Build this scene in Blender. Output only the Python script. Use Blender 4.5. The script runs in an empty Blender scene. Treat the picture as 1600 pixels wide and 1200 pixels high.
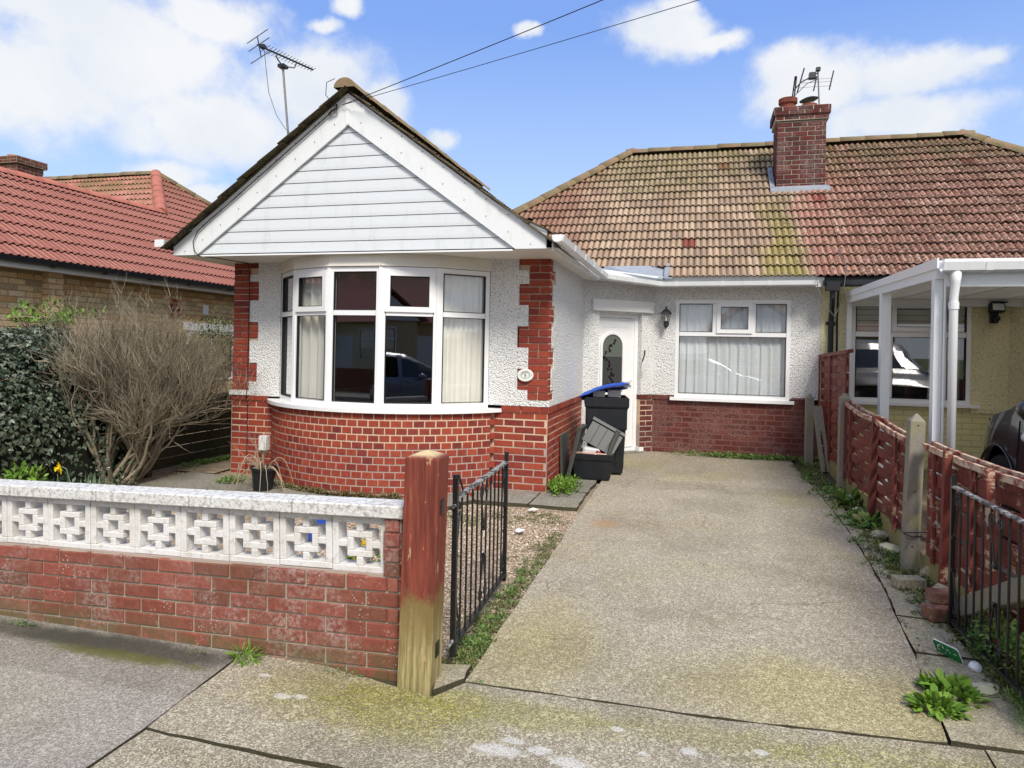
import bpy, bmesh, math, random
import numpy as np
from mathutils import Matrix, Vector, Euler, noise as mnoise
SC = bpy.context.scene
COL = SC.collection
R = math.radians
PI = math.pi
rnd = random.Random(7)

# ------------------------------------------------------------------ camera, sky, sun, exposure
CAM_YAW = 15.1
cam_d = bpy.data.cameras.new('camera')
cam = bpy.data.objects.new('camera', cam_d)
COL.objects.link(cam)
cam_d.sensor_width = 36.0
cam_d.lens = 1075.0 / 1600.0 * 36.0
cam_d.shift_y = -(600.0 - 544.2) / 1600.0
cam_d.clip_start = 0.05
cam_d.clip_end = 3000
CAM = Vector((0, 0, 1.61))
cam.matrix_world = Matrix.Translation(CAM) @ Matrix.Rotation(R(CAM_YAW), 4, 'Z') @ Matrix.Rotation(R(90), 4, 'X') @ Matrix.Rotation(math.atan(0.02), 4, 'Z')
SC.camera = cam
SC.view_settings.view_transform = 'Standard'
SC.view_settings.look = 'None'
SC.view_settings.exposure = 0.36
SC.view_settings.gamma = 1.0
SC.view_settings.use_curve_mapping = False
SUN_EL, SUN_AZ = 47.0, 30.0          # azimuth: degrees from -Y (behind the camera) towards +X
sun_vec = Vector((math.sin(R(SUN_AZ)) * math.cos(R(SUN_EL)), -math.cos(R(SUN_AZ)) * math.cos(R(SUN_EL)), math.sin(R(SUN_EL))))
sun_d = bpy.data.lights.new('sun', 'SUN')
sun_d.energy = 3.0
sun_d.angle = R(18)
sun_d.color = (1.0, 0.94, 0.84)
sun = bpy.data.objects.new('sun', sun_d)
COL.objects.link(sun)
sun.rotation_euler = sun_vec.to_track_quat('Z', 'Y').to_euler()

world = bpy.data.worlds.new('World')
SC.world = world
world.use_nodes = True


class NT:
    """small node helper"""
    def __init__(s, tree):
        s.t = tree; s.N = tree.nodes; s.L = tree.links; s._pos = None
    def put(s, sock, v):
        if v is None: return
        if isinstance(v, bpy.types.NodeSocket): s.L.new(v, sock)
        else:
            if isinstance(v, (tuple, list)) and len(v) == 3 and len(getattr(sock, 'default_value', (0, 0, 0))) == 4: v = (*v, 1)
            sock.default_value = v
    def pos(s):
        if s._pos is None: s._pos = s.N.new('ShaderNodeNewGeometry')
        return s._pos.outputs['Position']
    def isl(s):
        s.pos(); return s._pos.outputs['Random Per Island']
    def math(s, op, a, b=None, c=None, clamp=False):
        n = s.N.new('ShaderNodeMath'); n.operation = op; n.use_clamp = clamp
        s.put(n.inputs[0], a); s.put(n.inputs[1], b); s.put(n.inputs[2], c)
        return n.outputs[0]
    def vm(s, op, a, b=None):
        n = s.N.new('ShaderNodeVectorMath'); n.operation = op
        s.put(n.inputs[0], a); s.put(n.inputs[1], b)
        return n.outputs['Value'] if op in ('DOT_PRODUCT', 'LENGTH', 'DISTANCE') else n.outputs['Vector']
    def nz(s, scale, det=3, rough=.55, vec=None, dist=0, out='Fac'):
        n = s.N.new('ShaderNodeTexNoise'); n.inputs['Scale'].default_value = scale
        n.inputs['Detail'].default_value = det; n.inputs['Roughness'].default_value = rough
        n.inputs['Distortion'].default_value = dist
        s.L.new(vec if vec is not None else s.pos(), n.inputs['Vector'])
        return n.outputs[out]
    def vor(s, scale, out='Distance', feature='F1', vec=None, rand=1):
        n = s.N.new('ShaderNodeTexVoronoi'); n.feature = feature; n.inputs['Scale'].default_value = scale
        n.inputs['Randomness'].default_value = rand
        s.L.new(vec if vec is not None else s.pos(), n.inputs['Vector'])
        return n.outputs[out]
    def mr(s, v, a, b, c=0, d=1, smooth=True):
        n = s.N.new('ShaderNodeMapRange'); n.interpolation_type = 'SMOOTHSTEP' if smooth else 'LINEAR'
        s.put(n.inputs['Value'], v)
        for k, x in zip(('From Min', 'From Max', 'To Min', 'To Max'), (a, b, c, d)): n.inputs[k].default_value = x
        return n.outputs['Result']
    def ramp(s, v, st, const=False):
        n = s.N.new('ShaderNodeValToRGB'); s.put(n.inputs[0], v); cr = n.color_ramp
        if const: cr.interpolation = 'CONSTANT'
        while len(cr.elements) < len(st): cr.elements.new(0.5)
        for e, (p, c) in zip(cr.elements, st): e.position = p; e.color = (*c, 1)
        return n.outputs[0]
    def mix(s, f, a, b, mode='MIX'):
        n = s.N.new('ShaderNodeMix'); n.data_type = 'RGBA'; n.blend_type = mode
        s.put(n.inputs[0], f); s.put(n.inputs[6], a); s.put(n.inputs[7], b)
        return n.outputs[2]
    def sep(s, v=None):
        n = s.N.new('ShaderNodeSeparateXYZ'); s.L.new(v if v is not None else s.pos(), n.inputs[0]); return n.outputs
    def comb(s, x, y, z):
        n = s.N.new('ShaderNodeCombineXYZ'); s.put(n.inputs[0], x); s.put(n.inputs[1], y); s.put(n.inputs[2], z); return n.outputs[0]
    def rand(s):
        o = s.N.new('ShaderNodeObjectInfo').outputs['Random']
        return s.math('FRACT', s.math('ADD', o, s.isl()))
    def blob(s, c, r, soft=.4, wob=.25, ns=3.0):
        """soft spot round a place in the world, ragged by noise"""
        d = s.vm('SUBTRACT', s.pos(), c); d = s.vm('DIVIDE', d, r); l = s.vm('LENGTH', d)
        l = s.math('ADD', l, s.math('MULTIPLY', s.math('SUBTRACT', s.nz(ns, 4), .5), wob * 4))
        return s.mr(l, 1 - soft, 1 + soft, 1, 0)


w = NT(world.node_tree)
w.N.clear()
sky = w.N.new('ShaderNodeTexSky'); sky.sky_type = 'NISHITA'; sky.sun_disc = False
sky.sun_elevation = R(SUN_EL); sky.sun_rotation = math.atan2(sun_vec.x, sun_vec.y)
sky.altitude = 0; sky.air_density = 1.0; sky.dust_density = 0.4; sky.ozone_density = 2.5
tc = w.N.new('ShaderNodeTexCoord').outputs['Generated']
dirv = w.vm('NORMALIZE', tc)
wob = w.nz(9.0, 5, .6, vec=dirv, out='Color')
wd = w.vm('ADD', dirv, w.vm('MULTIPLY', w.vm('SUBTRACT', wob, (.5, .5, .5)), (.05, .05, .05)))
CLOUDS = [
    ((-0.661, 0.67, 0.337), (4.06, 4.008, -0.0), (2.824, -2.86, 11.232)),
    ((-0.732, 0.616, 0.292), (5.508, 6.549, -0.0), (3.217, -2.705, 13.786)),
    ((-0.605, 0.746, 0.278), (4.755, 3.854, -0.0), (3.291, -4.061, 18.093)),
    ((-0.499, 0.797, 0.341), (9.21, 5.773, -0.0), (2.887, -4.606, 14.987)),
    ((-0.423, 0.847, 0.323), (23.044, 11.509, -0.0), (3.046, -6.098, 19.942)),
    ((-0.696, 0.615, 0.371), (4.373, 4.954, -0.0), (6.436, -5.682, 21.476)),
    ((-0.58, 0.711, 0.397), (8.289, 6.754, -0.0), (6.439, -7.903, 23.548)),
    ((-0.473, 0.781, 0.408), (32.762, 19.833, -0.0), (18.499, -30.558, 79.916)),
    ((-0.436, 0.79, 0.431), (41.316, 22.788, -0.0), (14.195, -25.736, 61.492)),
    ((-0.652, 0.727, 0.215), (14.804, 13.29, -0.0), (7.387, -8.228, 50.189)),
    ((-0.344, 0.896, 0.281), (37.549, 14.425, -0.0), (6.688, -17.409, 63.574)),
    ((-0.227, 0.879, 0.419), (44.104, 11.37, -0.0), (11.269, -43.711, 97.733)),
    ((-0.634, 0.749, 0.193), (15.397, 13.036, -0.0), (7.565, -8.935, 59.381)),
    ((-0.052, 0.908, 0.415), (14.178, 0.812, -0.0), (0.682, -11.904, 26.15)),
    ((0.016, 0.916, 0.4), (24.414, -0.426, 0.0), (-0.502, -28.731, 65.817)),
    ((-0.032, 0.899, 0.438), (27.258, 0.972, -0.0), (0.958, -26.848, 55.177)),
    ((0.137, 0.93, 0.34), (11.742, -1.726, 0.0), (-0.994, -6.76, 18.902)),
    ((0.243, 0.91, 0.335), (11.073, -2.952, 0.0), (-2.709, -10.162, 29.562)),
    ((0.305, 0.889, 0.341), (32.632, -11.187, 0.0), (-7.634, -22.268, 64.852)),
    ((0.241, 0.928, 0.284), (9.251, -2.407, 0.0), (-2.198, -8.446, 29.462)),
    ((0.106, 0.926, 0.361), (20.534, -2.348, 0.0), (-1.339, -11.708, 30.431))]
dens = None
for d, a, b in CLOUDS:
    q = w.vm('SUBTRACT', wd, d)
    l = w.vm('LENGTH', w.comb(w.vm('DOT_PRODUCT', q, a), w.vm('DOT_PRODUCT', q, b), 0.0))
    front = w.math('GREATER_THAN', w.vm('DOT_PRODUCT', dirv, d), 0.3)
    v = w.math('MULTIPLY', w.math('SUBTRACT', 1.25, l), front)
    dens = v if dens is None else w.math('SMOOTH_MAX', dens, v, 0.15)
fine = w.nz(14.0, 7, .62, vec=dirv)
dens = w.math('ADD', dens, w.math('MULTIPLY', w.math('SUBTRACT', fine, .5), 1.7))
cov = w.mr(dens, -0.05, 0.85)
# broken cloud over the rest of the sky (outside the frame)
z3 = w.sep(dirv)
proj = w.vm('DIVIDE', dirv, w.comb(w.math('ADD', w.math('MAXIMUM', z3[2], 0), .25), w.math('ADD', w.math('MAXIMUM', z3[2], 0), .25), 1.0))
cov2 = w.mr(w.nz(1.6, 7, .6, vec=proj), .36, .52)
fwd = w.vm('DOT_PRODUCT', dirv, (-math.sin(R(CAM_YAW)) * .93, math.cos(R(CAM_YAW)) * .93, .36))
cov2 = w.math('MULTIPLY', cov2, w.mr(fwd, .60, .45))
cov = w.math('MAXIMUM', cov, cov2)
cshade = w.ramp(w.nz(5.0, 5, .55, vec=dirv), [(.35, (6.2, 6.6, 7.2)), (.62, (7.3, 7.4, 7.5))])
blue = w.mix(1.0, sky.outputs[0], (1.25, 1.5, 2.1), 'MULTIPLY')
zen = w.ramp(w.math('MULTIPLY', z3[2], 1.0), [(0.0, (5.8, 6.8, 8.2)), (.16, (4.4, 5.9, 8.1)), (.42, (1.9, 3.3, 7.0)), (1.0, (1.1, 2.2, 5.8))])
blue = w.mix(0.88, blue, zen)
hazeband = w.mr(z3[2], 0.0, 0.10, .35, 0)
skyc = w.mix(w.math('MULTIPLY', cov, .97), blue, cshade)
bg = w.N.new('ShaderNodeBackground'); bg.inputs['Strength'].default_value = 0.1
w.L.new(skyc, bg.inputs['Color'])
wo = w.N.new('ShaderNodeOutputWorld'); w.L.new(bg.outputs[0], wo.inputs['Surface'])

# ------------------------------------------------------------------ materials
MATS = {}
def mat(name, fn, rough=.8, spec=.3, metal=0.0, coat=0.0):
    m = bpy.data.materials.new(name); m.use_nodes = True
    t = NT(m.node_tree); bs = t.N['Principled BSDF']
    bs.inputs['Roughness'].default_value = rough; bs.inputs['Specular IOR Level'].default_value = spec
    bs.inputs['Metallic'].default_value = metal; bs.inputs['Coat Weight'].default_value = coat
    if coat: bs.inputs['Coat Roughness'].default_value = .04
    r = fn(t)
    if isinstance(r, dict):
        for k, v in r.items():
            if k == 'bump':
                h, st, di = v
                b = t.N.new('ShaderNodeBump'); b.inputs['Strength'].default_value = st; b.inputs['Distance'].default_value = di
                t.L.new(h, b.inputs['Height']); t.L.new(b.outputs[0], bs.inputs['Normal'])
            else: t.put(bs.inputs[k], v)
    else: t.put(bs.inputs['Base Color'], r)
    MATS[name] = m
    return m
BC = 'Base Color'

def brick_fn(cols, bloom=.0, moss=0.0, dark=.25, mossz=None):
    def f(t):
        r = t.rand()
        c = t.ramp(r, [(i / (len(cols) - 1), k) for i, k in enumerate(cols)])
        n = t.nz(28, 5, .65)
        c = t.mix(t.mr(n, .25, .75, 0, .7), c, t.mix(1.0, c, (.55, .5, .5), 'MULTIPLY'))
        c = t.mix(t.mr(t.nz(140, 3), .55, .75, 0, .35), c, (.10, .05, .04))
        if bloom:
            b = t.math('MULTIPLY', t.mr(t.nz(3.1, 3), .42, .62), t.mr(t.nz(45, 4, .7), .40, .66))
            c = t.mix(t.math('MULTIPLY', b, bloom), c, (.55, .47, .44))
            sp = t.math('MULTIPLY', t.mr(t.vor(60), .0, .34, 1, 0), t.mr(t.nz(4.2, 4), .5, .66))
            c = t.mix(t.math('MULTIPLY', sp, .85), c, (.74, .72, .66))
        if moss:
            zz = t.sep()[2]
            g = t.math('MULTIPLY', t.mr(zz, mossz, -0.02), t.mr(t.nz(7, 4), .3, .6))
            c = t.mix(t.math('MULTIPLY', g, moss), c, (.11, .11, .045))
        return {BC: c, 'bump': (t.nz(120, 4, .7), .35, .004)}
    return f
mat('brick red', brick_fn([(.20, .035, .03), (.38, .07, .038), (.30, .05, .033), (.44, .09, .045), (.24, .04, .034), (.40, .075, .04), (.34, .055, .035)]), .75)
mat('brick garden wall', brick_fn([(.25, .08, .055), (.32, .095, .065), (.19, .08, .05), (.35, .12, .085), (.28, .075, .05), (.23, .095, .06)], bloom=.42, moss=.75, mossz=.2), .8)
mat('brick dark', brick_fn([(.10, .026, .022), (.155, .036, .028), (.12, .03, .025), (.18, .042, .032)], bloom=.2), .8)
mat('brick stock', brick_fn([(.72, .51, .24), (.80, .63, .37), (.58, .40, .20), (.82, .67, .42), (.66, .38, .16), (.76, .59, .33), (.36, .26, .16)]), .85)
mat('brick chimney', brick_fn([(.09, .022, .02), (.13, .028, .024), (.065, .024, .023), (.15, .034, .028)], bloom=.25), .85)
mat('brick cream', lambda t: {BC: t.mix(t.mr(t.nz(3, 3), .3, .7), (.72, .66, .36), (.64, .57, .29)), 'bump': (t.nz(50, 4), .3, .004)}, .6)

def mortar(a, b):
    return lambda t: {BC: t.mix(t.nz(5, 4), a, b), 'bump': (t.nz(150, 3), .5, .003)}
mat('mortar', lambda t: {BC: t.mix(t.mr(t.math('ADD', t.sep()[2], t.math('MULTIPLY', t.nz(2.2, 3), .25)), .66, .72), t.mix(t.nz(5, 4), (.50, .40, .34), (.33, .27, .24)), t.mix(t.nz(6, 4), (.70, .54, .39), (.55, .42, .31))), 'bump': (t.nz(150, 3), .5, .003)}, .95)
mat('mortar stock', mortar((.40, .30, .17), (.26, .19, .11)), .95)
mat('canopy sheet', lambda t: {BC: (.80, .80, .76), 'Transmission Weight': 0.0, 'Subsurface Weight': 0.0, 'Alpha': .75}, .5)
mat('mortar grey', mortar((.48, .42, .33), (.27, .24, .18)), .95)
mat('mortar dark', mortar((.24, .12, .10), (.13, .06, .05)), .95)
mat('mortar cream', mortar((.60, .54, .28), (.5, .45, .24)), .9)

def dash(col, dark, sc=75):
    def f(t):
        v = t.vor(sc); v2 = t.vor(sc * .55, vec=t.vm('ADD', t.pos(), (3.3, 1.7, .4)))
        n = t.nz(sc * .8, 3, .7)
        pit = t.math('MULTIPLY', t.mr(v, .42, .75), t.mr(n, .42, .62))
        c = t.mix(t.math('MULTIPLY', pit, .85), col, dark)
        c = t.mix(t.mr(t.nz(1.3, 4), .45, .8, 0, .25), c, tuple(x * .75 for x in col))
        h = t.math('SUBTRACT', 1, t.math('ADD', v, t.math('MULTIPLY', v2, .5)))
        return {BC: c, 'bump': (h, 1.0, .012)}
    return f
mat('white pebbledash', dash((.84, .84, .83), (.30, .29, .27), 66), .9)
mat('cream pebbledash', dash((.82, .76, .48), (.56, .48, .24), 46), .9)
mat('white paint', lambda t: {BC: t.mix(t.mr(t.nz(6, 5), .5, .8, 0, .35), (.82, .82, .82), (.66, .65, .62)), 'bump': (t.nz(60, 3), .15, .003)}, .55)

def upvc(t):
    p = t.sep()
    st = t.nz(1.0, 5, .7, vec=t.comb(t.math('MULTIPLY', p[0], 9), p[1], t.math('MULTIPLY', p[2], 2.2)))
    sp = t.math('MULTIPLY', t.mr(t.nz(60, 3), .64, .72), t.mr(t.nz(3, 2), .52, .66))
    c = t.mix(t.mr(st, .5, .8, 0, .45), (.80, .82, .83), (.52, .55, .50))
    return {BC: t.mix(t.math('MULTIPLY', sp, .7), c, (.22, .22, .2)), 'Roughness': t.mr(st, .3, .8, .3, .55)}
mat('white plastic', upvc, .35, .5)
mat('white cladding', lambda t: {BC: t.mix(1, upvc(t)[BC], (.86, .88, .90), 'MULTIPLY')}, .4, .4)
mat('frame plastic', lambda t: t.mix(t.mr(t.nz(8, 4), .5, .9, 0, .2), (.86, .86, .87), (.7, .7, .68)), .3, .5)
mat('cream soffit', lambda t: t.mix(t.mr(t.nz(3, 4), .4, .8, 0, .4), (.82, .79, .72), (.65, .6, .52)), .45)
mat('rubber seal', lambda t: (.012, .012, .014), .6)
mat('black iron', lambda t: {BC: t.mix(t.mr(t.nz(40, 3), .62, .75), (.012, .012, .014), (.08, .05, .035)), 'bump': (t.nz(90, 2), .2, .002)}, .38, .5)
mat('worn iron', lambda t: t.mix(t.mr(t.nz(25, 4), .42, .58), (.03, .03, .032), (.33, .33, .32)), .45, .5)
mat('black plastic', lambda t: t.mix(t.mr(t.nz(9, 4), .45, .8, 0, .4), (.012, .014, .018), (.032, .036, .042)), .42, .4)
mat('grey plastic', lambda t: t.mix(t.nz(20, 4), (.10, .10, .09), (.05, .05, .046)), .6)
mat('blue plastic', lambda t: t.mix(t.mr(t.nz(14, 3), .4, .7, 0, .4), (.03, .10, .50), (.02, .06, .30)), .35, .5)
mat('white tub', lambda t: (.62, .62, .62), .3)
mat('pink plastic', lambda t: (.62, .38, .30), .4)
mat('red plastic', lambda t: (.5, .02, .03), .4)
mat('terracotta', lambda t: t.mix(t.nz(9, 4), (.50, .11, .045), (.36, .09, .05)), .8)
mat('orange plastic', lambda t: (.62, .13, .03), .45)
mat('yellow plastic', lambda t: (.62, .38, .04), .5)
mat('lead', lambda t: {BC: t.mix(t.nz(7, 4), (.42, .46, .52), (.25, .27, .31)), 'bump': (t.nz(25, 3), .3, .006)}, .5, .4, .3)
mat('galvanised', lambda t: t.mix(t.nz(30, 3), (.30, .30, .30), (.14, .13, .12)), .45, .5, .5)
mat('aluminium dark', lambda t: (.06, .06, .065), .4, .5, .6)
mat('cable black', lambda t: (.012, .012, .013), .6)
mat('cable grey', lambda t: (.16, .16, .17), .6)

def glass(t):
    return (1, 1, 1)
def make_glass(name, tint, boost):
    m = bpy.data.materials.new(name); m.use_nodes = True
    t = NT(m.node_tree); t.N.clear()
    tr = t.N.new('ShaderNodeBsdfTransparent'); tr.inputs[0].default_value = (*tint, 1)
    gl = t.N.new('ShaderNodeBsdfGlossy'); gl.inputs['Roughness'].default_value = .0
    gl.inputs[0].default_value = (.95, .97, 1, 1)
    bp = t.N.new('ShaderNodeBump'); bp.inputs['Strength'].default_value = .012; bp.inputs['Distance'].default_value = .05
    t.L.new(t.nz(1.4, 1), bp.inputs['Height']); t.L.new(bp.outputs[0], gl.inputs['Normal'])
    fr = t.N.new('ShaderNodeFresnel'); fr.inputs['IOR'].default_value = 1.52
    t.pos(); f = t.math('MINIMUM', t.math('MULTIPLY', fr.outputs[0], boost), 1.0)
    f = t.math('MULTIPLY', f, t.math('SUBTRACT', 1.0, t._pos.outputs['Backfacing']))
    mx = t.N.new('ShaderNodeMixShader'); t.L.new(f, mx.inputs[0]); t.L.new(tr.outputs[0], mx.inputs[1]); t.L.new(gl.outputs[0], mx.inputs[2])
    o = t.N.new('ShaderNodeOutputMaterial'); t.L.new(mx.outputs[0], o.inputs[0])
    MATS[name] = m
make_glass('window glass', (.975, .98, .98), 3.2)
make_glass('clear glass', (.92, .94, .93), 1.6)
make_glass('car glass', (.14, .16, .17), 2.2)

def curtain(col):
    def f(t):
        return {BC: t.mix(t.nz(3, 3), col, tuple(x * .85 for x in col)), 'Subsurface Weight': 0.0}
    return f
mat('curtain cream', curtain((.95, .93, .86)), .9)
mat('curtain grey', curtain((.88, .88, .84)), .9)
mat('blind', curtain((.62, .60, .50)), .9)
def net(t):
    sp = t.mr(t.vor(26), .10, .16, 1, 0)
    return {BC: t.mix(sp, (.86, .89, .90), (.95, .96, .97)), 'Alpha': t.math('MAXIMUM', t.mr(t.nz(300, 1), .35, .6, .62, .92), sp)}
mat('net curtain', net, .9)
mat('purple cloth', curtain((.05, .015, .03)), .9)
mat('room', lambda t: (.20, .17, .14), .9)
mat('dark door glass', lambda t: t.mix(t.mr(t.sep()[2], 1.52, 1.521), (.055, .06, .062), (.12, .14, .12)), .08, .5)
mat('leaf print', lambda t: (.012, .004, .008), .3)

# roof tiles: tan on the left, pink and mossy on the right, as they weather
def tile_main(t):
    p = t.sep(); r = t.rand()
    c = t.ramp(r, [(0, (.38, .27, .18)), (.25, (.50, .37, .26)), (.5, (.43, .31, .22)), (.75, (.33, .24, .175)), (1, (.53, .41, .29))])
    pink = t.ramp(r, [(0, (.35, .17, .125)), (.3, (.47, .26, .19)), (.6, (.40, .21, .155)), (1, (.53, .32, .24))])
    xw = t.math('ADD', p[0], t.math('MULTIPLY', t.math('SUBTRACT', t.nz(1.5, 3), .5), .8))
    c = t.mix(t.mr(xw, 1.2, 2.0), c, pink)
    c = t.mix(t.math('MULTIPLY', t.mr(xw, -1.2, -2.4), .65), c, (.24, .09, .06))
    # odd replaced tiles
    c = t.mix(t.math('GREATER_THAN', r, .994), c, (.26, .075, .055))
    # red strip at the party line
    rs = t.math('MULTIPLY', t.mr(xw, 1.3, 1.5), t.mr(xw, 1.9, 1.65))
    rs = t.math('MULTIPLY', rs, t.mr(p[2], 4.6, 4.0))
    c = t.mix(t.math('MULTIPLY', t.math('MULTIPLY', rs, t.mr(t.nz(5, 4), .3, .6)), .45), c, (.50, .18, .15))
    # yellow green moss strip below the chimney, and near the ridge on the left
    ms = t.math('MULTIPLY', t.mr(xw, .75, .98), t.mr(xw, 1.42, 1.2)); ms = t.math('MULTIPLY', ms, t.mr(p[2], 4.5, 3.2))
    ms = t.math('MULTIPLY', ms, t.mr(t.nz(6, 5, .7), .30, .5))
    mr_ = t.math('MULTIPLY', t.mr(p[2], 4.1, 5.2), t.mr(t.nz(3.1, 5, .7), .36, .56))
    ml = t.math('MULTIPLY', t.blob((-.6, 12.4, 4.7), (1.1, 1.2, .8)), t.mr(t.nz(8, 4), .35, .6))
    c = t.mix(t.math('MULTIPLY', ms, .68), c, (.33, .29, .07))
    c = t.mix(t.math('MULTIPLY', t.math('MAXIMUM', mr_, ml), .7), c, (.20, .185, .07))
    # dark lichen blotches, dense on the right
    dn = t.nz(26, 4, .7)
    th = t.mr(xw, 0.2, 2.4, .62, .485, smooth=False)
    blot = t.mr(t.math('SUBTRACT', dn, th), 0, .05)
    blot = t.math('MULTIPLY', blot, t.mr(t.nz(1.9, 3), .22, .42))
    c = t.mix(t.math('MULTIPLY', blot, .85), c, (.045, .035, .028))
    c = t.mix(t.mr(t.nz(2.2, 4), .45, .8, 0, .5), c, t.mix(1, c, (.55, .55, .5), 'MULTIPLY'))
    return {BC: c, 'bump': (t.nz(90, 4, .7), .5, .006)}
mat('roof tile weathered', tile_main, .9)
def tile_red(t):
    r = t.rand(); p = t.sep()
    c = t.ramp(r, [(0, (.48, .21, .165)), (.5, (.56, .26, .205)), (1, (.43, .18, .145))])
    g = t.math('MULTIPLY', t.mr(p[2], 3.9, 5.0), t.mr(t.nz(1.6, 4), .35, .55))
    c = t.mix(t.math('MULTIPLY', g, .8), c, (.20, .15, .06))
    c = t.mix(t.mr(t.nz(20, 4), .55, .75, 0, .5), c, (.2, .07, .05))
    return {BC: c, 'bump': (t.nz(80, 4), .4, .004)}
mat('roof tile red', tile_red, .85)
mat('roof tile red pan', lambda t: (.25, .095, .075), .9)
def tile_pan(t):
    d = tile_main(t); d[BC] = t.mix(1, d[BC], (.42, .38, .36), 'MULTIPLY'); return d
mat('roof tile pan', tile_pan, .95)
mat('roof tile mossy', lambda t: {BC: t.mix(t.mr(t.nz(14, 5, .7), .4, .6), (.065, .05, .035), (.12, .105, .05)), 'bump': (t.nz(50, 4), .8, .012)}, .95)
def ridge_fn(t):
    c = t.mix(t.mr(t.nz(7, 5, .7), .38, .62), (.30, .19, .12), (.20, .18, .09))
    return {BC: t.mix(t.mr(t.nz(40, 4), .55, .7, 0, .6), c, (.07, .06, .05)), 'bump': (t.nz(60, 4), .5, .006)}
mat('ridge tile old', ridge_fn, .9)
mat('ridge tile red', lambda t: {BC: t.mix(t.mr(t.nz(6, 4), .4, .7), (.44, .16, .12), (.34, .13, .10)), 'bump': (t.nz(60, 4), .4, .004)}, .85)
mat('tile lap dark', lambda t: {BC: t.mix(t.nz(30, 3), (.04, .03, .022), (.12, .08, .05))}, .95)  # darker brown given to the front edge of each roof tile
mat('roof felt', lambda t: (.03, .026, .022), .95)

# ground
def aggregate(base, dark, light, algae=.5, stain=.4, extra=None):
    def f(t):
        v = t.vor(170, 'Color'); vs = t.sep(v)
        n = t.nz(180, 3, .7)
        c = t.mix(t.mr(vs[0], .25, .95, 0, 1), dark, base)
        c = t.mix(t.mr(vs[1], .80, .92, 0, .9), c, light)
        v2 = t.sep(t.vor(62, 'Color'))
        c = t.mix(t.mr(v2[0], .90, .97, 0, .55), c, light)
        c = t.mix(t.mr(v2[1], .90, .97, 0, .55), c, dark)
        c = t.mix(t.mr(n, .3, .7, 0, .4), c, tuple(x * .62 for x in base))
        c = t.mix(t.math('MULTIPLY', t.mr(t.nz(1.1, 5, .6), .42, .68), stain), c, t.mix(1, c, (.55, .54, .50), 'MULTIPLY'))
        c = t.mix(t.math('MULTIPLY', t.mr(t.nz(.75, 4, .6), .50, .70), algae), c, t.mix(1, c, (.90, .92, .45), 'MULTIPLY'))
        if extra: c = extra(t, c)
        h = t.math('ADD', t.math('MULTIPLY', t.vor(135), -1), t.math('MULTIPLY', n, .6))
        return {BC: c, 'bump': (h, .55, .006)}
    return f
def ex_drive(t, c):
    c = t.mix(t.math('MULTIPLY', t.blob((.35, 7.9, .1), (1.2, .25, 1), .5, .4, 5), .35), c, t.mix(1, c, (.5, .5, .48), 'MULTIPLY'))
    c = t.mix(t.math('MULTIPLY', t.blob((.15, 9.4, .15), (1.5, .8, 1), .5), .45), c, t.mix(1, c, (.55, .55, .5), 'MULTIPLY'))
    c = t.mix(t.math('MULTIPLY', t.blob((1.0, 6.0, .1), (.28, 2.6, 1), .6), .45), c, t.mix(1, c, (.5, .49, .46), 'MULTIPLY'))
    cr_ = t.math('MULTIPLY', t.mr(t.vor(1.1, feature='DISTANCE_TO_EDGE', vec=t.vm('ADD', t.pos(), t.vm('MULTIPLY', t.nz(5, 4, out='Color'), (.22, .22, .22)))), .0, .006, 1, 0), t.mr(t.nz(.6, 2), .5, .56))
    c = t.mix(t.math('MULTIPLY', cr_, .75), c, (.07, .06, .045))
    deb = t.math('MULTIPLY', t.mr(t.math('ADD', t.vor(15), t.math('MULTIPLY', t.nz(60, 3), .12)), .12, .16, 1, 0), t.mr(t.nz(1.6, 3), .42, .52))
    c = t.mix(t.math('MULTIPLY', deb, .9), c, (.05, .04, .03))
    c = t.mix(t.math('MULTIPLY', t.blob((-.76, 6.1, .1), (.12, .12, 1), .6, .2, 9), .5), c, (.42, .22, .08))
    c = t.mix(t.math('MULTIPLY', t.blob((.75, 3.45, 0), (.9, .35, 1), .6), .5), c, t.mix(1, c, (.95, .95, .42), 'MULTIPLY'))
    c = t.mix(t.math('MULTIPLY', t.blob((-.8, 3.6, 0), (.35, .6, 1), .6), .5), c, t.mix(1, c, (.9, .9, .45), 'MULTIPLY'))
    return c
mat('drive concrete', aggregate((.54, .47, .36), (.26, .22, .16), (.76, .69, .56), .45, .45, ex_drive), .9)
def ex_pave(t, c):
    for (x, y, rx, ry, k) in [(-1.25, 2.82, .38, .22, .85), (-1.75, 2.85, .25, .2, .5), (-.8, 2.95, .5, .12, .6), (.9, 2.95, .6, .2, .6), (.1, 3.0, .5, .1, .4)]:
        c = t.mix(t.math('MULTIPLY', t.math('MULTIPLY', t.blob((x, y, 0), (rx, ry, 1), .55, .35, 9), t.mr(t.nz(70, 4, .7), .33, .58)), k), c, t.mix(1, c, (.80, .84, .22), 'MULTIPLY'))
    for (x, y, rx, ry) in [(-.74, 2.655, .10, .04), (-.70, 2.735, .05, .02), (-.58, 2.70, .045, .03), (-.45, 2.65, .07, .035), (.0, 2.87, .035, .025), (.28, 2.95, .03, .02), (-.3, 2.95, .03, .02), (-1.80, 2.77, .045, .022), (-1.72, 2.79, .03, .02), (-2.0, 2.92, .03, .015), (-.18, 2.8, .02, .015)]:
        c = t.mix(t.math('MULTIPLY', t.blob((x, y, 0), (rx, ry, 1), .3, .35, 30), t.mr(t.nz(120, 4, .7), .36, .56, .1, .85)), c, (.66, .64, .60))
    return c
mat('pavement concrete', aggregate((.50, .44, .325), (.22, .19, .14), (.74, .67, .52), .5, .55, ex_pave), .9)
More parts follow.
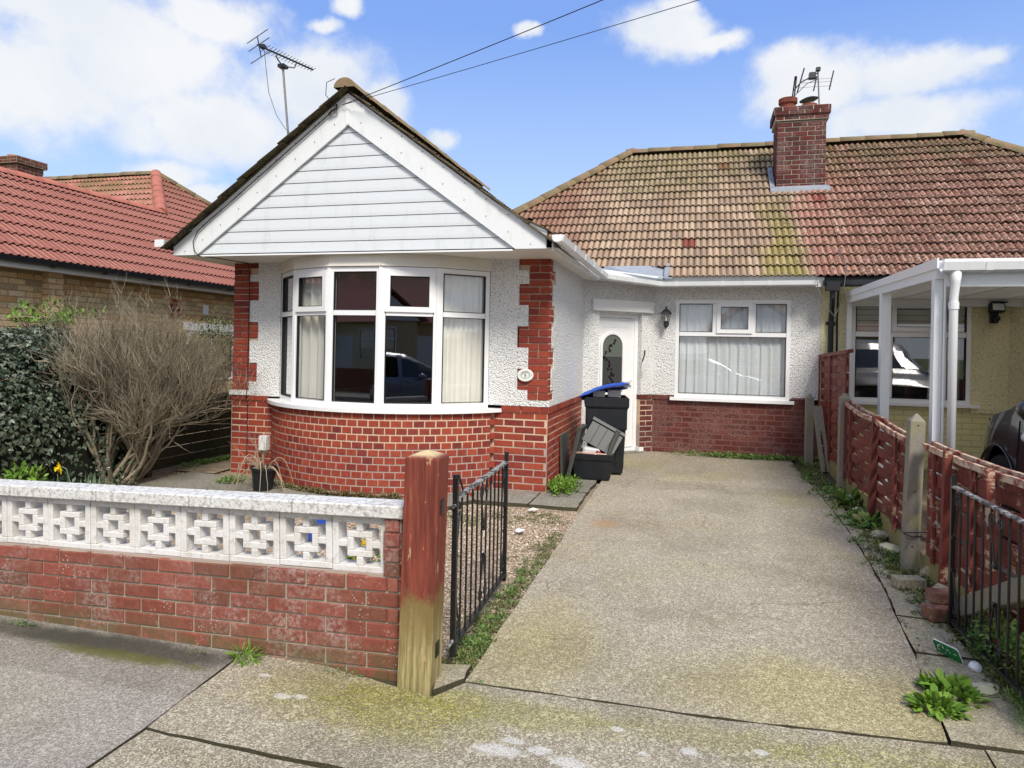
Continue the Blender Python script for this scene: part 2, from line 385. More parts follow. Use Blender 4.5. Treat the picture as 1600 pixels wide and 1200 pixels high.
def ex_tar(t, c):
    c = t.mix(t.math('MULTIPLY', t.blob((-2.9, 2.98, 0), (.75, .10, 1), .5, .3, 7), .8), c, (.05, .048, .035))
    c = t.mix(t.math('MULTIPLY', t.blob((-2.85, 2.88, 0), (.45, .05, 1), .5, .4, 12), .75), c, (.13, .13, .02))
    c = t.mix(t.math('MULTIPLY', t.blob((-3.6, 2.98, 0), (.9, .08, 1), .5, .3, 7), .6), c, (.07, .065, .05))
    c = t.mix(t.mr(t.math('ADD', t.sep()[1], t.math('MULTIPLY', t.nz(3, 3), .05)), 2.64, 2.66, 0, .4), c, t.mix(1, c, (.55, .55, .52), 'MULTIPLY'))
    return c
mat('pavement tarmac', aggregate((.45, .41, .36), (.24, .215, .185), (.60, .56, .50), .2, .45, ex_tar), .9)
mat('road asphalt', aggregate((.10, .10, .10), (.04, .04, .04), (.22, .22, .21), .0, .3), .9)
mat('slab concrete', aggregate((.50, .44, .31), (.28, .24, .165), (.66, .60, .43), .85, .5), .9)
mat('old slab', aggregate((.36, .34, .28), (.17, .16, .13), (.5, .47, .40), .6, .6), .9)
mat('garden soil', lambda t: {BC: t.mix(t.mr(t.nz(9, 5, .7), .35, .65), (.22, .17, .11), (.38, .30, .21)), 'bump': (t.nz(40, 5), .8, .02)}, .95)
mat('joint dirt', lambda t: {BC: t.mix(t.nz(30, 4), (.05, .045, .03), (.09, .08, .045)), 'bump': (t.nz(90, 4), .8, .01)}, .95)
mat('grass', lambda t: t.mix(t.nz(6, 4), (.07, .11, .03), (.12, .15, .05)), .9)
mat('gravel', lambda t: {BC: t.mix(t.mr(t.nz(1.7, 4), .52, .72, 0, .35), t.ramp(t.rand(), [(0, (.38, .25, .17)), (.2, (.62, .52, .40)), (.45, (.48, .34, .25)), (.7, (.70, .62, .52)), (.85, (.34, .26, .22)), (1, (.56, .44, .33))]), (.25, .24, .10))}, .85)
mat('litter paper', lambda t: (.8, .82, .84), .6)
mat('flint', lambda t: {BC: t.mix(t.nz(12, 4), (.62, .58, .46), (.40, .40, .22)), 'bump': (t.nz(30, 4), .4, .01)}, .7)

def conc_post(t):
    c = t.mix(t.nz(40, 4, .7), (.33, .30, .25), (.17, .155, .125))
    c = t.mix(t.mr(t.nz(5, 4), .5, .7, 0, .5), c, (.32, .28, .10))
    return {BC: c, 'bump': (t.nz(110, 4), .5, .004)}
mat('concrete post', conc_post, .9)
mat('block white', lambda t: {BC: t.mix(t.mr(t.nz(30, 5, .7), .48, .72, 0, .6), t.mix(t.mr(t.nz(5, 3), .4, .7, 0, .5), (.74, .73, .72), (.58, .55, .49)), (.36, .34, .29)), 'bump': (t.nz(80, 4), .5, .004)}, .85)
mat('coping white', lambda t: {BC: t.mix(t.mr(t.nz(38, 6, .75), .46, .62, 0, .8), (.70, .69, .67), (.30, .285, .26)), 'bump': (t.nz(60, 4), .8, .006)}, .9)
def post_wood(t):
    p = t.sep(); g = t.nz(1, 5, .7, vec=t.comb(t.math('MULTIPLY', p[0], 60), t.math('MULTIPLY', p[1], 60), t.math('MULTIPLY', p[2], 3)))
    red = t.mix(t.mr(g, .3, .7), (.12, .028, .02), (.27, .065, .04))
    pale = t.mix(t.mr(g, .35, .65), (.20, .165, .06), (.46, .38, .19))
    z = t.math('ADD', p[2], t.math('MULTIPLY', t.math('SUBTRACT', t.nz(5, 5, .7), .5), .35))
    z = t.math('ADD', z, t.math('MULTIPLY', t.math('SUBTRACT', g, .5), .12))
    c = t.mix(t.mr(z, .38, .45), t.mix(t.mr(z, .12, .42, 0, 1), pale, (.20, .14, .05)), red)
    ch = t.math('MULTIPLY', t.mr(g, .60, .68), t.mr(t.nz(9, 3), .5, .62))
    c = t.mix(t.math('MULTIPLY', ch, .85), c, (.52, .34, .17))
    c = t.mix(t.math('MULTIPLY', t.mr(t.math('ADD', t.nz(22, 5, .7, vec=t.comb(p[0], p[1], t.math('MULTIPLY', p[2], .35))), t.math('MULTIPLY', g, .3)), .79, .82), .8), c, (.50, .34, .19))
    c = t.mix(t.mr(p[2], 1.085, 1.10), c, (.62, .47, .26))
    return {BC: c, 'bump': (g, .35, .004)}
mat('post wood', post_wood, .75)
def fence_paint(peel):
    def f(t):
        p = t.sep(); g = t.nz(1, 5, .7, vec=t.comb(t.math('MULTIPLY', p[0], 30), t.math('MULTIPLY', p[1], 5), t.math('MULTIPLY', p[2], 60)))
        c = t.ramp(t.rand(), [(0, (.15, .034, .026)), (.5, (.20, .048, .036)), (1, (.12, .03, .024))])
        c = t.mix(t.mr(t.nz(9, 4), .5, .8, 0, .5), c, (.30, .08, .05))
        if peel:
            near = t.mr(p[1], 8.2, 4.2, .0, 1)
            k = t.math('MULTIPLY', t.mr(t.math('ADD', t.nz(6, 4, .6), t.math('MULTIPLY', t.math('SUBTRACT', g, .5), .5)), .58, .66), near)
            c = t.mix(t.math('MULTIPLY', k, .85), c, t.mix(g, (.50, .36, .24), (.62, .50, .36)))
            e = t.math('MULTIPLY', t.mr(g, .55, .75), near)
            c = t.mix(t.math('MULTIPLY', e, .3), c, (.30, .16, .06))
        return {BC: c, 'bump': (g, .3, .003)}
    return f
mat('fence paint', fence_paint(0), .6)
mat('fence paint peeling', fence_paint(1), .7)
mat('fence rail bare', lambda t: {BC: t.mix(t.mr(t.nz(9, 5, .7), .42, .56), (.24, .05, .035), (.58, .45, .32)), 'bump': (t.nz(60, 4), .4, .004)}, .8)
mat('gravel board', lambda t: {BC: t.mix(t.nz(12, 5), (.20, .18, .06), (.32, .27, .12)), 'bump': (t.nz(60, 3), .3, .003)}, .9)
mat('dark fence wood', lambda t: {BC: t.mix(t.nz(12, 5), (.028, .026, .016), (.07, .06, .035)), 'bump': (t.nz(60, 3), .3, .003)}, .9)

def leaf(cols, shiny=.45):
    def f(t):
        r = t.isl()
        c = t.ramp(r, [(i / (len(cols) - 1), k) for i, k in enumerate(cols)])
        return {BC: c, 'Roughness': shiny}
    return f
mat('ivy leaf', leaf([(.03, .055, .03), (.07, .10, .06), (.045, .07, .04), (.11, .14, .09), (.20, .22, .17), (.06, .09, .045)], .35), .35, .5)
mat('bright leaf', leaf([(.08, .17, .02), (.14, .26, .03), (.20, .32, .05)]), .5)
mat('weed leaf', leaf([(.05, .12, .02), (.10, .20, .04), (.15, .24, .06), (.20, .22, .07)]), .5)
mat('moss weed', leaf([(.08, .11, .03), (.14, .16, .05), (.20, .19, .08), (.10, .15, .04)]), .9)
mat('dry leaf', leaf([(.16, .12, .05), (.12, .13, .05), (.20, .15, .07)]), .9)
mat('daffodil leaf', leaf([(.10, .17, .10), (.16, .24, .15)]), .5)
mat('petal', lambda t: (.85, .62, .01), .5)
mat('bark', lambda t: {BC: t.ramp(t.isl(), [(0, (.16, .13, .09)), (.5, (.27, .225, .16)), (1, (.40, .35, .26))])}, .85)
mat('twig pale', lambda t: {BC: t.ramp(t.isl(), [(0, (.30, .22, .14)), (1, (.50, .40, .28))])}, .85)
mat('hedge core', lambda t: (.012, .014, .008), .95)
mat('enamel white', lambda t: (.82, .82, .78), .15, .5)
mat('ink', lambda t: (.06, .07, .09), .4)
mat('ink green', lambda t: (.18, .24, .16), .4)
mat('sign green', lambda t: {BC: t.mix(t.mr(t.nz(55, 4, .7), .66, .70), (.012, .20, .055), (.75, .78, .7))}, .5)
mat('pot clay', lambda t: t.mix(t.nz(9, 4), (.26, .07, .045), (.16, .05, .04)), .85)
def paint(name, col):
    mat(name, lambda t: col, .32, .5, .35, coat=1.0)
paint('car paint charcoal', (.018, .020, .028))
paint('car paint blue', (.012, .02, .06))
paint('car paint silver', (.20, .23, .30))
mat('tyre', lambda t: (.015, .015, .015), .8)
mat('alloy', lambda t: (.45, .46, .48), .3, .5, .9)
mat('lamp lens', lambda t: (.7, .72, .74), .1, .5)
mat('tail lens', lambda t: (.35, .01, .01), .2, .5)
mat('brown brick far', brick_fn([(.22, .06, .04), (.28, .09, .05), (.18, .05, .04)]), .85)

# ------------------------------------------------------------------ mesh helpers
WM = {}
def wm(o): return WM.get(o.name, Matrix.Identity(4))
def setp(o, parent):
    if parent is not None:
        o.parent = parent; o.matrix_parent_inverse = wm(parent).inverted()
def thing(name, label, cat, loc=(0, 0, 0), group=None, rot=None, kind=None):
    o = bpy.data.objects.new(name, None); COL.objects.link(o); o.empty_display_size = .1
    m = Matrix.Translation(loc)
    if rot is not None: m = m @ rot
    o.matrix_basis = m; WM[o.name] = m
    tag(o, label, cat, group, kind)
    return o
def tag(o, label=None, cat=None, group=None, kind=None):
    if label: o['label'] = label
    if cat: o['category'] = cat
    if group: o['group'] = group
    if kind: o['kind'] = kind
    return o
def frame(O, u, n):
    """matrix: local x along u, local y along n (outward), local z up"""
    u = Vector(u).normalized(); n = Vector(n).normalized(); z = u.cross(n)
    if z.z < 0: z = -z
    m = Matrix.Identity(4)
    for i in range(3): m[i][0] = u[i]; m[i][1] = n[i]; m[i][2] = z[i]; m[i][3] = O[i]
    return m
class MB:
    def __init__(s): s.v = []; s.f = []; s.mi = []
    def add(s, vs, fs, M=None, k=0):
        b = len(s.v)
        for p in vs:
            p = Vector(p)
            if M is not None: p = M @ p
            s.v.append(tuple(p))
        for f in fs: s.f.append(tuple(b + i for i in f)); s.mi.append(k)
        return s
    def box(s, x0, x1, y0, y1, z0, z1, M=None, k=0):
        vs = [(x0, y0, z0), (x1, y0, z0), (x1, y1, z0), (x0, y1, z0), (x0, y0, z1), (x1, y0, z1), (x1, y1, z1), (x0, y1, z1)]
        return s.add(vs, [(0, 3, 2, 1), (4, 5, 6, 7), (0, 1, 5, 4), (1, 2, 6, 5), (2, 3, 7, 6), (3, 0, 4, 7)], M, k)
    def prism(s, poly, a, b, axis='y', M=None, k=0):
        n = len(poly)
        if axis == 'y': f = lambda p, t: (p[0], t, p[1])
        elif axis == 'x': f = lambda p, t: (t, p[0], p[1])
        else: f = lambda p, t: (p[0], p[1], t)
        vs = [f(p, a) for p in poly] + [f(p, b) for p in poly]
        fs = [tuple(range(n)), tuple(range(2 * n - 1, n - 1, -1))] + [(i, i + n, (i + 1) % n + n, (i + 1) % n) for i in range(n)]
        return s.add(vs, fs, M, k)
    def tube(s, pts, r, seg=6, M=None, cap=True, k=0):
        pts = [Vector(p) for p in pts]; n = len(pts)
        rr = r if isinstance(r, (list, tuple)) else [r] * n
        vs = []; up = None
        for i, p in enumerate(pts):
            d = (pts[min(i + 1, n - 1)] - pts[max(i - 1, 0)])
            if d.length < 1e-9: d = Vector((0, 0, 1))
            d.normalize()
            if up is None: up = d.orthogonal().normalized()
            up = (up - d * up.dot(d))
            if up.length < 1e-6: up = d.orthogonal()
            up.normalize(); sd = d.cross(up)
            for j in range(seg):
                a = 2 * PI * j / seg
                vs.append(p + (up * math.cos(a) + sd * math.sin(a)) * rr[i])
        fs = [(i * seg + j, i * seg + (j + 1) % seg, (i + 1) * seg + (j + 1) % seg, (i + 1) * seg + j) for i in range(n - 1) for j in range(seg)]
        if cap: fs += [tuple(range(seg - 1, -1, -1)), tuple(range((n - 1) * seg, n * seg))]
        return s.add(vs, fs, M, k)
    def lathe(s, prof, seg=16, M=None, k=0):
        vs = [(r * math.cos(2 * PI * j / seg), r * math.sin(2 * PI * j / seg), z) for r, z in prof for j in range(seg)]
        n = len(prof)
        fs = [(i * seg + j, i * seg + (j + 1) % seg, (i + 1) * seg + (j + 1) % seg, (i + 1) * seg + j) for i in range(n - 1) for j in range(seg)]
        fs += [tuple(range(seg - 1, -1, -1)), tuple(range((n - 1) * seg, n * seg))]
        return s.add(vs, fs, M, k)
    def sweep(s, prof, path, M=None, k=0, closed=True):
        """profile (side, up) carried along a path in plan with mitres; path points carry their own z"""
        P = [Vector(p) for p in path]; n = len(P); m = len(prof); vs = []
        for i, p in enumerate(P):
            a = (P[i] - P[i - 1]) if i else (P[1] - P[0]); b = (P[i + 1] - P[i]) if i < n - 1 else a
            a = Vector((a.x, a.y)).normalized(); b = Vector((b.x, b.y)).normalized()
            na = Vector((a.y, -a.x)); nb = Vector((b.y, -b.x)); q = (na + nb).normalized(); q = q / max(.2, q.dot(na))
            for x, z in prof: vs.append((p.x + q.x * x, p.y + q.y * x, p.z + z))
        e = m if closed else m - 1
        fs = [(i * m + j, i * m + (j + 1) % m, (i + 1) * m + (j + 1) % m, (i + 1) * m + j) for i in range(n - 1) for j in range(e)]
        if closed: fs += [tuple(range(m - 1, -1, -1)), tuple(range((n - 1) * m, n * m))]
        return s.add(vs, fs, M, k)
    def build(s, name, m, parent=None, smooth=False, bevel=0, loc=None, kind=None, fix=True):
        me = bpy.data.meshes.new(name); me.from_pydata(s.v, [], s.f)
        ms = m if isinstance(m, (list, tuple)) else [m]
        for q in ms: me.materials.append(MATS[q] if isinstance(q, str) else q)
        if len(ms) > 1: me.polygons.foreach_set('material_index', s.mi)
        if fix or bevel:
            bm = bmesh.new(); bm.from_mesh(me)
            if fix: bmesh.ops.recalc_face_normals(bm, faces=bm.faces)
            big_ = [f for f in bm.faces if len(f.verts) > 6]
            if big_ and not bevel: bmesh.ops.triangulate(bm, faces=big_, ngon_method='EAR_CLIP')
            if bevel:
                bmesh.ops.bevel(bm, geom=[e for e in bm.edges if len(e.link_faces) == 2 and e.calc_face_angle(0) > .5], offset=bevel, segments=1, affect='EDGES', profile=.5)
            bm.to_mesh(me); bm.free()
        if smooth: me.polygons.foreach_set('use_smooth', [True] * len(me.polygons))
        if loc is not None:
            me.transform(Matrix.Translation(-Vector(loc)))
        o = bpy.data.objects.new(name, me); COL.objects.link(o)
        if loc is not None:
            o.matrix_basis = Matrix.Translation(loc); WM[o.name] = o.matrix_basis.copy()
        setp(o, parent)
        if kind: o['kind'] = kind
        return o

def struct(o, label=None):
    o['kind'] = 'structure'
    if label: o['label'] = label
    return o

def unit_variants(name, n, ch=.06, jit=.02, m=None, seed=1):
    """slightly irregular bricks, 1 x 1 x 1, front face towards +y, chamfered"""
    r = random.Random(seed); out = []
    for k in range(n):
        j = lambda a=jit: r.uniform(-a, a)
        cx, cz = ch * .35, ch
        V = [(-.5, -.5, -.5), (.5, -.5, -.5), (.5, -.5, .5), (-.5, -.5, .5)]
        V += [(-.5 + j(.004), .44, -.5 + j()), (.5 + j(.004), .44, -.5 + j()), (.5 + j(.004), .44, .5 + j()), (-.5 + j(.004), .44, .5 + j())]
        V += [(-.5 + cx + j(.006), .5, -.5 + cz + j()), (.5 - cx + j(.006), .5, -.5 + cz + j()), (.5 - cx + j(.006), .5, .5 - cz + j()), (-.5 + cx + j(.006), .5, .5 - cz + j())]
        F = [(0, 1, 2, 3), (0, 4, 5, 1), (1, 5, 6, 2), (2, 6, 7, 3), (3, 7, 4, 0), (4, 8, 9, 5), (5, 9, 10, 6), (6, 10, 11, 7), (7, 11, 8, 4), (8, 11, 10, 9)]
        me = bpy.data.meshes.new(name); me.from_pydata(V, [], F)
        bm = bmesh.new(); bm.from_mesh(me); bmesh.ops.recalc_face_normals(bm, faces=bm.faces); bm.to_mesh(me); bm.free()
        me.materials.append(MATS[m]); out.append(me)
    return out

def pieces(name, parent, Ms, variants, cap=300, prio=None, stuff_parent=None):
    """first `cap` (largest as seen) as objects that share mesh data, the rest joined in one"""
    if prio is None: prio = lambda M: (M.translation - CAM).length
    Ms = sorted(Ms, key=prio); r = random.Random(len(Ms))
    pin = wm(parent).inverted()
    for M in Ms[:cap]:
        o = bpy.data.objects.new(name, r.choice(variants)); COL.objects.link(o)
        o.parent = parent; o.matrix_parent_inverse = pin; o.matrix_basis = M
    rest = Ms[cap:]
    if rest:
        joined(name, stuff_parent or parent, rest, variants, r)

def joined(name, parent, Ms, variants, r=rnd, kind='stuff'):
    data = []
    for me in variants:
        v = np.empty(len(me.vertices) * 3); me.vertices.foreach_get('co', v)
        data.append((np.c_[v.reshape(-1, 3), np.ones(len(me.vertices))], [tuple(p.vertices) for p in me.polygons], me.polygons[0].use_smooth, [p.material_index for p in me.polygons]))
    V = []; F = []; b = 0; MI = []
    for M in Ms:
        v, f, _, mi_ = r.choice(data); MI += mi_
        V.append((v @ np.array(M).T)[:, :3]); F += [tuple(b + i for i in q) for q in f]; b += len(v)
    me = bpy.data.meshes.new(name); me.from_pydata(np.concatenate(V).tolist(), [], F)
    for q_ in variants[0].materials: me.materials.append(q_)
    me.polygons.foreach_set('material_index', MI)
    if data[0][2]: me.polygons.foreach_set('use_smooth', [True] * len(me.polygons))
    o = bpy.data.objects.new(name, me); COL.objects.link(o); setp(o, parent)
    if kind: o['kind'] = kind
    return o

BR = {}
for k_, m_ in (('red', 'brick red'), ('garden', 'brick garden wall'), ('dark', 'brick dark'), ('stock', 'brick stock'), ('chim', 'brick chimney'), ('cream', 'brick cream'), ('far', 'brown brick far')):
    BR[k_] = unit_variants('brick', 5, m=m_, seed=hash(m_) % 97 if False else len(m_))

def course(O, u, n, L, z, off, bl=.225, keep=None, dep=.1, h=.065, proud=.004, joint=.010, zj=.0):
    """one course of bricks along u from O for length L"""
    u = Vector(u).normalized(); n = Vector(n).normalized(); out = []
    s = -off
    while s < L:
        a, b = max(s, 0), min(s + bl, L)
        if b - a > .03 and (keep is None or keep((a + b) / 2, z)):
            ln = b - a - joint
            c = Vector(O) + u * ((a + b) / 2); c.z = z + h / 2 + joint / 2
            c += n * (proud - dep / 2 + rnd.uniform(-.0015, .0015))
            M = frame(c, u, n)
            M = M @ Matrix.Rotation(rnd.uniform(-.006, .006), 4, 'Y') @ Matrix.Diagonal((ln * rnd.uniform(.985, 1.01), dep, h * rnd.uniform(.96, 1.03), 1))
            out.append(M)
        s += bl
    return out
def stretcher(O, u, n, L, z0, z1, keep=None, ph=0, **k):
    out = []; i = 0; z = z0
    while z < z1 - .03:
        out += course(O, u, n, L, z, (ph + (i % 2) * .1125) % .225, keep=keep, **k); z += .075; i += 1
    return out

# ------------------------------------------------------------------ tiles
def tile_mesh(name, wdt, g, m, ribs=2, amp=.012, th=.034, seg=4, pan=None, panf=(3,)):
    """interlocking ribbed tile: local x along eave, y upslope, z out of the roof"""
    n = ribs * seg; V = []; over = .05
    for yy, zz in ((0, th), (g + over, .0)):
        for i in range(n + 1):
            t = i / n; ph = (t * ribs) % 1.0 if i < n else 0.0
            q = amp if .12 < ((t * ribs) % 1.0) < .62 else -amp * .4
            V.append((-wdt / 2 + wdt * t * .985, yy, zz + q))
    b = len(V)
    for i in range(n + 1): x, y, z = V[i]; V.append((x, y, z - .013))
    F = [(i, i + 1, n + 2 + i, n + 1 + i) for i in range(n)] + [(b + i, b + i + 1, i + 1, i) for i in range(n)]
    F.append((0, n + 1, b)); F.append((n, b + n, 2 * n + 1))
    me = bpy.data.meshes.new(name); me.from_pydata(V, [], F); me.materials.append(MATS[m]); me.materials.append(MATS['tile lap dark']); me.materials.append(MATS[pan or m])
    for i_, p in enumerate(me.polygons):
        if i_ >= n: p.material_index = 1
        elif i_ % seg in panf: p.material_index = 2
    return me
def tile_field(O, u, v, nrm, rows, g, wd, u0, u1, inside, jit=.004):
    """O at the eave; u along it, v upslope (unit), nrm outward"""
    u = Vector(u); v = Vector(v); nrm = Vector(nrm); out = []
    R0 = Matrix.Identity(4)
    for i in range(3): R0[i][0] = u[i]; R0[i][1] = v[i]; R0[i][2] = nrm[i]
    for r in range(rows):
        x = u0
        while x < u1:
            p = Vector(O) + u * (x + wd / 2) + v * (r * g)
            if inside(x + wd / 2, r * g + g / 2, p + v * (g / 2)):
                q = p + nrm * rnd.uniform(0, jit)
                out.append(Matrix.Translation(q) @ R0 @ Matrix.Rotation(rnd.uniform(-.008, .008), 4, 'Z') @ Matrix.Rotation(rnd.uniform(-.006, .006), 4, 'X'))
            x += wd
    return out
def ridge_mesh(name, m, L=.44, r=.105):
    V = []; F = []; seg = 8
    for y, k in ((0, 1.0), (L * .9, .93), (L, .93)):
        for j in range(seg + 1):
            a = PI * j / seg; V.append((-r * k * math.cos(a), y, r * k * math.sin(a) * .85))
    for i in range(2):
        for j in range(seg): a = i * (seg + 1) + j; F.append((a, a + 1, a + seg + 2, a + seg + 1))
    F.append(tuple(range(seg, -1, -1)))
    me = bpy.data.meshes.new(name); me.from_pydata(V, [], F); me.materials.append(MATS[m])
    me.polygons.foreach_set('use_smooth', [True] * (len(F) - 1) + [False])
    return me
def ridge_line(a, b, step=.40, drop=.03):
    a = Vector(a); b = Vector(b); d = (b - a); L = d.length; d.normalize()
    x = d.cross(Vector((0, 0, 1))).normalized(); z = x.cross(d)
    n = max(1, round(L / step)); out = []
    for i in range(n):
        p = a + d * (L * i / n); p.z -= drop + rnd.uniform(-.006, .006)
        M = Matrix.Identity(4)
        for k in range(3): M[k][0] = x[k]; M[k][1] = d[k]; M[k][2] = z[k]; M[k][3] = p[k]
        out.append(M @ Matrix.Rotation(rnd.uniform(-.015, .015), 4, 'Z'))
    return out

# ------------------------------------------------------------------ leaves, branches
LEAF_SHAPES = {
    'oval': ([(0, 0, 0), (.25, .35, .05), (.22, .72, .04), (0, 1, -.04), (-.22, .72, .04), (-.25, .35, .05)], [(0, 1, 2, 3), (0, 3, 4, 5)]),
    'ivy': ([(0, 0, 0), (.32, .02, .03), (.50, .30, -.03), (.24, .48, .04), (0, 1, -.05), (-.24, .48, .04), (-.50, .30, -.03), (-.32, .02, .03)], [(0, 1, 2, 3), (0, 3, 4), (0, 4, 5), (0, 5, 6, 7)]),
    'blade': ([(-.04, 0, 0), (.04, 0, 0), (.05, .5, .03), (0, 1, -.12), (-.05, .5, .03)], [(0, 1, 2, 4), (4, 2, 3)]),
}
class Leaves:
    def __init__(s): s.V = []; s.F = []; s.n = 0
    def leaf(s, p, d, up, size, shape='oval'):
        d = Vector(d).normalized(); up = Vector(up); up = up - d * up.dot(d)
        if up.length < 1e-4: up = d.orthogonal()
        up.normalize(); x = d.cross(up); v, f = LEAF_SHAPES[shape]; p = Vector(p)
        for a in v: s.V.append(tuple(p + x * (a[0] * size) + d * (a[1] * size) + up * (a[2] * size)))
        for q in f: s.F.append(tuple(s.n + i for i in q))
        s.n += len(v)
    def clump(s, c, rad, n, size, shape='oval', r=rnd, up=.4):
        for _ in range(n):
            d = Vector((r.gauss(0, 1), r.gauss(0, 1), r.gauss(0, 1))).normalized()
            q = Vector(c) + Vector((d.x * rad[0], d.y * rad[1], abs(d.z) * rad[2])) * r.uniform(.3, 1) ** .6
            dd = (d + Vector((r.uniform(-.6, .6), r.uniform(-.6, .6), up + r.uniform(-.4, .4))))
            s.leaf(q, dd, (r.uniform(-.5, .5), r.uniform(-.5, .5), 1), size * r.uniform(.6, 1.3), shape)
    def build(s, name, m, parent=None, **k):
        mb = MB(); mb.v = s.V; mb.f = s.F; mb.mi = [0] * len(s.F)
        return mb.build(name, m, parent, fix=False, **k)
def branch(mb, p, d, L, r0, depth, r, spread=.5, seg=4, n=4, updraw=.15, tips=None, kids=(2, 4), shrink=.68, wob=.18):
    pts = [Vector(p)]; rr = [r0]; d = Vector(d).normalized()
    for i in range(n):
        d = (d + Vector((r.gauss(0, wob), r.gauss(0, wob), r.gauss(0, wob) + updraw))).normalized()
        pts.append(pts[-1] + d * L / n); rr.append(r0 * (1 - .38 * (i + 1) / n))
    if depth == 0: rr[-1] = r0 * .25
    mb.tube(pts, rr, seg if r0 > .006 else 3, cap=False)
    if depth == 0:
        if tips is not None: tips.append((pts[-1], d))
        return
    for k in range(r.randint(*kids)):
        i = r.randint(max(1, n // 2), n)
        a = d + Vector((r.gauss(0, spread), r.gauss(0, spread), r.gauss(0, spread * .6)))
        branch(mb, pts[i], a, L * shrink * r.uniform(.75, 1.2), rr[i] * .72, depth - 1, r, spread, seg, n, updraw, tips, kids, shrink, wob)
    a = d + Vector((r.gauss(0, .12), r.gauss(0, .12), .05))
    branch(mb, pts[-1], a, L * shrink, rr[-1] * .9, depth - 1, r, spread, seg, n, updraw, tips, kids, shrink, wob)

def gz(y): return 0 if y < 3.15 else .17 * min(1.0, (y - 3.15) / 6.9)

# ------------------------------------------------------------------ the ground
def sheet(name, x0, x1, y0, y1, z, m, nx=1, ny=1, zf=None, par=None):
    mb = MB(); vs = []; fs = []
    for j in range(ny + 1):
        for i in range(nx + 1):
            x = x0 + (x1 - x0) * i / nx; y = y0 + (y1 - y0) * j / ny
            vs.append((x, y, z if zf is None else zf(x, y)))
    for j in range(ny):
        for i in range(nx): a = j * (nx + 1) + i; fs.append((a, a + 1, a + nx + 2, a + nx + 1))
    mb.add(vs, fs); return mb.build(name, m, par, fix=False)
struct(sheet('ground', -600, 600, -600, 600, -.30, 'grass'))
def gf(x, y): return gz(y) - .035 + .012 * (mnoise.noise(Vector((x * 1.7, y * 1.7, 0))))
struct(sheet('garden_ground', -9.0, 12, 3.13, 12.0, 0, 'garden soil', 84, 36, gf))
struct(sheet('back_ground', -60, 60, 12.0, 80, .13, 'grass'))
struct(sheet('side_ground', -60, -9.0, 3.2, 12.0, .13, 'grass'))
struct(sheet('side_ground', 12, 60, 3.2, 12.0, .13, 'grass'))
struct(sheet('joint_bed', -60, 60, .9, 3.3, -.022, 'joint dirt'))
mb = MB(); mb.box(-60, 60, -6.2, .76, -.25, -.105); struct(mb.build('road', 'road asphalt'))
def poly_slab(name, edge_pts, z, th, m, par=None, sub=.12, jit=.004, zf=None, seed=0):
    """slab with slightly ragged edges from a plan polygon"""
    r = random.Random(seed); P = []
    n = len(edge_pts)
    for i in range(n):
        a = Vector(edge_pts[i]); b = Vector(edge_pts[(i + 1) % n]); L = (b - a).length; k = max(1, int(L / sub))
        for j in range(k):
            p = a.lerp(b, j / k); P.append((p.x + r.uniform(-jit, jit), p.y + r.uniform(-jit, jit)))
    zz = zf or (lambda y: z)
    k = len(P); bm = bmesh.new()
    top = [bm.verts.new((x, y, zz(y))) for x, y in P]; bot = [bm.verts.new((x, y, zz(y) - th)) for x, y in P]
    bm.faces.new(top)
    for i in range(k): bm.faces.new((top[i], bot[i], bot[(i + 1) % k], top[(i + 1) % k]))
    bmesh.ops.recalc_face_normals(bm, faces=bm.faces)
    bm.faces.ensure_lookup_table()
    for f in bm.faces: f.material_index = 0 if len(f.verts) > 4 else 1
    top_f = [f for f in bm.faces if len(f.verts) > 4]
    bmesh.ops.triangulate(bm, faces=top_f, ngon_method='EAR_CLIP')
    me = bpy.data.meshes.new(name); bm.to_mesh(me); bm.free(); me.materials.append(MATS[m]); me.materials.append(MATS['joint dirt'])
    o = bpy.data.objects.new(name, me); COL.objects.link(o); setp(o, par); return o
tarm = struct(poly_slab('tarmac_pavement', [(-40, 1.06), (-2.194, 1.06), (-2.192, 2.36), (-2.262, 3.2), (-40, 3.2)], 0, .05, 'pavement tarmac', sub=.2, jit=.003, seed=1))
cross = struct(MB().box(-2.19, 3.6, 1.07, 3.1, -.06, -.03).build('crossover', 'joint dirt'))
poly_slab('concrete_slab', [(-2.19, 2.378), (1.10, 2.35), (1.16, 3.238), (.55, 3.193), (.05, 3.157), (-.55, 3.15), (-1.04, 3.135), (-1.14, 2.965), (-1.5, 3.04), (-2.25, 3.2)], 0, .05, 'pavement concrete', cross, seed=2, jit=.006)
poly_slab('concrete_slab', [(-2.185, 1.07), (1.08, 1.07), (1.09, 2.335), (-1.2, 2.343), (-2.18, 2.367)], -.004, .05, 'pavement concrete', cross, seed=3)
poly_slab('concrete_slab', [(1.098, 1.07), (3.6, 1.07), (3.6, 3.25), (1.9, 3.27), (1.170, 3.24), (1.108, 2.35)], .002, .05, 'pavement concrete', cross, seed=4)
poly_slab('concrete_slab', [(-1.16, 3.01), (-1.06, 3.155), (-1.075, 3.30), (-1.215, 3.27)], .012, .05, 'slab concrete', cross, seed=5, sub=.06)
struct(poly_slab('tarmac_pavement', [(3.62, 1.06), (40, 1.06), (40, 3.2), (3.62, 3.2)], 0, .05, 'pavement tarmac', seed=6))
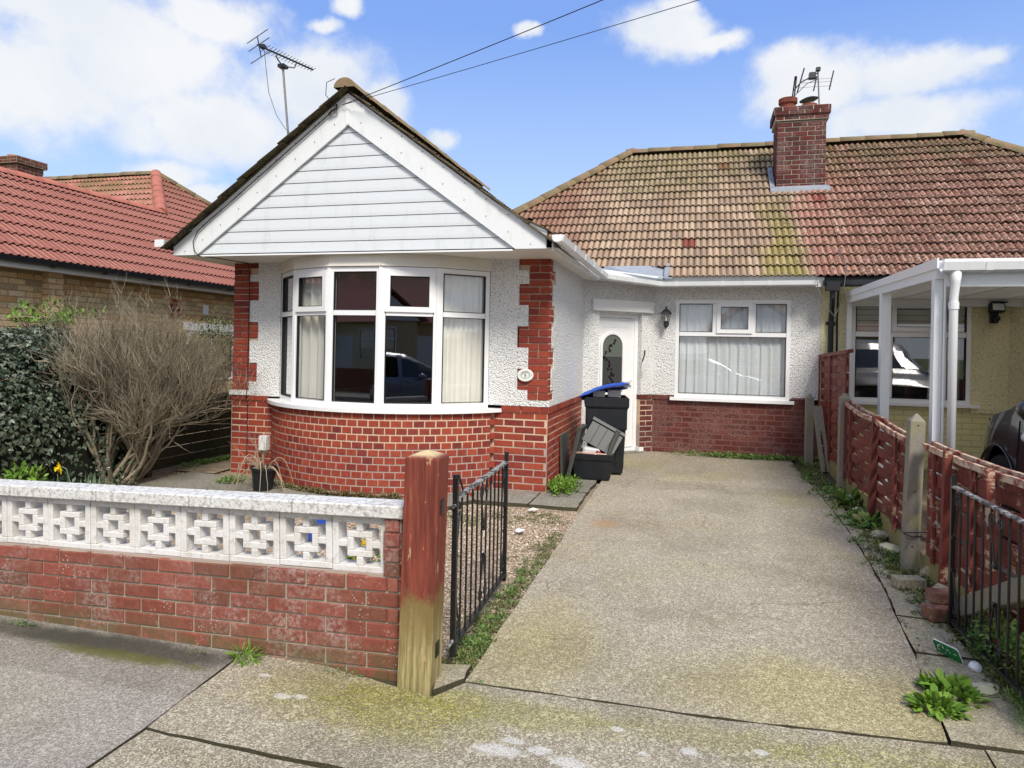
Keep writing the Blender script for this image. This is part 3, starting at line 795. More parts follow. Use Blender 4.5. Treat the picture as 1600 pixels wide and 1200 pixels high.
# the ribbed finish of the slab by the kerb: rows of small dents
mb = MB(); r_ = random.Random(4)
for j in range(7):
    for i in range(62):
        x = -2.08 + i * .0165 + (j % 2) * .008; y = 2.315 - j * .0155 - i * .0009
        mb.box(x, x + .010, y - .0045, y + .0045, -.006, -.0015)
mb.build('ribbed_finish', 'pavement concrete', cross)['kind'] = 'stuff'
kerb = struct(MB().box(-40, 40, .80, 1.02, -.2, -.02).build('kerb', 'joint dirt'))
kv = unit_variants('kerb_stone', 3, ch=.05, jit=.01, m='slab concrete')
pieces('kerb_stone', kerb, [Matrix.Translation((-9 + i * .915, .91, -.075)) @ Matrix.Diagonal((.905, .25, .16, 1)) for i in range(22)], kv)
# drive
def dl(y): return -1.05 + .02 * (y - 3.15) / 4.6 + .012 * mnoise.noise(Vector((0, y * 2.5, 1)))
def dr(y): return float(np.interp(y, [3.2, 4.24, 5.2, 6.4, 8, 10.1], [1.03, 1.155, 1.24, 1.29, 1.285, 1.235])) + .014 * mnoise.noise(Vector((3, y * 3.1, 1)))
ys = [3.165 + i * (9.95 - 3.165) / 80 for i in range(81)]
front = [(-1.05, 3.149), (-.55, 3.162), (.05, 3.168), (.55, 3.204), (1.03, 3.243)]
fr = []
for i in range(4):
    a, b = Vector(front[i]), Vector(front[i + 1])
    for j in range(10): p = a.lerp(b, j / 10); fr.append((p.x, p.y + .007 * mnoise.noise(Vector((p.x * 5, 0, 0))) + rnd.uniform(-.003, .003)))
P_ = fr + [(dr(y), y) for y in ys[1:]] + [(1.24, 10.06), (-.62, 10.06), (-.98, 9.72), (-1.03, 9.6)] + [(dl(y), y) for y in reversed(ys[1:]) if y < 9.5]
mb = MB(); n_ = len(P_)
bm = bmesh.new()
top = [bm.verts.new((x, y, gz(y) + .002)) for x, y in P_]; bot = [bm.verts.new((x, y, gz(y) - .07)) for x, y in P_]
bm.faces.new(top)
for i in range(n_): bm.faces.new((top[i], bot[i], bot[(i + 1) % n_], top[(i + 1) % n_]))
bmesh.ops.recalc_face_normals(bm, faces=bm.faces)
for f in bm.faces: f.material_index = 0 if len(f.verts) > 4 else 1
bmesh.ops.triangulate(bm, faces=[f for f in bm.faces if len(f.verts) > 4], ngon_method='EAR_CLIP')
me = bpy.data.meshes.new('driveway'); bm.to_mesh(me); bm.free(); me.materials.append(MATS['drive concrete']); me.materials.append(MATS['joint dirt'])
drive = bpy.data.objects.new('driveway', me); COL.objects.link(drive); struct(drive)
# narrow slabs between drive and fence
path = struct(sheet('side_path', 1.0, 1.75, 3.2, 10.05, 0, 'joint dirt', 1, 10, lambda x, y: gz(y) - .024))
yy = 3.27; k = 0; r_ = random.Random(5)
while yy < 8.3:
    L = r_.choice([.42, .5, .46, .6]); w_ = .26 if yy < 5 else .20
    a = dr(yy) + .012; b = dr(yy + L) + .012
    wr = 1.46 if yy < 4.8 else (1.46 if yy < 6 else 1.43)
    poly_slab('paving_slab', [(a, yy), (wr + r_.uniform(-.03, .03), yy + r_.uniform(-.02, .02)), (wr + r_.uniform(-.03, .03), yy + L - .015), (b, yy + L - .015)], 0, .05, 'slab concrete', path, sub=.08, jit=.007, zf=lambda y, o=r_.uniform(-.008, .004): gz(y) + o, seed=k)
    yy += L; k += 1
# old slabs round the bay
bayp = struct(sheet('garden_path', -6.0, -1.06, 6.1, 7.2, 0, 'joint dirt', 1, 2, lambda x, y: gz(y) - .07))
for i, q in enumerate([
    [(-1.10, 6.57), (-1.10, 7.2), (-1.55, 7.25), (-1.56, 6.56)], [(-1.58, 6.56), (-1.57, 7.06), (-2.1, 7.06), (-2.25, 6.9), (-2.12, 6.55)], [(-2.14, 6.54), (-2.3, 6.85), (-2.75, 6.55), (-2.9, 6.12), (-2.3, 6.15)],
    [(-2.92, 6.1), (-2.8, 6.45), (-3.6, 6.35), (-3.6, 5.95), (-3.0, 5.98)], [(-3.62, 5.95), (-3.62, 6.35), (-4.1, 6.5), (-4.45, 6.15), (-4.4, 5.92)],
    [(-4.42, 5.92), (-4.47, 6.15), (-4.13, 6.52), (-4.5, 6.8), (-5.1, 6.75), (-5.1, 5.95)], [(-5.12, 5.97), (-5.12, 6.75), (-5.7, 6.8), (-5.75, 6.02)],
    [(-1.10, 7.22), (-1.08, 7.85), (-1.52, 7.9), (-1.54, 7.27)], [(-1.1, 7.88), (-1.07, 8.6), (-1.52, 8.6), (-1.52, 7.92)], [(-1.07, 8.62), (-1.06, 9.55), (-1.48, 9.2), (-1.52, 8.62)]]):
    poly_slab('paving_slab', q, 0, .04, 'old slab', bayp, sub=.1, jit=.008, zf=lambda y, o=(i % 3) * .003: gz(y) + .002 + o, seed=20 + i)
struct(sheet('side_walk', -6.0, -5.42, 6.85, 16, 0, 'garden soil', 2, 12, lambda x, y: gz(y) - .01))

# gravel, many small stones
def gravel(name, n, region, seed, label):
    r = np.random.default_rng(seed); xs = r.uniform(region[0], region[1], n); ys_ = r.uniform(region[2], region[3], n)
    dens = np.array([mnoise.noise(Vector((x * .9, y * .9, 3))) for x, y in zip(xs, ys_)])
    k = dens > -.28; xs, ys_ = xs[k], ys_[k]; n = len(xs)
    base = np.array([(1, 0, 0), (-1, 0, 0), (0, 1, 0), (0, -1, 0), (0, 0, 1), (0, 0, -1)], float)
    F0 = [(0, 2, 4), (2, 1, 4), (1, 3, 4), (3, 0, 4), (2, 0, 5), (1, 2, 5), (3, 1, 5), (0, 3, 5)]
    sz = r.uniform(.004, .011, (n, 1, 1)) * r.uniform(.6, 1.25, (n, 1, 3)) * np.where(r.random((n, 1, 1)) > .96, 1.7, 1)
    ang = r.uniform(0, 2 * PI, n); c, s = np.cos(ang), np.sin(ang); tl = r.uniform(-.5, .5, n)
    v = base[None] * sz * (1 + r.uniform(-.3, .3, (n, 6, 3)))
    x = v[:, :, 0] * c[:, None] - v[:, :, 1] * s[:, None]; y = v[:, :, 0] * s[:, None] + v[:, :, 1] * c[:, None]; z = v[:, :, 2] * .7 + x * tl[:, None]
    zz = np.array([gf(a, b) for a, b in zip(xs, ys_)]) + r.uniform(0, .010, n)
    V = np.stack([x + xs[:, None], y + ys_[:, None], z + zz[:, None]], -1).reshape(-1, 3)
    F = (np.array(F0)[None] + (np.arange(n) * 6)[:, None, None]).reshape(-1, 3)
    me = bpy.data.meshes.new(name); me.from_pydata(V.tolist(), [], F.tolist()); me.materials.append(MATS['gravel'])
    o = bpy.data.objects.new(name, me); COL.objects.link(o); tag(o, label, 'gravel', kind='stuff'); return o
gravel('gravel', 42000, (-4.2, -1.06, 3.22, 6.5), 1, 'pinkish gravel covering the front garden behind the pierced block wall')
gravel('gravel', 9000, (-6.4, -4.2, 3.3, 6.0), 2, 'thin gravel on the soil beside the hedge and daffodils')
gravel('gravel', 3000, (-6.0, -5.42, 6.8, 11.5), 3, 'fine beige gravel of the side walk along the dark fence')

# ------------------------------------------------------------------ window builder
def bars(mb, x0, x1, z0, z1, w_, y0, y1, M):
    mb.box(x0, x1, y0, y1, z0, z0 + w_, M); mb.box(x0, x1, y0, y1, z1 - w_, z1, M)
    mb.box(x0, x0 + w_, y0, y1, z0 + w_, z1 - w_, M); mb.box(x1 - w_, x1, y0, y1, z0 + w_, z1 - w_, M)
def make_window(parent, M, W, H, lights, fw=.05, gl='window glass', name='window', fmat='frame plastic', bead=True):
    """M: local x along the wall, y outward, z up. lights: (x0,x1,z0,z1,opens) clear of the outer frame"""
    f = MB(); bars(f, 0, W, 0, H, fw, -.06, 0, M)
    wo_ = f
    win = None
    # mullions and transoms come from the gaps between lights
    cells = lights
    for (x0, x1, z0, z1, op) in cells:
        pass
    xs = sorted({c[0] for c in cells} | {c[1] for c in cells}); zs = sorted({c[2] for c in cells} | {c[3] for c in cells})
    for a, b in zip(xs[:-1], xs[1:]):
        for c, d in zip(zs[:-1], zs[1:]):
            mx, mz = (a + b) / 2, (c + d) / 2
            if not any(q[0] <= mx <= q[1] and q[2] <= mz <= q[3] for q in cells) and b - a > .001 and d - c > .001:
                f.box(a, b, -.06, -.0005, c, d, M)
    win = f.build(name, fmat, parent)
    for (x0, x1, z0, z1, op) in cells:
        e = 0
        if op:
            s = MB(); bars(s, x0 - .015, x1 + .015, z0 - .015, z1 + .015, .055, .0008, .018, M); s.build('sash', fmat, win); e = .040
        sl = MB(); bars(sl, x0 + e, x1 - e, z0 + e, z1 - e, .006, -.03, .003 if not op else .0185, M); sl.build('seal', 'rubber seal', win)
        y = -.028
        p = MB(); p.box(x0 + e + .003, x1 - e - .003, y - .004, y, z0 + e + .003, z1 - e - .003, M); p.build('pane', gl, win)
    return win
def curtain_mesh(mb, x0, x1, z0, z1, y, M, amp=.03, wl=.11, seed=0, gather=1.0):
    r = random.Random(seed); n = max(12, int((x1 - x0) / .012)); vs = []; fs = []
    ph = [r.uniform(0, 6) for _ in range(4)]
    for j, z in enumerate((z1, z1 * .66 + z0 * .34, z1 * .33 + z0 * .67, z0)):
        for i in range(n + 1):
            t = i / n; x = x0 + (x1 - x0) * t; a = x / wl * 2 * PI
            yy = amp * (math.sin(a + ph[0]) + .5 * math.sin(a * 1.7 + ph[1] + j * .25)) * (.75 + .12 * j)
            vs.append((x + .01 * math.sin(a * .7 + j * .7 + ph[2]), y + yy, z))
    for j in range(3):
        for i in range(n): a = j * (n + 1) + i; fs.append((a, a + 1, a + n + 2, a + n + 1))
    mb.add(vs, fs, M)

# ------------------------------------------------------------------ the white bungalow
house = thing('bungalow', 'white pebbledashed bungalow with white clad gable over a curved bay window and red brick base', 'house', (-1.9, 8.5, .1))
FY, SX, RY = 7.08, -1.51, 10.09
A_, B_ = Vector((SX, 9.25, 0)), Vector((-.62, RY, 0))
dv = (B_ - A_).normalized(); dn = Vector((dv.y, -dv.x, 0)); DL = (B_ - A_).length
BAY_C = (-3.44, 8.0); BAY_R = 1.575
def arc(R_, a0, a1, n, cx=BAY_C[0], cy=BAY_C[1]):
    return [(cx + R_ * math.sin(R(a0 + (a1 - a0) * i / n)), cy - R_ * math.cos(R(a0 + (a1 - a0) * i / n))) for i in range(n + 1)]

# mortar core under the bricks
core = MB()
core.box(-5.37, -4.70, FY, FY + .22, -.05, .955); core.box(-2.18, SX, FY, FY + .22, -.05, .955)
core.box(SX - .22, SX, FY + .22, 9.25, -.05, .93)
core.prism([(SX, 9.25), (B_.x, B_.y), (B_.x - .1, B_.y + .25), (SX - .22, 9.4)][::1], -.05, .02, 'z')
RB = 1.66
ob = arc(RB, -53, 53, 40); ib = arc(RB - .2, -53, 53, 40)
core.prism(ob + ib[::-1], -.05, .925, 'z')
# plinth right of the door and under the rear window
M_d = frame((A_.x, A_.y, 0), dv, dn)
core.box(1.0, DL, -.2, 0, .0, .92, M_d)
core.box(-.62, 1.60, RY, RY + .22, 0, .92)
core.box(-5.37, -5.15, FY + .22, 16, -.05, .955)
# quoin backs
core.box(-5.37, -5.02, FY + .01, FY + .22, .955, 2.56); core.box(-1.84, SX, FY + .01, FY + .22, .955, 2.56)
wall = core.build('brickwork', 'mortar', house)
bl_front = []; 
bl_front += stretcher((-5.37, FY, 0), (1, 0, 0), (0, -1, 0), .62, .03, .92, ph=0)
bl_front += stretcher((-2.11, FY, 0), (1, 0, 0), (0, -1, 0), -SX * 0 + (.60), .03, .92, ph=.1)
bl_front += stretcher((SX, FY, 0), (0, 1, 0), (1, 0, 0), 2.2, .03, .92, ph=.1125)
# bow: headers
z = .03; i = 0
while z < .9:
    n_h = 28; a0 = -55.5; a1 = 55.5
    for j in range(n_h):
        t = (j + .5 + (.5 if i % 2 else 0)) / n_h
        if t > .995: continue
        a = R(a0 + (a1 - a0) * t); wd_ = BAY_R * 0 + RB * R(a1 - a0) / n_h - .010
        c = Vector((BAY_C[0] + (RB + .004 - .05 + rnd.uniform(-.0015, .0015)) * math.sin(a), BAY_C[1] - (RB + .004 - .05) * math.cos(a), z + .0375))
        bl_front.append(frame(c, (math.cos(a), math.sin(a), 0), (math.sin(a), -math.cos(a), 0)) @ Matrix.Rotation(rnd.uniform(-.012, .012), 4, 'Y') @ Matrix.Diagonal((wd_ * rnd.uniform(.97, 1.02), .1, .064 * rnd.uniform(.96, 1.03), 1)))
    z += .075; i += 1
# projecting top course by the pillars
for (x, L) in ((-5.38, .5), (-2.02, .52)):
    bl_front += course((x, FY - .012, 0), (1, 0, 0), (0, -1, 0), L, .925, 0)
bl_front += course((SX + .012, FY - .01, 0), (0, 1, 0), (1, 0, 0), 2.2, .925, .05)
# quoins: bands of wide and narrow
WIDE = ([(2.115, 2.34), (1.635, 1.86), (1.155, 1.38)], [(2.07, 2.295), (1.62, 1.845), (1.17, 1.395)])
def in_band(z, b): return any(a - .01 <= z + .03 <= c + .01 for a, c in b)
z = .99; i = 0
while z < 2.52:
    wL = .345 if in_band(z, WIDE[0]) or z > 2.42 else .230
    bl_front += course((-5.37, FY, 0), (1, 0, 0), (0, -1, 0), wL, z, (i % 2) * .1125, proud=.004)
    wR = .335 if in_band(z, WIDE[1]) or z > 2.44 else .165 + .06
    if z > 1.06:
        bl_front += course((SX - wR, FY, 0), (1, 0, 0), (0, -1, 0), wR, z, (i % 2) * .1125, proud=.004)
        wS = .11 if in_band(z, WIDE[1]) else .22
        bl_front += course((SX, FY, 0), (0, 1, 0), (1, 0, 0), wS, z, 0, proud=.004)
    z += .075; i += 1
big = lambda M: (M.translation - CAM).length
pieces('brick', wall, bl_front, BR['red'], cap=300)
bl_rear = stretcher((-.60, RY, 0), (1, 0, 0), (0, -1, 0), 2.13, .16, .92, ph=.05)
bl_rear += stretcher(A_ + dv * 1.0, dv, dn, .24, .16, .92)
bl_rear += course((-.62, RY - .014, 0), (1, 0, 0), (0, -1, 0), .34, .915, 0) + course((1.24, RY - .014, 0), (1, 0, 0), (0, -1, 0), .3, .915, 0) + course(A_ + dv * .99 + dn * .012, dv, dn, .25, .915, 0)
cm = MB(); cm.box(-.615, 1.6, RY - .0025, RY, 0, .92); rw = cm.build('rear_brickwork', 'mortar dark', house)
pieces('brick', rw, bl_rear, BR['dark'], cap=220)

# render panels, 15 mm proud of the mortar
PR = .014
rp = MB()
def band_panels():
    zs = sorted({.99, 2.56} | {q for b in WIDE[0] for q in b} | {2.42})
    out = MB()
    for a, b in zip(zs[:-1], zs[1:]):
        m_ = (a + b) / 2; x0 = -5.02 if (in_band(m_ - .03, WIDE[0]) or m_ > 2.43) else -5.137
        j = rnd.uniform(-.008, .008)
        out.box(x0 + j, -4.72, FY - PR, FY + .2, a, b)
    return out
band_panels().build('rendered_wall', 'white pebbledash', wall)
zs = sorted({1.06, 2.56} | {q for b in WIDE[1] for q in b} | {2.44}); out = MB()
out.box(-2.16, SX - .151, FY - PR, FY + .0095, 1.0, 1.06)
for a, b in zip(zs[:-1], zs[1:]):
    m_ = (a + b) / 2; w_ = in_band(m_ - .03, WIDE[1]) or m_ > 2.45
    x1 = SX - (.335 if w_ else .225) + rnd.uniform(-.008, .008)
    out.box(-2.16, x1, FY - PR, FY + .0095, a, b)
    out.box(SX - .15, SX + PR, FY + (.115 if w_ else .225) + rnd.uniform(-.006, .006), 9.25, a, b)
out.box(SX - .15, SX + PR, FY - PR, 9.25, 1.0, 1.06)
out.build('rendered_wall', 'white pebbledash', wall)
MB().box(-5.39, -5.135, FY - .03, FY + .0, .993, 1.05).build('ledge', 'white paint', wall)
out = MB()
# diagonal wall with the door opening
out.box(0, .266, -.2, PR, .0, 2.56, M_d); out.box(.266, 1.0, -.2, PR, 2.13, 2.56, M_d); out.box(1.0, DL + .006, -.2, PR, .99, 2.56, M_d)
out.box(1.0, DL, -.2, -.0, .92, .99, M_d)
# rear wall with the window opening
wx0, wx1, wz0, wz1 = -.31, 1.22, .965, 2.345
out.box(-.626, wx0, RY - PR, RY + .22, .99, 2.56); out.box(wx0, wx1, RY - PR, RY + .22, wz1, 2.56); out.box(wx1, 1.6, RY - PR, RY + .22, .99, 2.56)
out.box(wx0, wx1, RY + .001, RY + .22, .922, wz0)
out.build('rendered_wall', 'white pebbledash', house)
MB().box(.13, 1.185, .0, PR + .05, 2.15, 2.31, M_d).build('lintel', 'white paint', house, bevel=.006)
# unseen shell: left side wall, rear wall, floor, ceiling
sh = MB()
sh.box(-5.37, -5.15, FY + .22, 16, .96, 2.56); sh.box(-5.37, 1.6, 16, 16.2, 0, 2.56); sh.box(-5.15, 1.59, RY + .3, 15.98, .12, .16)
sh.box(-5.15, SX - .25, FY + .25, RY + .3, .12, .16)
sh.box(1.55, 1.6, RY + .23, 15.98, .16, 2.5); sh.box(-5.14, SX - .23, 10.9, 10.95, .17, 2.5); sh.box(SX - .3, -.95, 9.5, 9.52, 0.17, .2)
sh.box(-5.14, SX - .05, FY + .05, RY + .2, 2.52, 2.55); sh.box(-5.14, 1.59, RY + .201, 15.9, 2.52, 2.55)
sh.box(SX - .26, 1.5, 13.2, 13.25, .17, 2.5)
sh.build('inner_wall', 'room', house)

# bay window: five faces on the arc
vb = [(BAY_C[0] + BAY_R * math.sin(R(-54 + 21.6 * k)), BAY_C[1] - BAY_R * math.cos(R(-54 + 21.6 * k))) for k in range(6)]
curt = [(0, 1, 1), (0, .55, 2), (0, 0, 0), (0, 0, 0), (0, 1, 5)]
for k in range(5):
    a = Vector((*vb[k], 0)); b = Vector((*vb[k + 1], 0)); u = (b - a).normalized(); n = Vector((u.y, -u.x, 0)); W = (b - a).length
    zb = .965; H = 2.425 - zb
    M = frame((a.x, a.y, zb), u, n)
    op = k in (1, 3)
    w_ = make_window(house, M, W, H, [(.055, W - .055, .06, .955, 0), (.055, W - .055, 1.01, H - .055, op)], name='bay_window')
    if k < 5:   # corner post between faces
        if k > 0: MB().box(-.022, .022, -.055, .006, 0, H, M).build('corner_post', 'frame plastic', w_)
    cm = MB()
    if k == 0: curtain_mesh(cm, .02, W, -.02, H, -.11, M, seed=1)
    if k == 1: curtain_mesh(cm, .0, W * .62, -.02, H, -.12, M, seed=2, wl=.13)
    if k == 4: curtain_mesh(cm, .0, W - .02, -.02, H, -.10, M, amp=.018, wl=.06, seed=3)
    if cm.v: cm.build('curtain', 'curtain cream' if k != 0 else 'curtain grey', w_, smooth=True)
    # fascia panel over the window and trim
    fp = MB(); fp.box(-.006, W + .006, -.05, .012, H + .005, 2.556 - zb, M); fa = fp.build('fascia_panel', 'cream soffit', house)
    MB().box(.0, W, .0125, .022, H + .004, H + .022, M).build('trim', 'cream soffit', fa)
# sill and soffit
so = arc(RB + .05, -57.5, 57.5, 46); si = arc(BAY_R - .06, -55, 55, 40)
sill = MB().prism(so + si[::-1], .926, .9645, 'z').build('window_sill', 'frame plastic', house)
# gable
GY = 6.35
sof = MB()
sof.prism([(-5.60, GY + .03), (-1.42, GY + .03), (-1.30, GY + .1), (-1.27, 8.98), (-.50, 9.80), (1.6, 9.80), (1.6, RY), (-.62, RY), (SX, 9.25), (SX, FY), (-5.37, FY), (-5.37, 16), (-5.62, 16), (-5.62, GY + .03)], 2.558, 2.575, 'z')
soffit = sof.build('soffit', 'cream soffit', house)
AX, AZ = -3.50, 4.185
def top_z(x):
    d = abs(x - AX); z = AZ - .735 * d
    if d > 1.62: z += .22 * (d - 1.62) ** 1.6 * 1.35
    return z
for sgn in (-1, 1):
    xs_ = [AX + sgn * t for t in (.0, .4, .8, 1.2, 1.6, 1.75, 1.9, 2.0, 2.09)]
    poly = [(x, top_z(x)) for x in xs_] + [(xs_[-1], 2.56), (AX + sgn * 1.80, 2.56), (AX, 3.865)]
    bb = MB().prism(poly, GY - .002 * (sgn > 0), GY + .024, 'y').build('barge_board', 'white plastic', house)
    # cap strip along the top
    cs = MB(); pts = [(x, top_z(x)) for x in xs_]
    cs.prism(pts + [(x, z - .022) for x, z in reversed(pts)], GY - .012, GY - .003, 'y'); cs.build('trim_strip', 'frame plastic', bb)
    for q in range(9):
        t = .15 + q * .225; x = AX + sgn * t
        for dz in (.035, .20):
            MB().lathe([(.0045, 0), (.0045, .004)], 6, Matrix.Translation((x, GY - .004, top_z(x) - dz)) @ Matrix.Rotation(R(90), 4, 'X')).build('nail', 'rubber seal', bb)
    MB().box(min(AX + sgn * 2.09, AX + sgn * 2.10), max(AX + sgn * 2.09, AX + sgn * 2.10), GY, GY + .04, 2.56, top_z(AX + sgn * 2.09)).build('end_cap', 'white plastic', bb)
MB().prism([(AX - .03, 4.16), (AX + .03, 4.16), (AX + .018, 3.87), (AX - .018, 3.855)], GY - .010, GY - .004, 'y').build('barge_joint', 'frame plastic', house)
MB().prism([(-5.30, 2.565), (-1.70, 2.565), (AX, 3.9)], GY + .06, GY + .10, 'y').build('gable_backing', 'grey plastic', house)
nb = 11; zc = 2.56
for i in range(nb):
    h = .1235; z0 = zc + i * h; z1 = z0 + h - .0045
    def xr(z): return max(0.0, (3.90 - z) / .73)
    a0, a1 = xr(z0), xr(min(z1, 3.895))
    if a0 < .03: break
    z1 = min(z1, 3.89)
    m = MB(); V = []
    zm = z0 + (z1 - z0) * .28
    am = xr(zm)
    prof = [(z0, a0, GY + .030), (zm, am, GY + .030), (z1, a1, GY + .037)]
    V = [(AX - a, y, z) for z, a, y in prof] + [(AX + a, y, z) for z, a, y in prof] + [(AX - a0, GY + .058, z0), (AX + a0, GY + .058, z0), (AX - a1, GY + .058, z1), (AX + a1, GY + .058, z1)]
    m.add(V, [(0, 3, 4, 1), (1, 4, 5, 2), (6, 7, 3, 0), (2, 5, 9, 8)])
    m.build('cladding_board', 'white cladding', house)
MB().box(-5.27, -1.73, GY + .012, GY + .029, 2.545, 2.562).build('trim', 'frame plastic', house)

# roof ------------------------------------------------------------------
# main slope: eave y 9.75 z 2.62, ridge y 13 z 5.28
E0y, E0z, RYr, RZr = 9.75, 2.625, 13.0, 5.27
mv = Vector((0, RYr - E0y, RZr - E0z)); mL = mv.length; mv.normalize(); mn = Vector((0, -mv.z, mv.y))
RXL, RXR = -1.31, 4.23; PT = 1.50
WE = -1.23; WS = .735
def wingz(x): return AZ + .03 - WS * abs(x - AX)
def mainz(y): return E0z + (y - E0y) * (RZr - E0z) / (RYr - E0y)
deck = MB()
half = RYr - E0y
HXL = RXL - half
deck.add([(HXL, E0y, E0z), (PT, E0y + .08, E0z + .02), (PT, RYr, RZr), (RXL, RYr, RZr), (HXL, RYr + half, E0z), (PT, RYr + half, E0z)], [(0, 1, 2, 3), (0, 3, 4), (3, 2, 5, 4)])
yv = RYr
vy = E0y + (wingz(AX) - E0z) / ((RZr - E0z) / half)
deck.add([(AX - 2.14, GY - .03, wingz(AX - 2.14) - .02), (AX, GY - .03, wingz(AX) - .02), (AX, vy, wingz(AX) - .02), (AX - 2.14, 16, wingz(AX - 2.14) - .02), (AX, 16, wingz(AX) - .02)], [(0, 1, 4, 3)])
deck.add([(AX, GY - .03, wingz(AX) - .02), (AX + 2.2, GY - .03, wingz(AX + 2.2) - .0), (AX + 2.2, 9.0, wingz(AX + 2.2) - .0), (AX + 2.2, 10.0, wingz(AX + 2.2)), (AX, vy, wingz(AX) - .02)], [(0, 1, 2, 3, 4)])
roof = deck.build('roof', 'roof felt', house, fix=False)
G, TW = .2560, .1745
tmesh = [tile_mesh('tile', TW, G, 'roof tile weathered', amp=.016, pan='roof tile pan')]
def in_main(u_, v_, p):
    x, y = p.x, p.y
    if x < RXL - (RYr - y) + .02: return False
    if p.z < wingz(x) + .015 and x < AX + 2.35 and x > AX - .3: return False
    if x <= AX: return False
    if x < -.42 and y < 9.98 : return False
    if abs(x - 1.505) < .40 and 11.72 < y < 12.2: return False
    return True
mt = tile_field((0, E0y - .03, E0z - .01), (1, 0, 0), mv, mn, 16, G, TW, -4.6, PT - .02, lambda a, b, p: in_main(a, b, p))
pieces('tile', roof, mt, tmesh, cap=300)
wv = Vector((-math.cos(math.atan(WS)), 0, math.sin(math.atan(WS)))); wn = Vector((math.sin(math.atan(WS)), 0, math.cos(math.atan(WS))))
mossy = [tile_mesh('tile', TW, .30, 'roof tile mossy', th=.018, amp=.008)]
wing = tile_field((AX + 2.16, GY - .045, wingz(AX + 2.16) - .018), (0, 1, 0), wv, wn, 9, .296, TW, 0, 5.5, lambda a, b, p: p.x > AX + .05 and (p.y < E0y or p.z > mainz(p.y) + .0), jit=.01)
wv2 = Vector((-wv.x, 0, wv.z)); wn2 = Vector((-wn.x, 0, wn.z))
wing += tile_field((AX - 2.16, GY - .045, wingz(AX - 2.16) - .018), (0, -1, 0), wv2, wn2, 9, .296, TW, -5.5 - .0, 0, lambda a, b, p: p.x < AX - .05, jit=.01)
joined('tile', roof, wing, mossy)
# flared verge edge: mortar bed and undercloak
for sgn in (-1, 1):
    xs_ = [AX + sgn * t for t in (.02, .4, .8, 1.2, 1.6, 1.75, 1.9, 2.0, 2.12)]
    top_ = [(x, top_z(x) + .004) for x in xs_]
    MB().prism(top_ + [(x, z + .012) for x, z in reversed(top_)], GY - .030, GY + .3, 'y').build('verge', 'roof tile mossy', roof)
rv = [ridge_mesh('ridge_tile', 'ridge tile old', L=.46, r=.115)]
rl = ridge_line((AX, GY - .10, wingz(AX) + .035), (AX, 10.9, wingz(AX) + .035))
rl += ridge_line((RXL - .05, RYr, RZr + .045), (PT, RYr, RZr + .045), .40)
rl += ridge_line((HXL + .1, E0y + .1, E0z + .12), (RXL + .02, RYr, RZr + .05), .37)
pieces('ridge_tile', roof, rl, rv)
# lead sheet in the corner
MB().add([(-1.24, 9.02, 2.665), (-.46, 9.76, 2.60), (-.30, 9.86, 2.71), (-.42, 10.02, 2.83), (-1.2, 10.0, 2.83), (-1.26, 9.6, 2.78)], [(0, 1, 2, 3, 4, 5)]).build('lead_sheet', 'lead', roof)
MB().box(-.47, -.36, 9.70, 9.98, 0, .02, Matrix.Translation((0, 0, 0)) @ Matrix(((1, 0, 0, 0), (0, 1, 0, 0), (0, .82, 1, 2.61 - .82 * 9.70), (0, 0, 0, 1)))).build('lead_saddle', 'lead', roof)
# chimney
ch = MB(); cx0, cx1, cy0, cy1 = 1.16, 1.885, 11.68, 12.25
ch.box(cx0 + .004, cx1 - .004, cy0 + .004, cy1, 4.0, 5.30); ch.box(cx0 - .03, cx1 + .03, cy0 - .03, cy1 + .03, 5.31, 5.40); ch.box(cx0 - .055, cx1 + .055, cy0 - .055, cy1 + .055, 5.401, 5.515)
chim = ch.build('chimney', 'mortar grey', house)
cb = stretcher((cx0, cy0, 0), (1, 0, 0), (0, -1, 0), cx1 - cx0, 4.16, 5.30, keep=None)
cb += stretcher((cx0, cy1, 0), (0, -1, 0), (-1, 0, 0), cy1 - cy0, 4.16, 5.30, ph=.1)
cb += course((cx0 - .03, cy0 - .03, 0), (1, 0, 0), (0, -1, 0), cx1 - cx0 + .06, 5.315, .1) + course((cx0 - .055, cy0 - .055, 0), (1, 0, 0), (0, -1, 0), cx1 - cx0 + .11, 5.385, 0) + course((cx0 - .055, cy0 - .055, 0), (1, 0, 0), (0, -1, 0), cx1 - cx0 + .11, 5.455 - .005, .1)
cb += course((cx0 - .055, cy1 + .05, 0), (0, -1, 0), (-1, 0, 0), .66, 5.385, .1) + course((cx0 - .055, cy1 + .05, 0), (0, -1, 0), (-1, 0, 0), .66, 5.45, 0)
pieces('brick', chim, cb, BR['chim'], cap=75)
MB().prism([(cx0 - .03, cy0 - .02), (cx1 + .03, cy0 - .02), (cx1 - .05, cy1), (cx0 + .05, cy1)], 5.516, 5.535, 'z').build('flaunching', 'mortar grey', chim)
pt = MB().lathe([(.12, 5.53), (.115, 5.66), (.145, 5.67), (.145, 5.745), (.12, 5.75), (.10, 5.75), (.10, 5.66)], 18, Matrix.Translation((1.34, 11.95, 0)))
pt.build('chimney_pot', 'pot clay', chim, smooth=False)
MB().lathe([(.14, 5.53), (.125, 5.63), (.105, 5.63), (.10, 5.56)], 18, Matrix.Translation((1.66, 11.95, 0))).build('chimney_pot', 'pot clay', chim)
sk = (RZr - E0z) / half
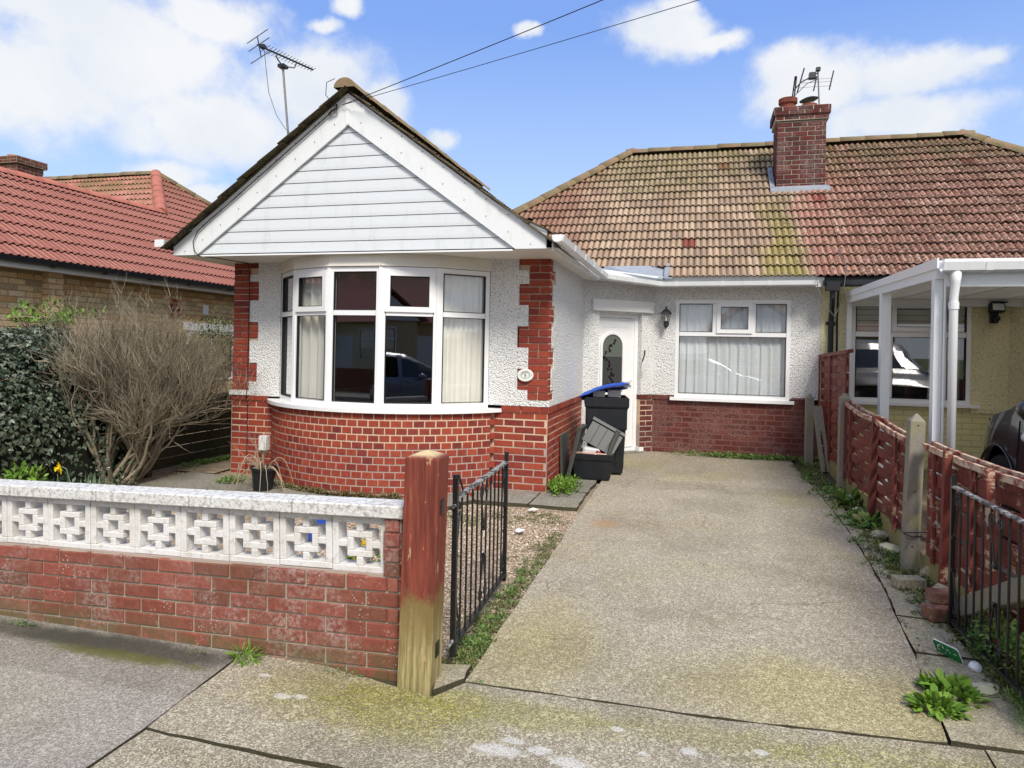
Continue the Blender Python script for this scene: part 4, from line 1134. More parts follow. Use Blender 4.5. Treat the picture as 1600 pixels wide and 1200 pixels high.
MB().prism([(cx0 - .09, cy0 - .09), (cx1 + .06, cy0 - .09), (cx1 + .06, cy0 - .005), (cx1 + .02, cy0 - .005), (cx0 - .02, cy0 - .005), (cx0 - .02, cy1), (cx0 - .09, cy1)], 0, .05, 'z', Matrix(((1, 0, 0, 0), (0, 1, 0, 0), (0, sk, 1, E0z - sk * E0y + .02), (0, 0, 0, 1)))).build('lead_flashing', 'lead', chim)
MB().box(cx0 - .012, cx1 + .012, cy0 - .012, cy0 - .0045, 4.19, 4.27).build('lead_flashing', 'lead', chim)
# gutter
gprof = [(-.055, 0), (-.042, -.055), (.0, -.068), (.042, -.055), (.055, 0), (.047, 0), (.036, -.047), (0, -.058), (-.036, -.047), (-.047, 0)]
gpath = [(-1.265, 6.22, 2.665), (-1.185, 8.95, 2.595), (-.50, 9.715, 2.565), (1.50, 9.715, 2.575)]
gut = MB().sweep(gprof, gpath).build('gutter', 'white plastic', house)
for a, b, ts in ((0, 1, (.015, .22, .42, .62, .82)), (1, 2, (.12, .5, .93)), (2, 3, (.1, .4, .7, .98))):
    pa, pb = Vector(gpath[a]), Vector(gpath[b]); d = (pb - pa).normalized()
    for t in ts:
        q = pa.lerp(pb, t); MB().sweep([(x * 1.1, z * 1.1 + .003) for x, z in gprof[:5]] + [(.0, .006)], [q - d * .02, q + d * .02]).build('gutter_bracket', 'frame plastic', gut)
MB().sweep(gprof, [(-5.72, 16, 2.70), (-5.72, 6.28, 2.72)]).build('gutter', 'white plastic', house)
MB().box(-5.78, -5.66, 6.265, 6.28, 2.645, 2.725).build('gutter_end', 'white plastic', house)
fz = MB().sweep([(-.006, -.1), (.006, -.1), (.006, .05), (-.006, .05)], [(-1.345, 6.38, 2.64), (-1.265, 8.96, 2.62), (-.53, 9.79, 2.60), (1.59, 9.79, 2.60)])
fz.build('fascia', 'white plastic', house)
# door
dw = MB(); bars(dw, .266, 1.0, .17, 2.13, .06, -.13, -.07, M_d); door = dw.build('door_frame', 'frame plastic', house)
leafm = MB(); leafm.box(.327, .94, -.125, -.085, .24, 2.065, M_d); dleaf = leafm.build('door', 'frame plastic', house)
def arch(cx, w_, z0, z1, n=14):
    r_ = w_ / 2; return [(cx - r_, z0), (cx + r_, z0)] + [(cx + r_ * math.cos(PI * i / n), z1 - r_ + r_ * math.sin(PI * i / n)) for i in range(n + 1)]
cxd = .56
o_, i_ = arch(cxd, .42, .98, 1.87), arch(cxd, .345, 1.02, 1.835)
ring = MB(); nn = len(o_)
V = [(p[0], -.084, p[1]) for p in o_] + [(p[0], -.066, p[1]) for p in o_] + [(p[0], -.066, p[1]) for p in i_] + [(p[0], -.084, p[1]) for p in i_]
Fq = [(k * nn + i, k * nn + (i + 1) % nn, (k + 1) * nn + (i + 1) % nn, (k + 1) * nn + i) for k in range(3) for i in range(nn)]
ring.add(V, Fq, M_d); ring.build('glazing_trim', 'frame plastic', dleaf)
MB().prism(i_, -.0845, -.080, 'y', M_d).build('pane', 'dark door glass', dleaf)
lp = Leaves(); r_ = random.Random(3)
for q in range(26):
    t = q / 25; x = cxd + .05 * math.sin(t * 7) - .06 + .04 * r_.uniform(-1, 1) + (.05 if t > .8 else 0); z = 1.06 + .68 * t
    lp.leaf(M_d @ Vector((x, -.078, z)), M_d.to_3x3() @ Vector((r_.uniform(-1, 1), 0, r_.uniform(-1, 1))), M_d.to_3x3() @ Vector((0, 1, 0)), r_.uniform(.035, .06), 'ivy')
lp.build('leaf_pattern', 'leaf print', dleaf)
MB().box(.40, .87, -.086, -.082, 1.93, 1.97, M_d).build('moulding', 'white plastic', dleaf)
MB().box(.86, .90, -.085, -.05, 1.12, 1.20, M_d).box(.80, .90, -.062, -.05, 1.17, 1.185, M_d).build('handle', 'frame plastic', dleaf)
MB().box(.2, 1.1, -.2, .06, .10, .185, M_d).build('door_step', 'old slab', house)
MB().box(.98, 1.06, -.13, .03, .16, .24, M_d).build('door_sill', 'frame plastic', door)
# rear window
MW = frame((wx0, RY - .02, wz0), (1, 0, 0), (0, -1, 0))
W_, H_ = wx1 - wx0, wz1 - wz0
tz = .90
rwn = make_window(house, MW, W_, H_, [(.055, W_ - .055, .06, tz - .03, 0), (.055, .505, tz + .03, H_ - .055, 0), (.575, 1.02, tz + .03, H_ - .055, 1), (1.08, W_ - .055, tz + .03, H_ - .055, 0)], name='window')
cm = MB(); curtain_mesh(cm, .03, W_ - .03, .05, H_ - .03, -.085, MW, amp=.012, wl=.10, seed=9); cm.build('net_curtain', 'net curtain', rwn, smooth=True)
cm = MB(); curtain_mesh(cm, -.05, W_ + .05, .0, H_, -.34, MW, amp=.035, wl=.20, seed=11); cm.build('curtain', 'curtain grey', rwn, smooth=True)
MB().box(-.06, W_ + .06, -.05, .045, -.045, .0, MW).build('window_sill', 'frame plastic', rwn)
MB().box(1.25, 1.5, RY - .03, RY - .004, .985, 1.01).build('ledge', 'mortar dark', house)

# ------------------------------------------------------------------ the cream neighbour, other half of the pair
nh = thing('bungalow', 'cream rendered attached bungalow with pink mossy roof tiles and a white framed canopy', 'house', (3.4, 9.5, .1))
nw = MB()
nwx0, nwx1, nwz0, nwz1 = 1.98, 3.385, 1.0, 2.345
for a, b, c, d in ((1.603, nwx0, .96, 2.56), (nwx0, nwx1, nwz1, 2.56), (nwx1, 3.82, .96, 2.56), (nwx0, nwx1, .96, nwz0)): nw.box(a, b, RY - PR, RY + .2, c, d)
# mirrored diagonal wall and wing
A2, B2 = Vector((4.71, 9.25, 0)), Vector((3.82, RY, 0)); d2 = (A2 - B2).normalized(); n2 = Vector((d2.y, -d2.x, 0)); M2 = frame(B2, d2, n2)
if n2.y > 0: n2 = -n2; M2 = frame(B2, d2, n2)
nw.box(0, .22, -.2, 0, 0, 2.56, M2); nw.box(.22, .98, -.2, 0, 2.13, 2.56, M2); nw.box(.98, 1.22, -.2, 0, 0, 2.56, M2)
nw.box(4.71, 4.9, 7.08, 9.25, 0, 2.56); nw.box(4.71, 8.6, 7.08, 7.3, 0, 2.56); nw.box(8.4, 8.6, 7.3, 16, 0, 2.56); nw.box(1.61, 8.6, 16, 16.2, 0, 2.56)
nwall = nw.build('rendered_wall', 'cream pebbledash', nh)
MB().box(.22, .98, -.16, -.10, .16, 2.13, M2).build('door', 'frame plastic', nh)
MB().box(3.40, 3.83, RY - .035, RY - PR, .90, .98).build('ledge', 'cream pebbledash', nh)
cb_ = MB().box(1.603, 3.82, RY - .001, RY + .2, 0, .96).build('painted_brickwork', 'mortar cream', nh)
pieces('brick', cb_, stretcher((1.62, RY, 0), (1, 0, 0), (0, -1, 0), 2.2, .16, .95, proud=.003), BR['cream'], cap=200)
MB().box(1.604, 8.4, 15.5, 15.55, .17, 2.5).box(1.65, 8.4, RY + .3, 15.5, 2.5, 2.53).box(1.65, 8.4, RY + .25, 15.5, .12, .16).box(1.62, 8.4, 12.6, 12.65, .16, 2.5).build('inner_wall', 'room', nh)
MNW = frame((nwx0, RY - .03, nwz0), (1, 0, 0), (0, -1, 0)); W2, H2 = nwx1 - nwx0, nwz1 - nwz0
w2 = make_window(nh, MNW, W2, H2, [(.055, .42, .06, .86, 0), (.055, .42, .93, H2 - .055, 0), (.50, 1.05, .06, .86, 0), (.50, 1.05, .95, H2 - .07, 1), (1.13, W2 - .055, .06, .86, 0), (1.13, W2 - .055, .93, H2 - .055, 0)])
for (a, b) in ((.05, .42), (.5, 1.05), (1.13, W2 - .05)):
    m = MB()
    for q in range(5): m.box(a, b, -.075, -.07, .93 + q * .075, .93 + q * .075 + .066, MNW)
    m.build('roller_blind', 'blind', w2)
cm = MB(); curtain_mesh(cm, 1.0, W2, .0, H_ - .1, -.3, MNW, amp=.03, seed=15); cm.build('curtain', 'curtain grey', w2, smooth=True)
cm = MB(); curtain_mesh(cm, .66, .78, .0, .95, -.16, MNW, amp=.012, wl=.06, seed=16); cm.build('curtain', 'purple cloth', w2, smooth=True)
MB().box(-.06, W2 + .1, -.04, .05, -.04, 0, MNW).build('window_sill', 'frame plastic', w2)
dk = MB(); HX2 = RXR + half
dk.add([(PT + .001, E0y, E0z), (HX2, E0y, E0z), (RXR, RYr, RZr), (PT + .001, RYr, RZr), (HX2, RYr + half, E0z), (PT + .001, RYr + half, E0z)], [(0, 1, 2, 3), (1, 4, 2), (3, 2, 4, 5)])
ax2 = 6.6
dk.add([(ax2 - 2.2, GY, wingz(AX - 2.2)), (ax2, GY, wingz(AX)), (ax2, 11.6, wingz(AX)), (ax2 - 2.2, 10, wingz(AX - 2.2)), (ax2 + 2.2, GY, wingz(AX - 2.2)), (ax2 + 2.2, 16, wingz(AX - 2.2)), (ax2, 16, wingz(AX))], [(0, 1, 2, 3), (1, 4, 5, 6)])
roof2 = dk.build('roof', 'roof felt', nh, fix=False)
def in_n(u_, v_, p):
    x, y = p.x, p.y
    if x > RXR + (RYr - y) - .02: return False
    if x > ax2 - 2.4 and p.z < wingz(AX) - WS * abs(x - ax2): return False
    if abs(x - 1.505) < .40 and 11.72 < y < 12.2: return False
    return True
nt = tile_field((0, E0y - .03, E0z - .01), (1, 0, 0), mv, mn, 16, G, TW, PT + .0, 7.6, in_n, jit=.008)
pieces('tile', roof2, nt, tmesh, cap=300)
wg = tile_field((ax2 - 2.16, GY - .03, wingz(AX - 2.16)), (0, -1, 0), wv2, wn2, 9, .296, TW, -3.4, 0, lambda a, b, p: p.x < ax2 and (p.y < E0y or p.z > mainz(p.y)))
joined('tile', roof2, wg, mossy)
rl2 = ridge_line((PT + .02, RYr, RZr + .045), (RXR + .05, RYr, RZr + .045), .40) + ridge_line((HX2 - .1, E0y + .1, E0z + .12), (RXR, RYr, RZr + .05), .37)
pieces('ridge_tile', roof2, rl2, rv)
MB().prism([(ax2 - 2.1, 2.55), (ax2 + 2.1, 2.55), (ax2, 4.15)], GY + .02, GY + .06, 'y').build('gable', 'white cladding', nh)
MB().box(1.603, 3.9, 9.80, RY - PR, 2.558, 2.575).build('soffit', 'cream soffit', nh)
MB().sweep([(-.006, -.1), (.006, -.1), (.006, .05), (-.006, .05)], [(1.60, 9.79, 2.60), (4.2, 9.79, 2.60)]).build('fascia', 'black plastic', nh)
MB().sweep(gprof, [(1.56, 9.715, 2.575), (4.3, 9.715, 2.60)]).build('gutter', 'black plastic', nh)
# black hopper and downpipe at the party line
dp = MB(); dp.box(1.60, 1.76, 9.66, 9.79, 2.44, 2.56); dp.tube([(1.68, 9.72, 2.46), (1.68, 9.72, 2.36), (1.72, 9.98, 2.20), (1.72, 10.03, 2.05), (1.72, 10.03, .2)], .034, 10)
dpo = dp.build('downpipe', 'black plastic', nh)
for z in (2.0, 1.2): MB().tube([(1.72, 10.03, z), (1.72, 10.03, z + .06)], .043, 10).box(1.66, 1.78, 10.045, 10.07, z + .01, z + .05).build('pipe_clip', 'black plastic', dpo)
MB().tube([(1.81, 10.06, 2.5), (1.80, 10.06, 2.1), (1.82, 10.06, .4)], .012, 6).build('cable', 'cable black', nh)
# canopy
cp = thing('canopy', 'white flat canopy on square posts over the drive of the cream bungalow', 'canopy', (3, 8, .1))
PX = 1.93
def bz(y): return 2.40 - (10.02 - y) * .012
MB().add([(PX - .03, 10.03, bz(10.03) - .10), (PX + .03, 10.03, bz(10.03) - .10), (PX + .03, 10.03, bz(10.03) + .03), (PX - .03, 10.03, bz(10.03) + .03), (PX - .03, 6.42, bz(6.42) - .10), (PX + .03, 6.42, bz(6.42) - .10), (PX + .03, 6.42, bz(6.42) + .05), (PX - .03, 6.42, bz(6.42) + .05)], [(0, 1, 2, 3), (4, 5, 6, 7), (0, 4, 5, 1), (1, 5, 6, 2), (2, 6, 7, 3), (3, 7, 4, 0)]).build('side_beam', 'white plastic', cp)
MB().add([(PX - .045, 10.03, bz(10.03) - .02), (PX - .031, 10.03, bz(10.03) - .02), (PX - .031, 10.03, bz(10.03) + .045), (PX - .045, 10.03, bz(10.03) + .045), (PX - .045, 6.36, bz(6.42) - .02), (PX - .031, 6.36, bz(6.42) - .02), (PX - .031, 6.36, bz(6.42) + .065), (PX - .045, 6.36, bz(6.42) + .065)], [(0, 1, 2, 3), (4, 5, 6, 7), (0, 4, 5, 1), (1, 5, 6, 2), (2, 6, 7, 3), (3, 7, 4, 0)]).build('trim', 'frame plastic', cp)
for y, w_ in ((9.98, .06), (8.22, .105), (6.50, .085)): MB().box(PX - .03, PX + .03 + (w_ > .1) * .03, y - w_ / 2, y + w_ / 2, .08, bz(y) - .10).build('post', 'white plastic', cp)
MB().box(PX + .0305, PX + .039, 6.41, 6.44, .08, 2.30).build('post', 'white plastic', cp)
MB().box(PX + .04, 4.62, 6.40, 6.46, 2.19, 2.34).build('front_beam', 'white plastic', cp)
MB().box(PX, 4.65, 6.33, 6.40, 2.385, 2.41).build('trim', 'frame plastic', cp)
MB().box(PX + .031, 4.66, 6.46, 9.99, 2.345, 2.352).build('roof_sheet', 'canopy sheet', cp)
for x in (2.5, 3.1, 3.7, 4.3): MB().box(x, x + .05, 6.47, 9.98, 2.355, 2.395).build('glazing_bar', 'white plastic', cp)
MB().box(PX + .04, 4.65, 9.985, 10.06, 2.26, 2.40).build('wall_plate', 'white plastic', cp)
cg = MB().sweep([(x * 1.15, z * 1.15) for x, z in gprof], [(PX - .02, 6.335, 2.375), (4.65, 6.335, 2.39)]).build('gutter', 'white plastic', cp)
MB().tube([(PX + .085, 6.335, 2.31), (PX + .085, 6.335, 2.22), (PX + .08, 6.355, 2.10), (PX + .08, 6.355, .1)], [.046, .033, .032, .032], 12).build('downpipe', 'white plastic', cp, smooth=True)
MB().tube([(PX + .08, 6.355, 2.0), (PX + .08, 6.355, 2.06)], .038, 12).build('pipe_socket', 'white plastic', cp)
MB().sweep([(x * 1.25, z * 1.25 + .004) for x, z in gprof[:5]] + [(0, .006)], [(PX + .28, 6.335, 2.375), (PX + .33, 6.335, 2.375)]).build('gutter_bracket', 'frame plastic', cg)
# floodlight
fl = thing('floodlight', 'black floodlight with motion sensor on the cream pebbledash wall', 'floodlight', (3.66, 10.0, 2.2))
Mf = Matrix.Translation((3.63, 9.98, 2.24)) @ Matrix.Rotation(R(-12), 4, 'X') @ Matrix.Rotation(R(8), 4, 'Z')
MB().box(-.085, .085, -.05, .03, -.06, .06, Mf).build('housing', 'black plastic', fl, bevel=.008)
MB().box(-.066, .066, -.056, -.0505, -.04, .045, Mf).build('lamp_glass', 'lamp lens', fl)
MB().box(-.095, .095, -.09, -.05, .055, .065, Mf).build('hood', 'black plastic', fl)
MB().lathe([(.02, -.04), (.04, -.02), (.042, .01), (.025, .035)], 12, Matrix.Translation((3.63, 9.96, 2.11))).build('sensor', 'black plastic', fl, smooth=True)
MB().box(3.59, 3.67, 10.01, RY - PR + .001, 2.05, 2.2).build('bracket', 'black plastic', fl)

# ------------------------------------------------------------------ the yellow brick neighbour on the left
lh = thing('bungalow', 'yellow stock brick bungalow with smooth red ribbed tile roof behind the bare shrub', 'house', (-10, 9, .1))
LEX, LEZ, LP = -7.86, 2.59, .75      # eave line x, z, pitch
LWX = -8.12
lw_ = MB(); lw_.box(LWX - .22, LWX, 3.9, 16.5, 0, 2.50)
lwall = lw_.build('brickwork', 'mortar stock', lh)
win_y0, win_y1 = 9.95, 11.1
def keepL(s, z):
    y = 3.9 + s
    if win_y0 < y < win_y1 and .9 < z < 2.0: return False
    return True
lb = stretcher((LWX, 3.9, 0), (0, 1, 0), (1, 0, 0), 12.4, .1, 2.45, keep=keepL)
pieces('brick', lwall, lb, BR['stock'], cap=300, prio=lambda M: abs(M.translation.y - 7.4) - M.translation.z * 1.5)
# brick pier and its toothing
MB().box(LWX + .001, LWX + .10, 6.93, 7.16, 0, 2.48).build('pier', 'mortar stock', lh)
pr = stretcher((LWX + .10, 6.93, 0), (0, 1, 0), (1, 0, 0), .23, 1.2, 2.46) + stretcher((LWX, 6.93, 0), (1, 0, 0), (0, -1, 0), .10, 1.2, 2.46)
pieces('brick', lwall, pr, BR['stock'], cap=40)
rb = stretcher((LWX + .006, 9.15, 0), (0, 1, 0), (1, 0, 0), .23, 2.0, 2.3)
pieces('brick', lwall, rb, BR['red'], cap=10)
MB().box(LWX, LWX + .02, 9.9, 10.02, 2.08, 2.24).build('air_vent', 'white paint', lh)
lwn = MB().box(LWX - .01, LWX + .03, win_y0 - .5, win_y1 - .4, 1.80, 1.93).build('lintel', 'white paint', lh)
make_window(lh, frame((LWX + .012, win_y1 - .4, .95), (0, -1, 0), (1, 0, 0)), 1.15, .85, [(.05, .55, .05, .8, 0), (.6, 1.1, .05, .8, 0)])
MB().box(LWX + .0, LEX - .05, 3.9, 16.5, 2.47, 2.49).build('soffit', 'cream soffit', lh)
MB().box(LEX - .05, LEX - .02, 3.8, 16.5, 2.46, 2.57).build('fascia', 'white paint', lh)
lg = MB().sweep([(x * 1.15, z * 1.1) for x, z in gprof], [(LEX + .03, 3.8, LEZ + .0), (LEX + .03, 16.5, LEZ + .0)]).build('gutter', 'black plastic', lh)
for y in (5.2, 6.0, 6.8, 7.6, 8.4, 9.2, 10.2, 11.2): MB().sweep([(x * 1.25, z * 1.2 - .004) for x, z in gprof[:5]] + [(0, .006)], [(LEX + .03, y, LEZ), (LEX + .03, y + .06, LEZ)]).build('gutter_bracket', 'black plastic', lg)
LRX = -9.70; LRZ = LEZ + LP * (LEX - LRX)
EX, EY = -11.3, 12.25; EZ = LEZ + LP * (LEX - EX); HY = EY - (EX - LRX) * -1 if False else EY - (LRX - EX)
ld = MB()
yb = EY + (LEX - EX)
ld.add([(LEX, 3.7, LEZ), (LEX, yb, LEZ), (EX, EY, EZ), (LRX, HY, LRZ), (LRX, 3.7, LRZ), (2 * LRX - LEX, 3.7, LEZ), (2 * LRX - LEX, HY, LEZ),
        (-22, EY, EZ), (-22, EY - (EZ - LEZ) / LP, LEZ), (-22, yb, LEZ), (LEX, EY - (EZ - LEZ) / LP, LEZ)],
       [(0, 1, 2, 3, 4), (4, 3, 6, 5), (2, 7, 8, 10), (2, 1, 9, 7)])
lroof = ld.build('roof', 'roof felt', lh, fix=False)
MB().box(-22, LWX - .23, 9.0, 16.4, 0, 2.5).box(-11.3, LWX - .23, 4.0, 9.0, 0, 2.5).build('wall', 'mortar stock', lh)
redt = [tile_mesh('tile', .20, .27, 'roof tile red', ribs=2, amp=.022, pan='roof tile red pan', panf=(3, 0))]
c_ = math.cos(math.atan(LP)); s_ = math.sin(math.atan(LP)); lv = Vector((-c_, 0, s_)); ln = Vector((s_, 0, c_))
def in_l(u_, v_, p):
    if p.z < LRZ and p.y < HY + 3: return (p.y < EY + (p.x * -1 + EX) * -1) if False else p.z < LRZ - .02
    lim = abs(p.x - EX)
    return p.z < EZ and abs(p.y - EY) < lim + .02 and p.x > EX and (p.z > LRZ - .3 or p.y < yb)
def in_l2(u_, v_, p):
    if p.x < EX: return False
    if p.y > EY + (p.x - EX): return False
    if p.x < LRX: return p.y > EY - (p.x - EX)
    return True
lt = tile_field((LEX + .06, 3.7, LEZ - .03), (0, 1, 0), lv, ln, 18, .27, .20, 0, 12.6, in_l2, jit=.003)
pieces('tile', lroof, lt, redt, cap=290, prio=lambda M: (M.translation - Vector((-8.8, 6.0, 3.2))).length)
fv = Vector((0, c_, s_)); fn_ = Vector((0, -s_, c_)); ey0 = EY - (EZ - LEZ) / LP
ft = tile_field((-16, ey0, LEZ), (1, 0, 0), fv, fn_, 18, .27, .20, 0, 8, lambda a, b, p: p.x < EX + (EY - p.y) and p.z > LRZ - LP * abs(p.x - LRX) and p.y < EY)
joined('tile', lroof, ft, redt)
rr_ = [ridge_mesh('ridge_tile', 'ridge tile red', L=.46, r=.11)]
ra = ridge_line((LRX, 3.7, LRZ + .04), (LRX, HY, LRZ + .04), .42) + ridge_line((LRX + .05, HY - .05, LRZ + .05), (EX, EY, EZ + .05), .40)
pieces('ridge_tile', lroof, ra, rr_)
ro = ridge_line((-16, EY, EZ + .04), (EX, EY, EZ + .04), .42) + ridge_line((LEX, yb, LEZ + .05), (EX, EY, EZ + .05), .42)
pieces('ridge_tile', lroof, ro, rv)
lc = MB(); lc.box(-16.7, -15.95, 12.9, 13.6, 4.5, 5.85); lc.box(-16.76, -15.89, 12.84, 13.66, 5.851, 6.02)
lch = lc.build('chimney', 'mortar stock', lh)
pieces('brick', lch, stretcher((-16.7, 12.9, 0), (1, 0, 0), (0, -1, 0), .75, 4.9, 5.84) + stretcher((-15.95, 12.9, 0), (0, 1, 0), (1, 0, 0), .7, 4.9, 5.84) + course((-16.76, 12.84, 0), (1, 0, 0), (0, -1, 0), .87, 5.86, 0) + course((-16.76, 12.84, 0), (1, 0, 0), (0, -1, 0), .87, 5.935, .1) + course((-15.89, 12.84, 0), (0, 1, 0), (1, 0, 0), .82, 5.86, 0) + course((-15.89, 12.84, 0), (0, 1, 0), (1, 0, 0), .82, 5.935, .1), BR['dark'], cap=80)
MB().lathe([(.16, 6.02), (.15, 6.12), (.13, 6.12)], 14, Matrix.Translation((-16.4, 13.2, 0))).build('chimney_pot', 'terracotta', lch)

# ------------------------------------------------------------------ front garden wall with pierced blocks
TILT = Matrix.Rotation(-.0285, 4, 'Y')
gw = thing('garden_wall', 'low red brick garden wall topped with white pierced screen blocks and a white coping', 'wall', (-1.358, 3.1, 0), rot=TILT)
T_ = wm(gw)
WL = 5.2
wc = MB().box(-WL, -.0, .006, .205, -.35, .475, T_); gwc = wc.build('brickwork', 'mortar grey', gw)
gb = []
for i in range(9):
    gb += [T_ @ m for m in course((-WL, 0, 0), (1, 0, 0), (0, -1, 0), WL - .012, -.20 + i * .0755, [.05, .165][i % 2], h=.066, proud=.004 if i < 8 else .005)]
pier = MB().box(-.088, -.0, .006, .205, .4751, .765, T_).build('pier', 'mortar grey', gw)
for i in range(4): gb += [T_ @ m for m in course((-.088, 0, 0), (1, 0, 0), (0, -1, 0), .086, .478 + i * .0725, [.0, .0][i % 2], h=.064)]
gb += [T_ @ m for i in range(10) for m in course((-.0, 0, 0), (0, 1, 0), (1, 0, 0), .2, -.05 + i * .0755, [.0, .11][i % 2])]
pieces('brick', gwc, gb, BR['garden'])
bm_ = MB(); S_ = .30
def B(x0, x1, z0, z1, y0=0, y1=.09): bm_.box(x0 * S_, x1 * S_, y0, y1, z0 * .277, z1 * .277)
b_, o1, o2, i1, i2, a1_, a2_ = .115, .27, .73, .385, .615, .44, .56
B(0, 1, 0, b_); B(0, 1, 1 - b_, 1); B(0, b_, b_, 1 - b_); B(1 - b_, 1, b_, 1 - b_)
B(o1, o2, o1, i1, .004, .086); B(o1, o2, i2, o2, .004, .086); B(o1, i1, i1, i2, .004, .086); B(i2, o2, i1, i2, .004, .086)
B(a1_, a2_, b_, o1, .003, .087); B(a1_, a2_, o2, 1 - b_, .003, .087); B(b_, o1, a1_, a2_, .003, .087); B(o2, 1 - b_, a1_, a2_, .003, .087)
blk = bm_.build('screen_block', 'block white', None, bevel=.0035); bmesh_me = blk.data; bpy.data.objects.remove(blk)
for i in range(16):
    o = bpy.data.objects.new('screen_block', bmesh_me); COL.objects.link(o); o.parent = gw; o.matrix_parent_inverse = wm(gw).inverted()
    o.matrix_basis = T_ @ Matrix.Translation((-.091 - S_ - i * .3035, .028 + rnd.uniform(-.003, .003), .484 + rnd.uniform(-.002, .002))) @ Matrix.Rotation(rnd.uniform(-.004, .004), 4, 'Y')
MB().box(-WL, -.092, .02, .125, .4755, .4835, T_).build('mortar_bed', 'mortar', gw)
cx = .02
for i, L in enumerate((.615, .62, .61, .62, .61, .62, .61, .6)):
    o = MB().box(cx - L + .004, cx - .004, -.02, .135, .768, .832, T_).build('coping_stone', 'coping white', gw, bevel=.006); cx -= L
MB().box(-WL, .01, .0, .14, .7655, .772, T_).build('mortar_bed', 'mortar grey', gw)
# gate post
gp = thing('gate_post', 'square timber gate post with flaking red paint and bare mossy foot', 'post', (-1.27, 3.12, 0))
Mp = Matrix.Translation((-1.262, 3.09, 0)) @ Matrix.Rotation(R(1.0), 4, 'Y') @ Matrix.Rotation(R(3), 4, 'Z')
pm = MB(); h_ = .083
pm.add([(-h_, -h_, -.05), (h_, -h_, -.05), (h_, h_, -.05), (-h_, h_, -.05), (-h_, -h_, 1.085), (h_, -h_, 1.085), (h_, h_, 1.085), (-h_, h_, 1.085), (0, 0, 1.115)],
       [(0, 3, 2, 1), (0, 1, 5, 4), (1, 2, 6, 5), (2, 3, 7, 6), (3, 0, 4, 7), (4, 5, 8), (5, 6, 8), (6, 7, 8), (7, 4, 8)], Mp)
pm.build('timber', 'post wood', gp, bevel=.004)
for z in (.85, .17): MB().box(h_ + .001, h_ + .006, -.03, .015, z - .035, z + .035, Mp).build('hinge_plate', 'black iron', gp)

# ------------------------------------------------------------------ iron gates
def scroll(mb, cx, cz, r0, turns, a0, sg, M, rad=.0045, y=0):
    pts = []; n = int(14 * turns) + 1
    for i in range(n + 1):
        t = i / n; a = a0 + sg * turns * 2 * PI * t; r_ = r0 * (1 - .72 * t)
        pts.append((cx + r_ * math.cos(a), y, cz + r_ * math.sin(a)))
    mb.tube(pts, rad, 5, M)
def gate(name, label, base, d, H, flip=False):
    """local x along the gate from the hinge, z up"""
    d = Vector(d).normalized(); g = thing(name, label, 'gate', base)
    M = frame(base, d, (d.y, -d.x, 0)); L = 1.19
    MB().box(-.0, .026, -.013, .013, -.0, H + .10, M).tube([(.013, 0, H + .095), (.013, 0, H + .115)], .016, 8, M).build('hinge_stile', 'black iron', g)
    MB().box(L - .024, L, -.012, .012, .0, H + .05, M).tube([(L - .012, 0, H + .045), (L - .012, 0, H + .062)], .014, 8, M).build('latch_stile', 'black iron', g)
    MB().box(.026, L - .024, -.016, .016, H - .012, H, M).build('top_rail', 'worn iron', g)
    MB().box(.026, L - .024, -.014, .014, .045, .057, M).build('bottom_rail', 'black iron', g)
    nbar = 10
    for i in range(nbar):
        x = .026 + (L - .05) * (i + 1) / (nbar + 1)
        MB().tube([(x, 0, .057), (x, 0, H - .012)], .0063, 6, M).build('bar', 'black iron', g)
    xm = .026 + (L - .05) * .5
    for up in (1, -1):     # heart scrolls top and bottom, middle and both ends
        zt = H - .05 if up > 0 else .095; zb_ = H - .30 if up > 0 else .34
        for cxx, ks in ((xm, (-1, 1)), (.03, (1,)), (L - .028, (-1,))):
            s = MB()
            for k in ks:
                s.tube([(cxx + k * .006, 0, zb_), (cxx + k * .045, 0, (zt * .55 + zb_ * .45)), (cxx + k * .084, 0, zt - up * .035), (cxx + k * .076, 0, zt - up * .006), (cxx + k * .045, 0, zt + up * .012)], .0052, 5, M)
                scroll(s, cxx + k * .045, zt - up * .024, .036, 1.3, up * PI / 2, k * up * -1, M, .0052)
            s.tube([(cxx - .012, 0, zb_ + .0), (cxx + .012, 0, zb_ - up * .0)], .014, 6, M)
            s.build('scroll', 'black iron', g)
    MB().tube([(.03, 0, H + .07), (.06, 0, H + .10), (.11, 0, H + .05), (.14, 0, H + .01)], .006, 5, M).build('scroll', 'black iron', g)
    MB().tube([(-.06, 0, H - .04), (.03, 0, H - .04)], .009, 8, M).build('hinge', 'worn iron', g)
    MB().tube([(-.06, 0, .08), (.03, 0, .08)], .009, 8, M).build('hinge', 'worn iron', g)
    return g
gate('iron_gate', 'black scrolled iron gate hung on the red timber post, swung open beside the gravel', (-1.160, 3.26, .055), (-.06, 1.19, .0), .80)
gate('iron_gate', 'black scrolled iron gate standing open in front of the woven red fence', (1.462, 3.36, .035), (-.01, 1.19, 0), .83)

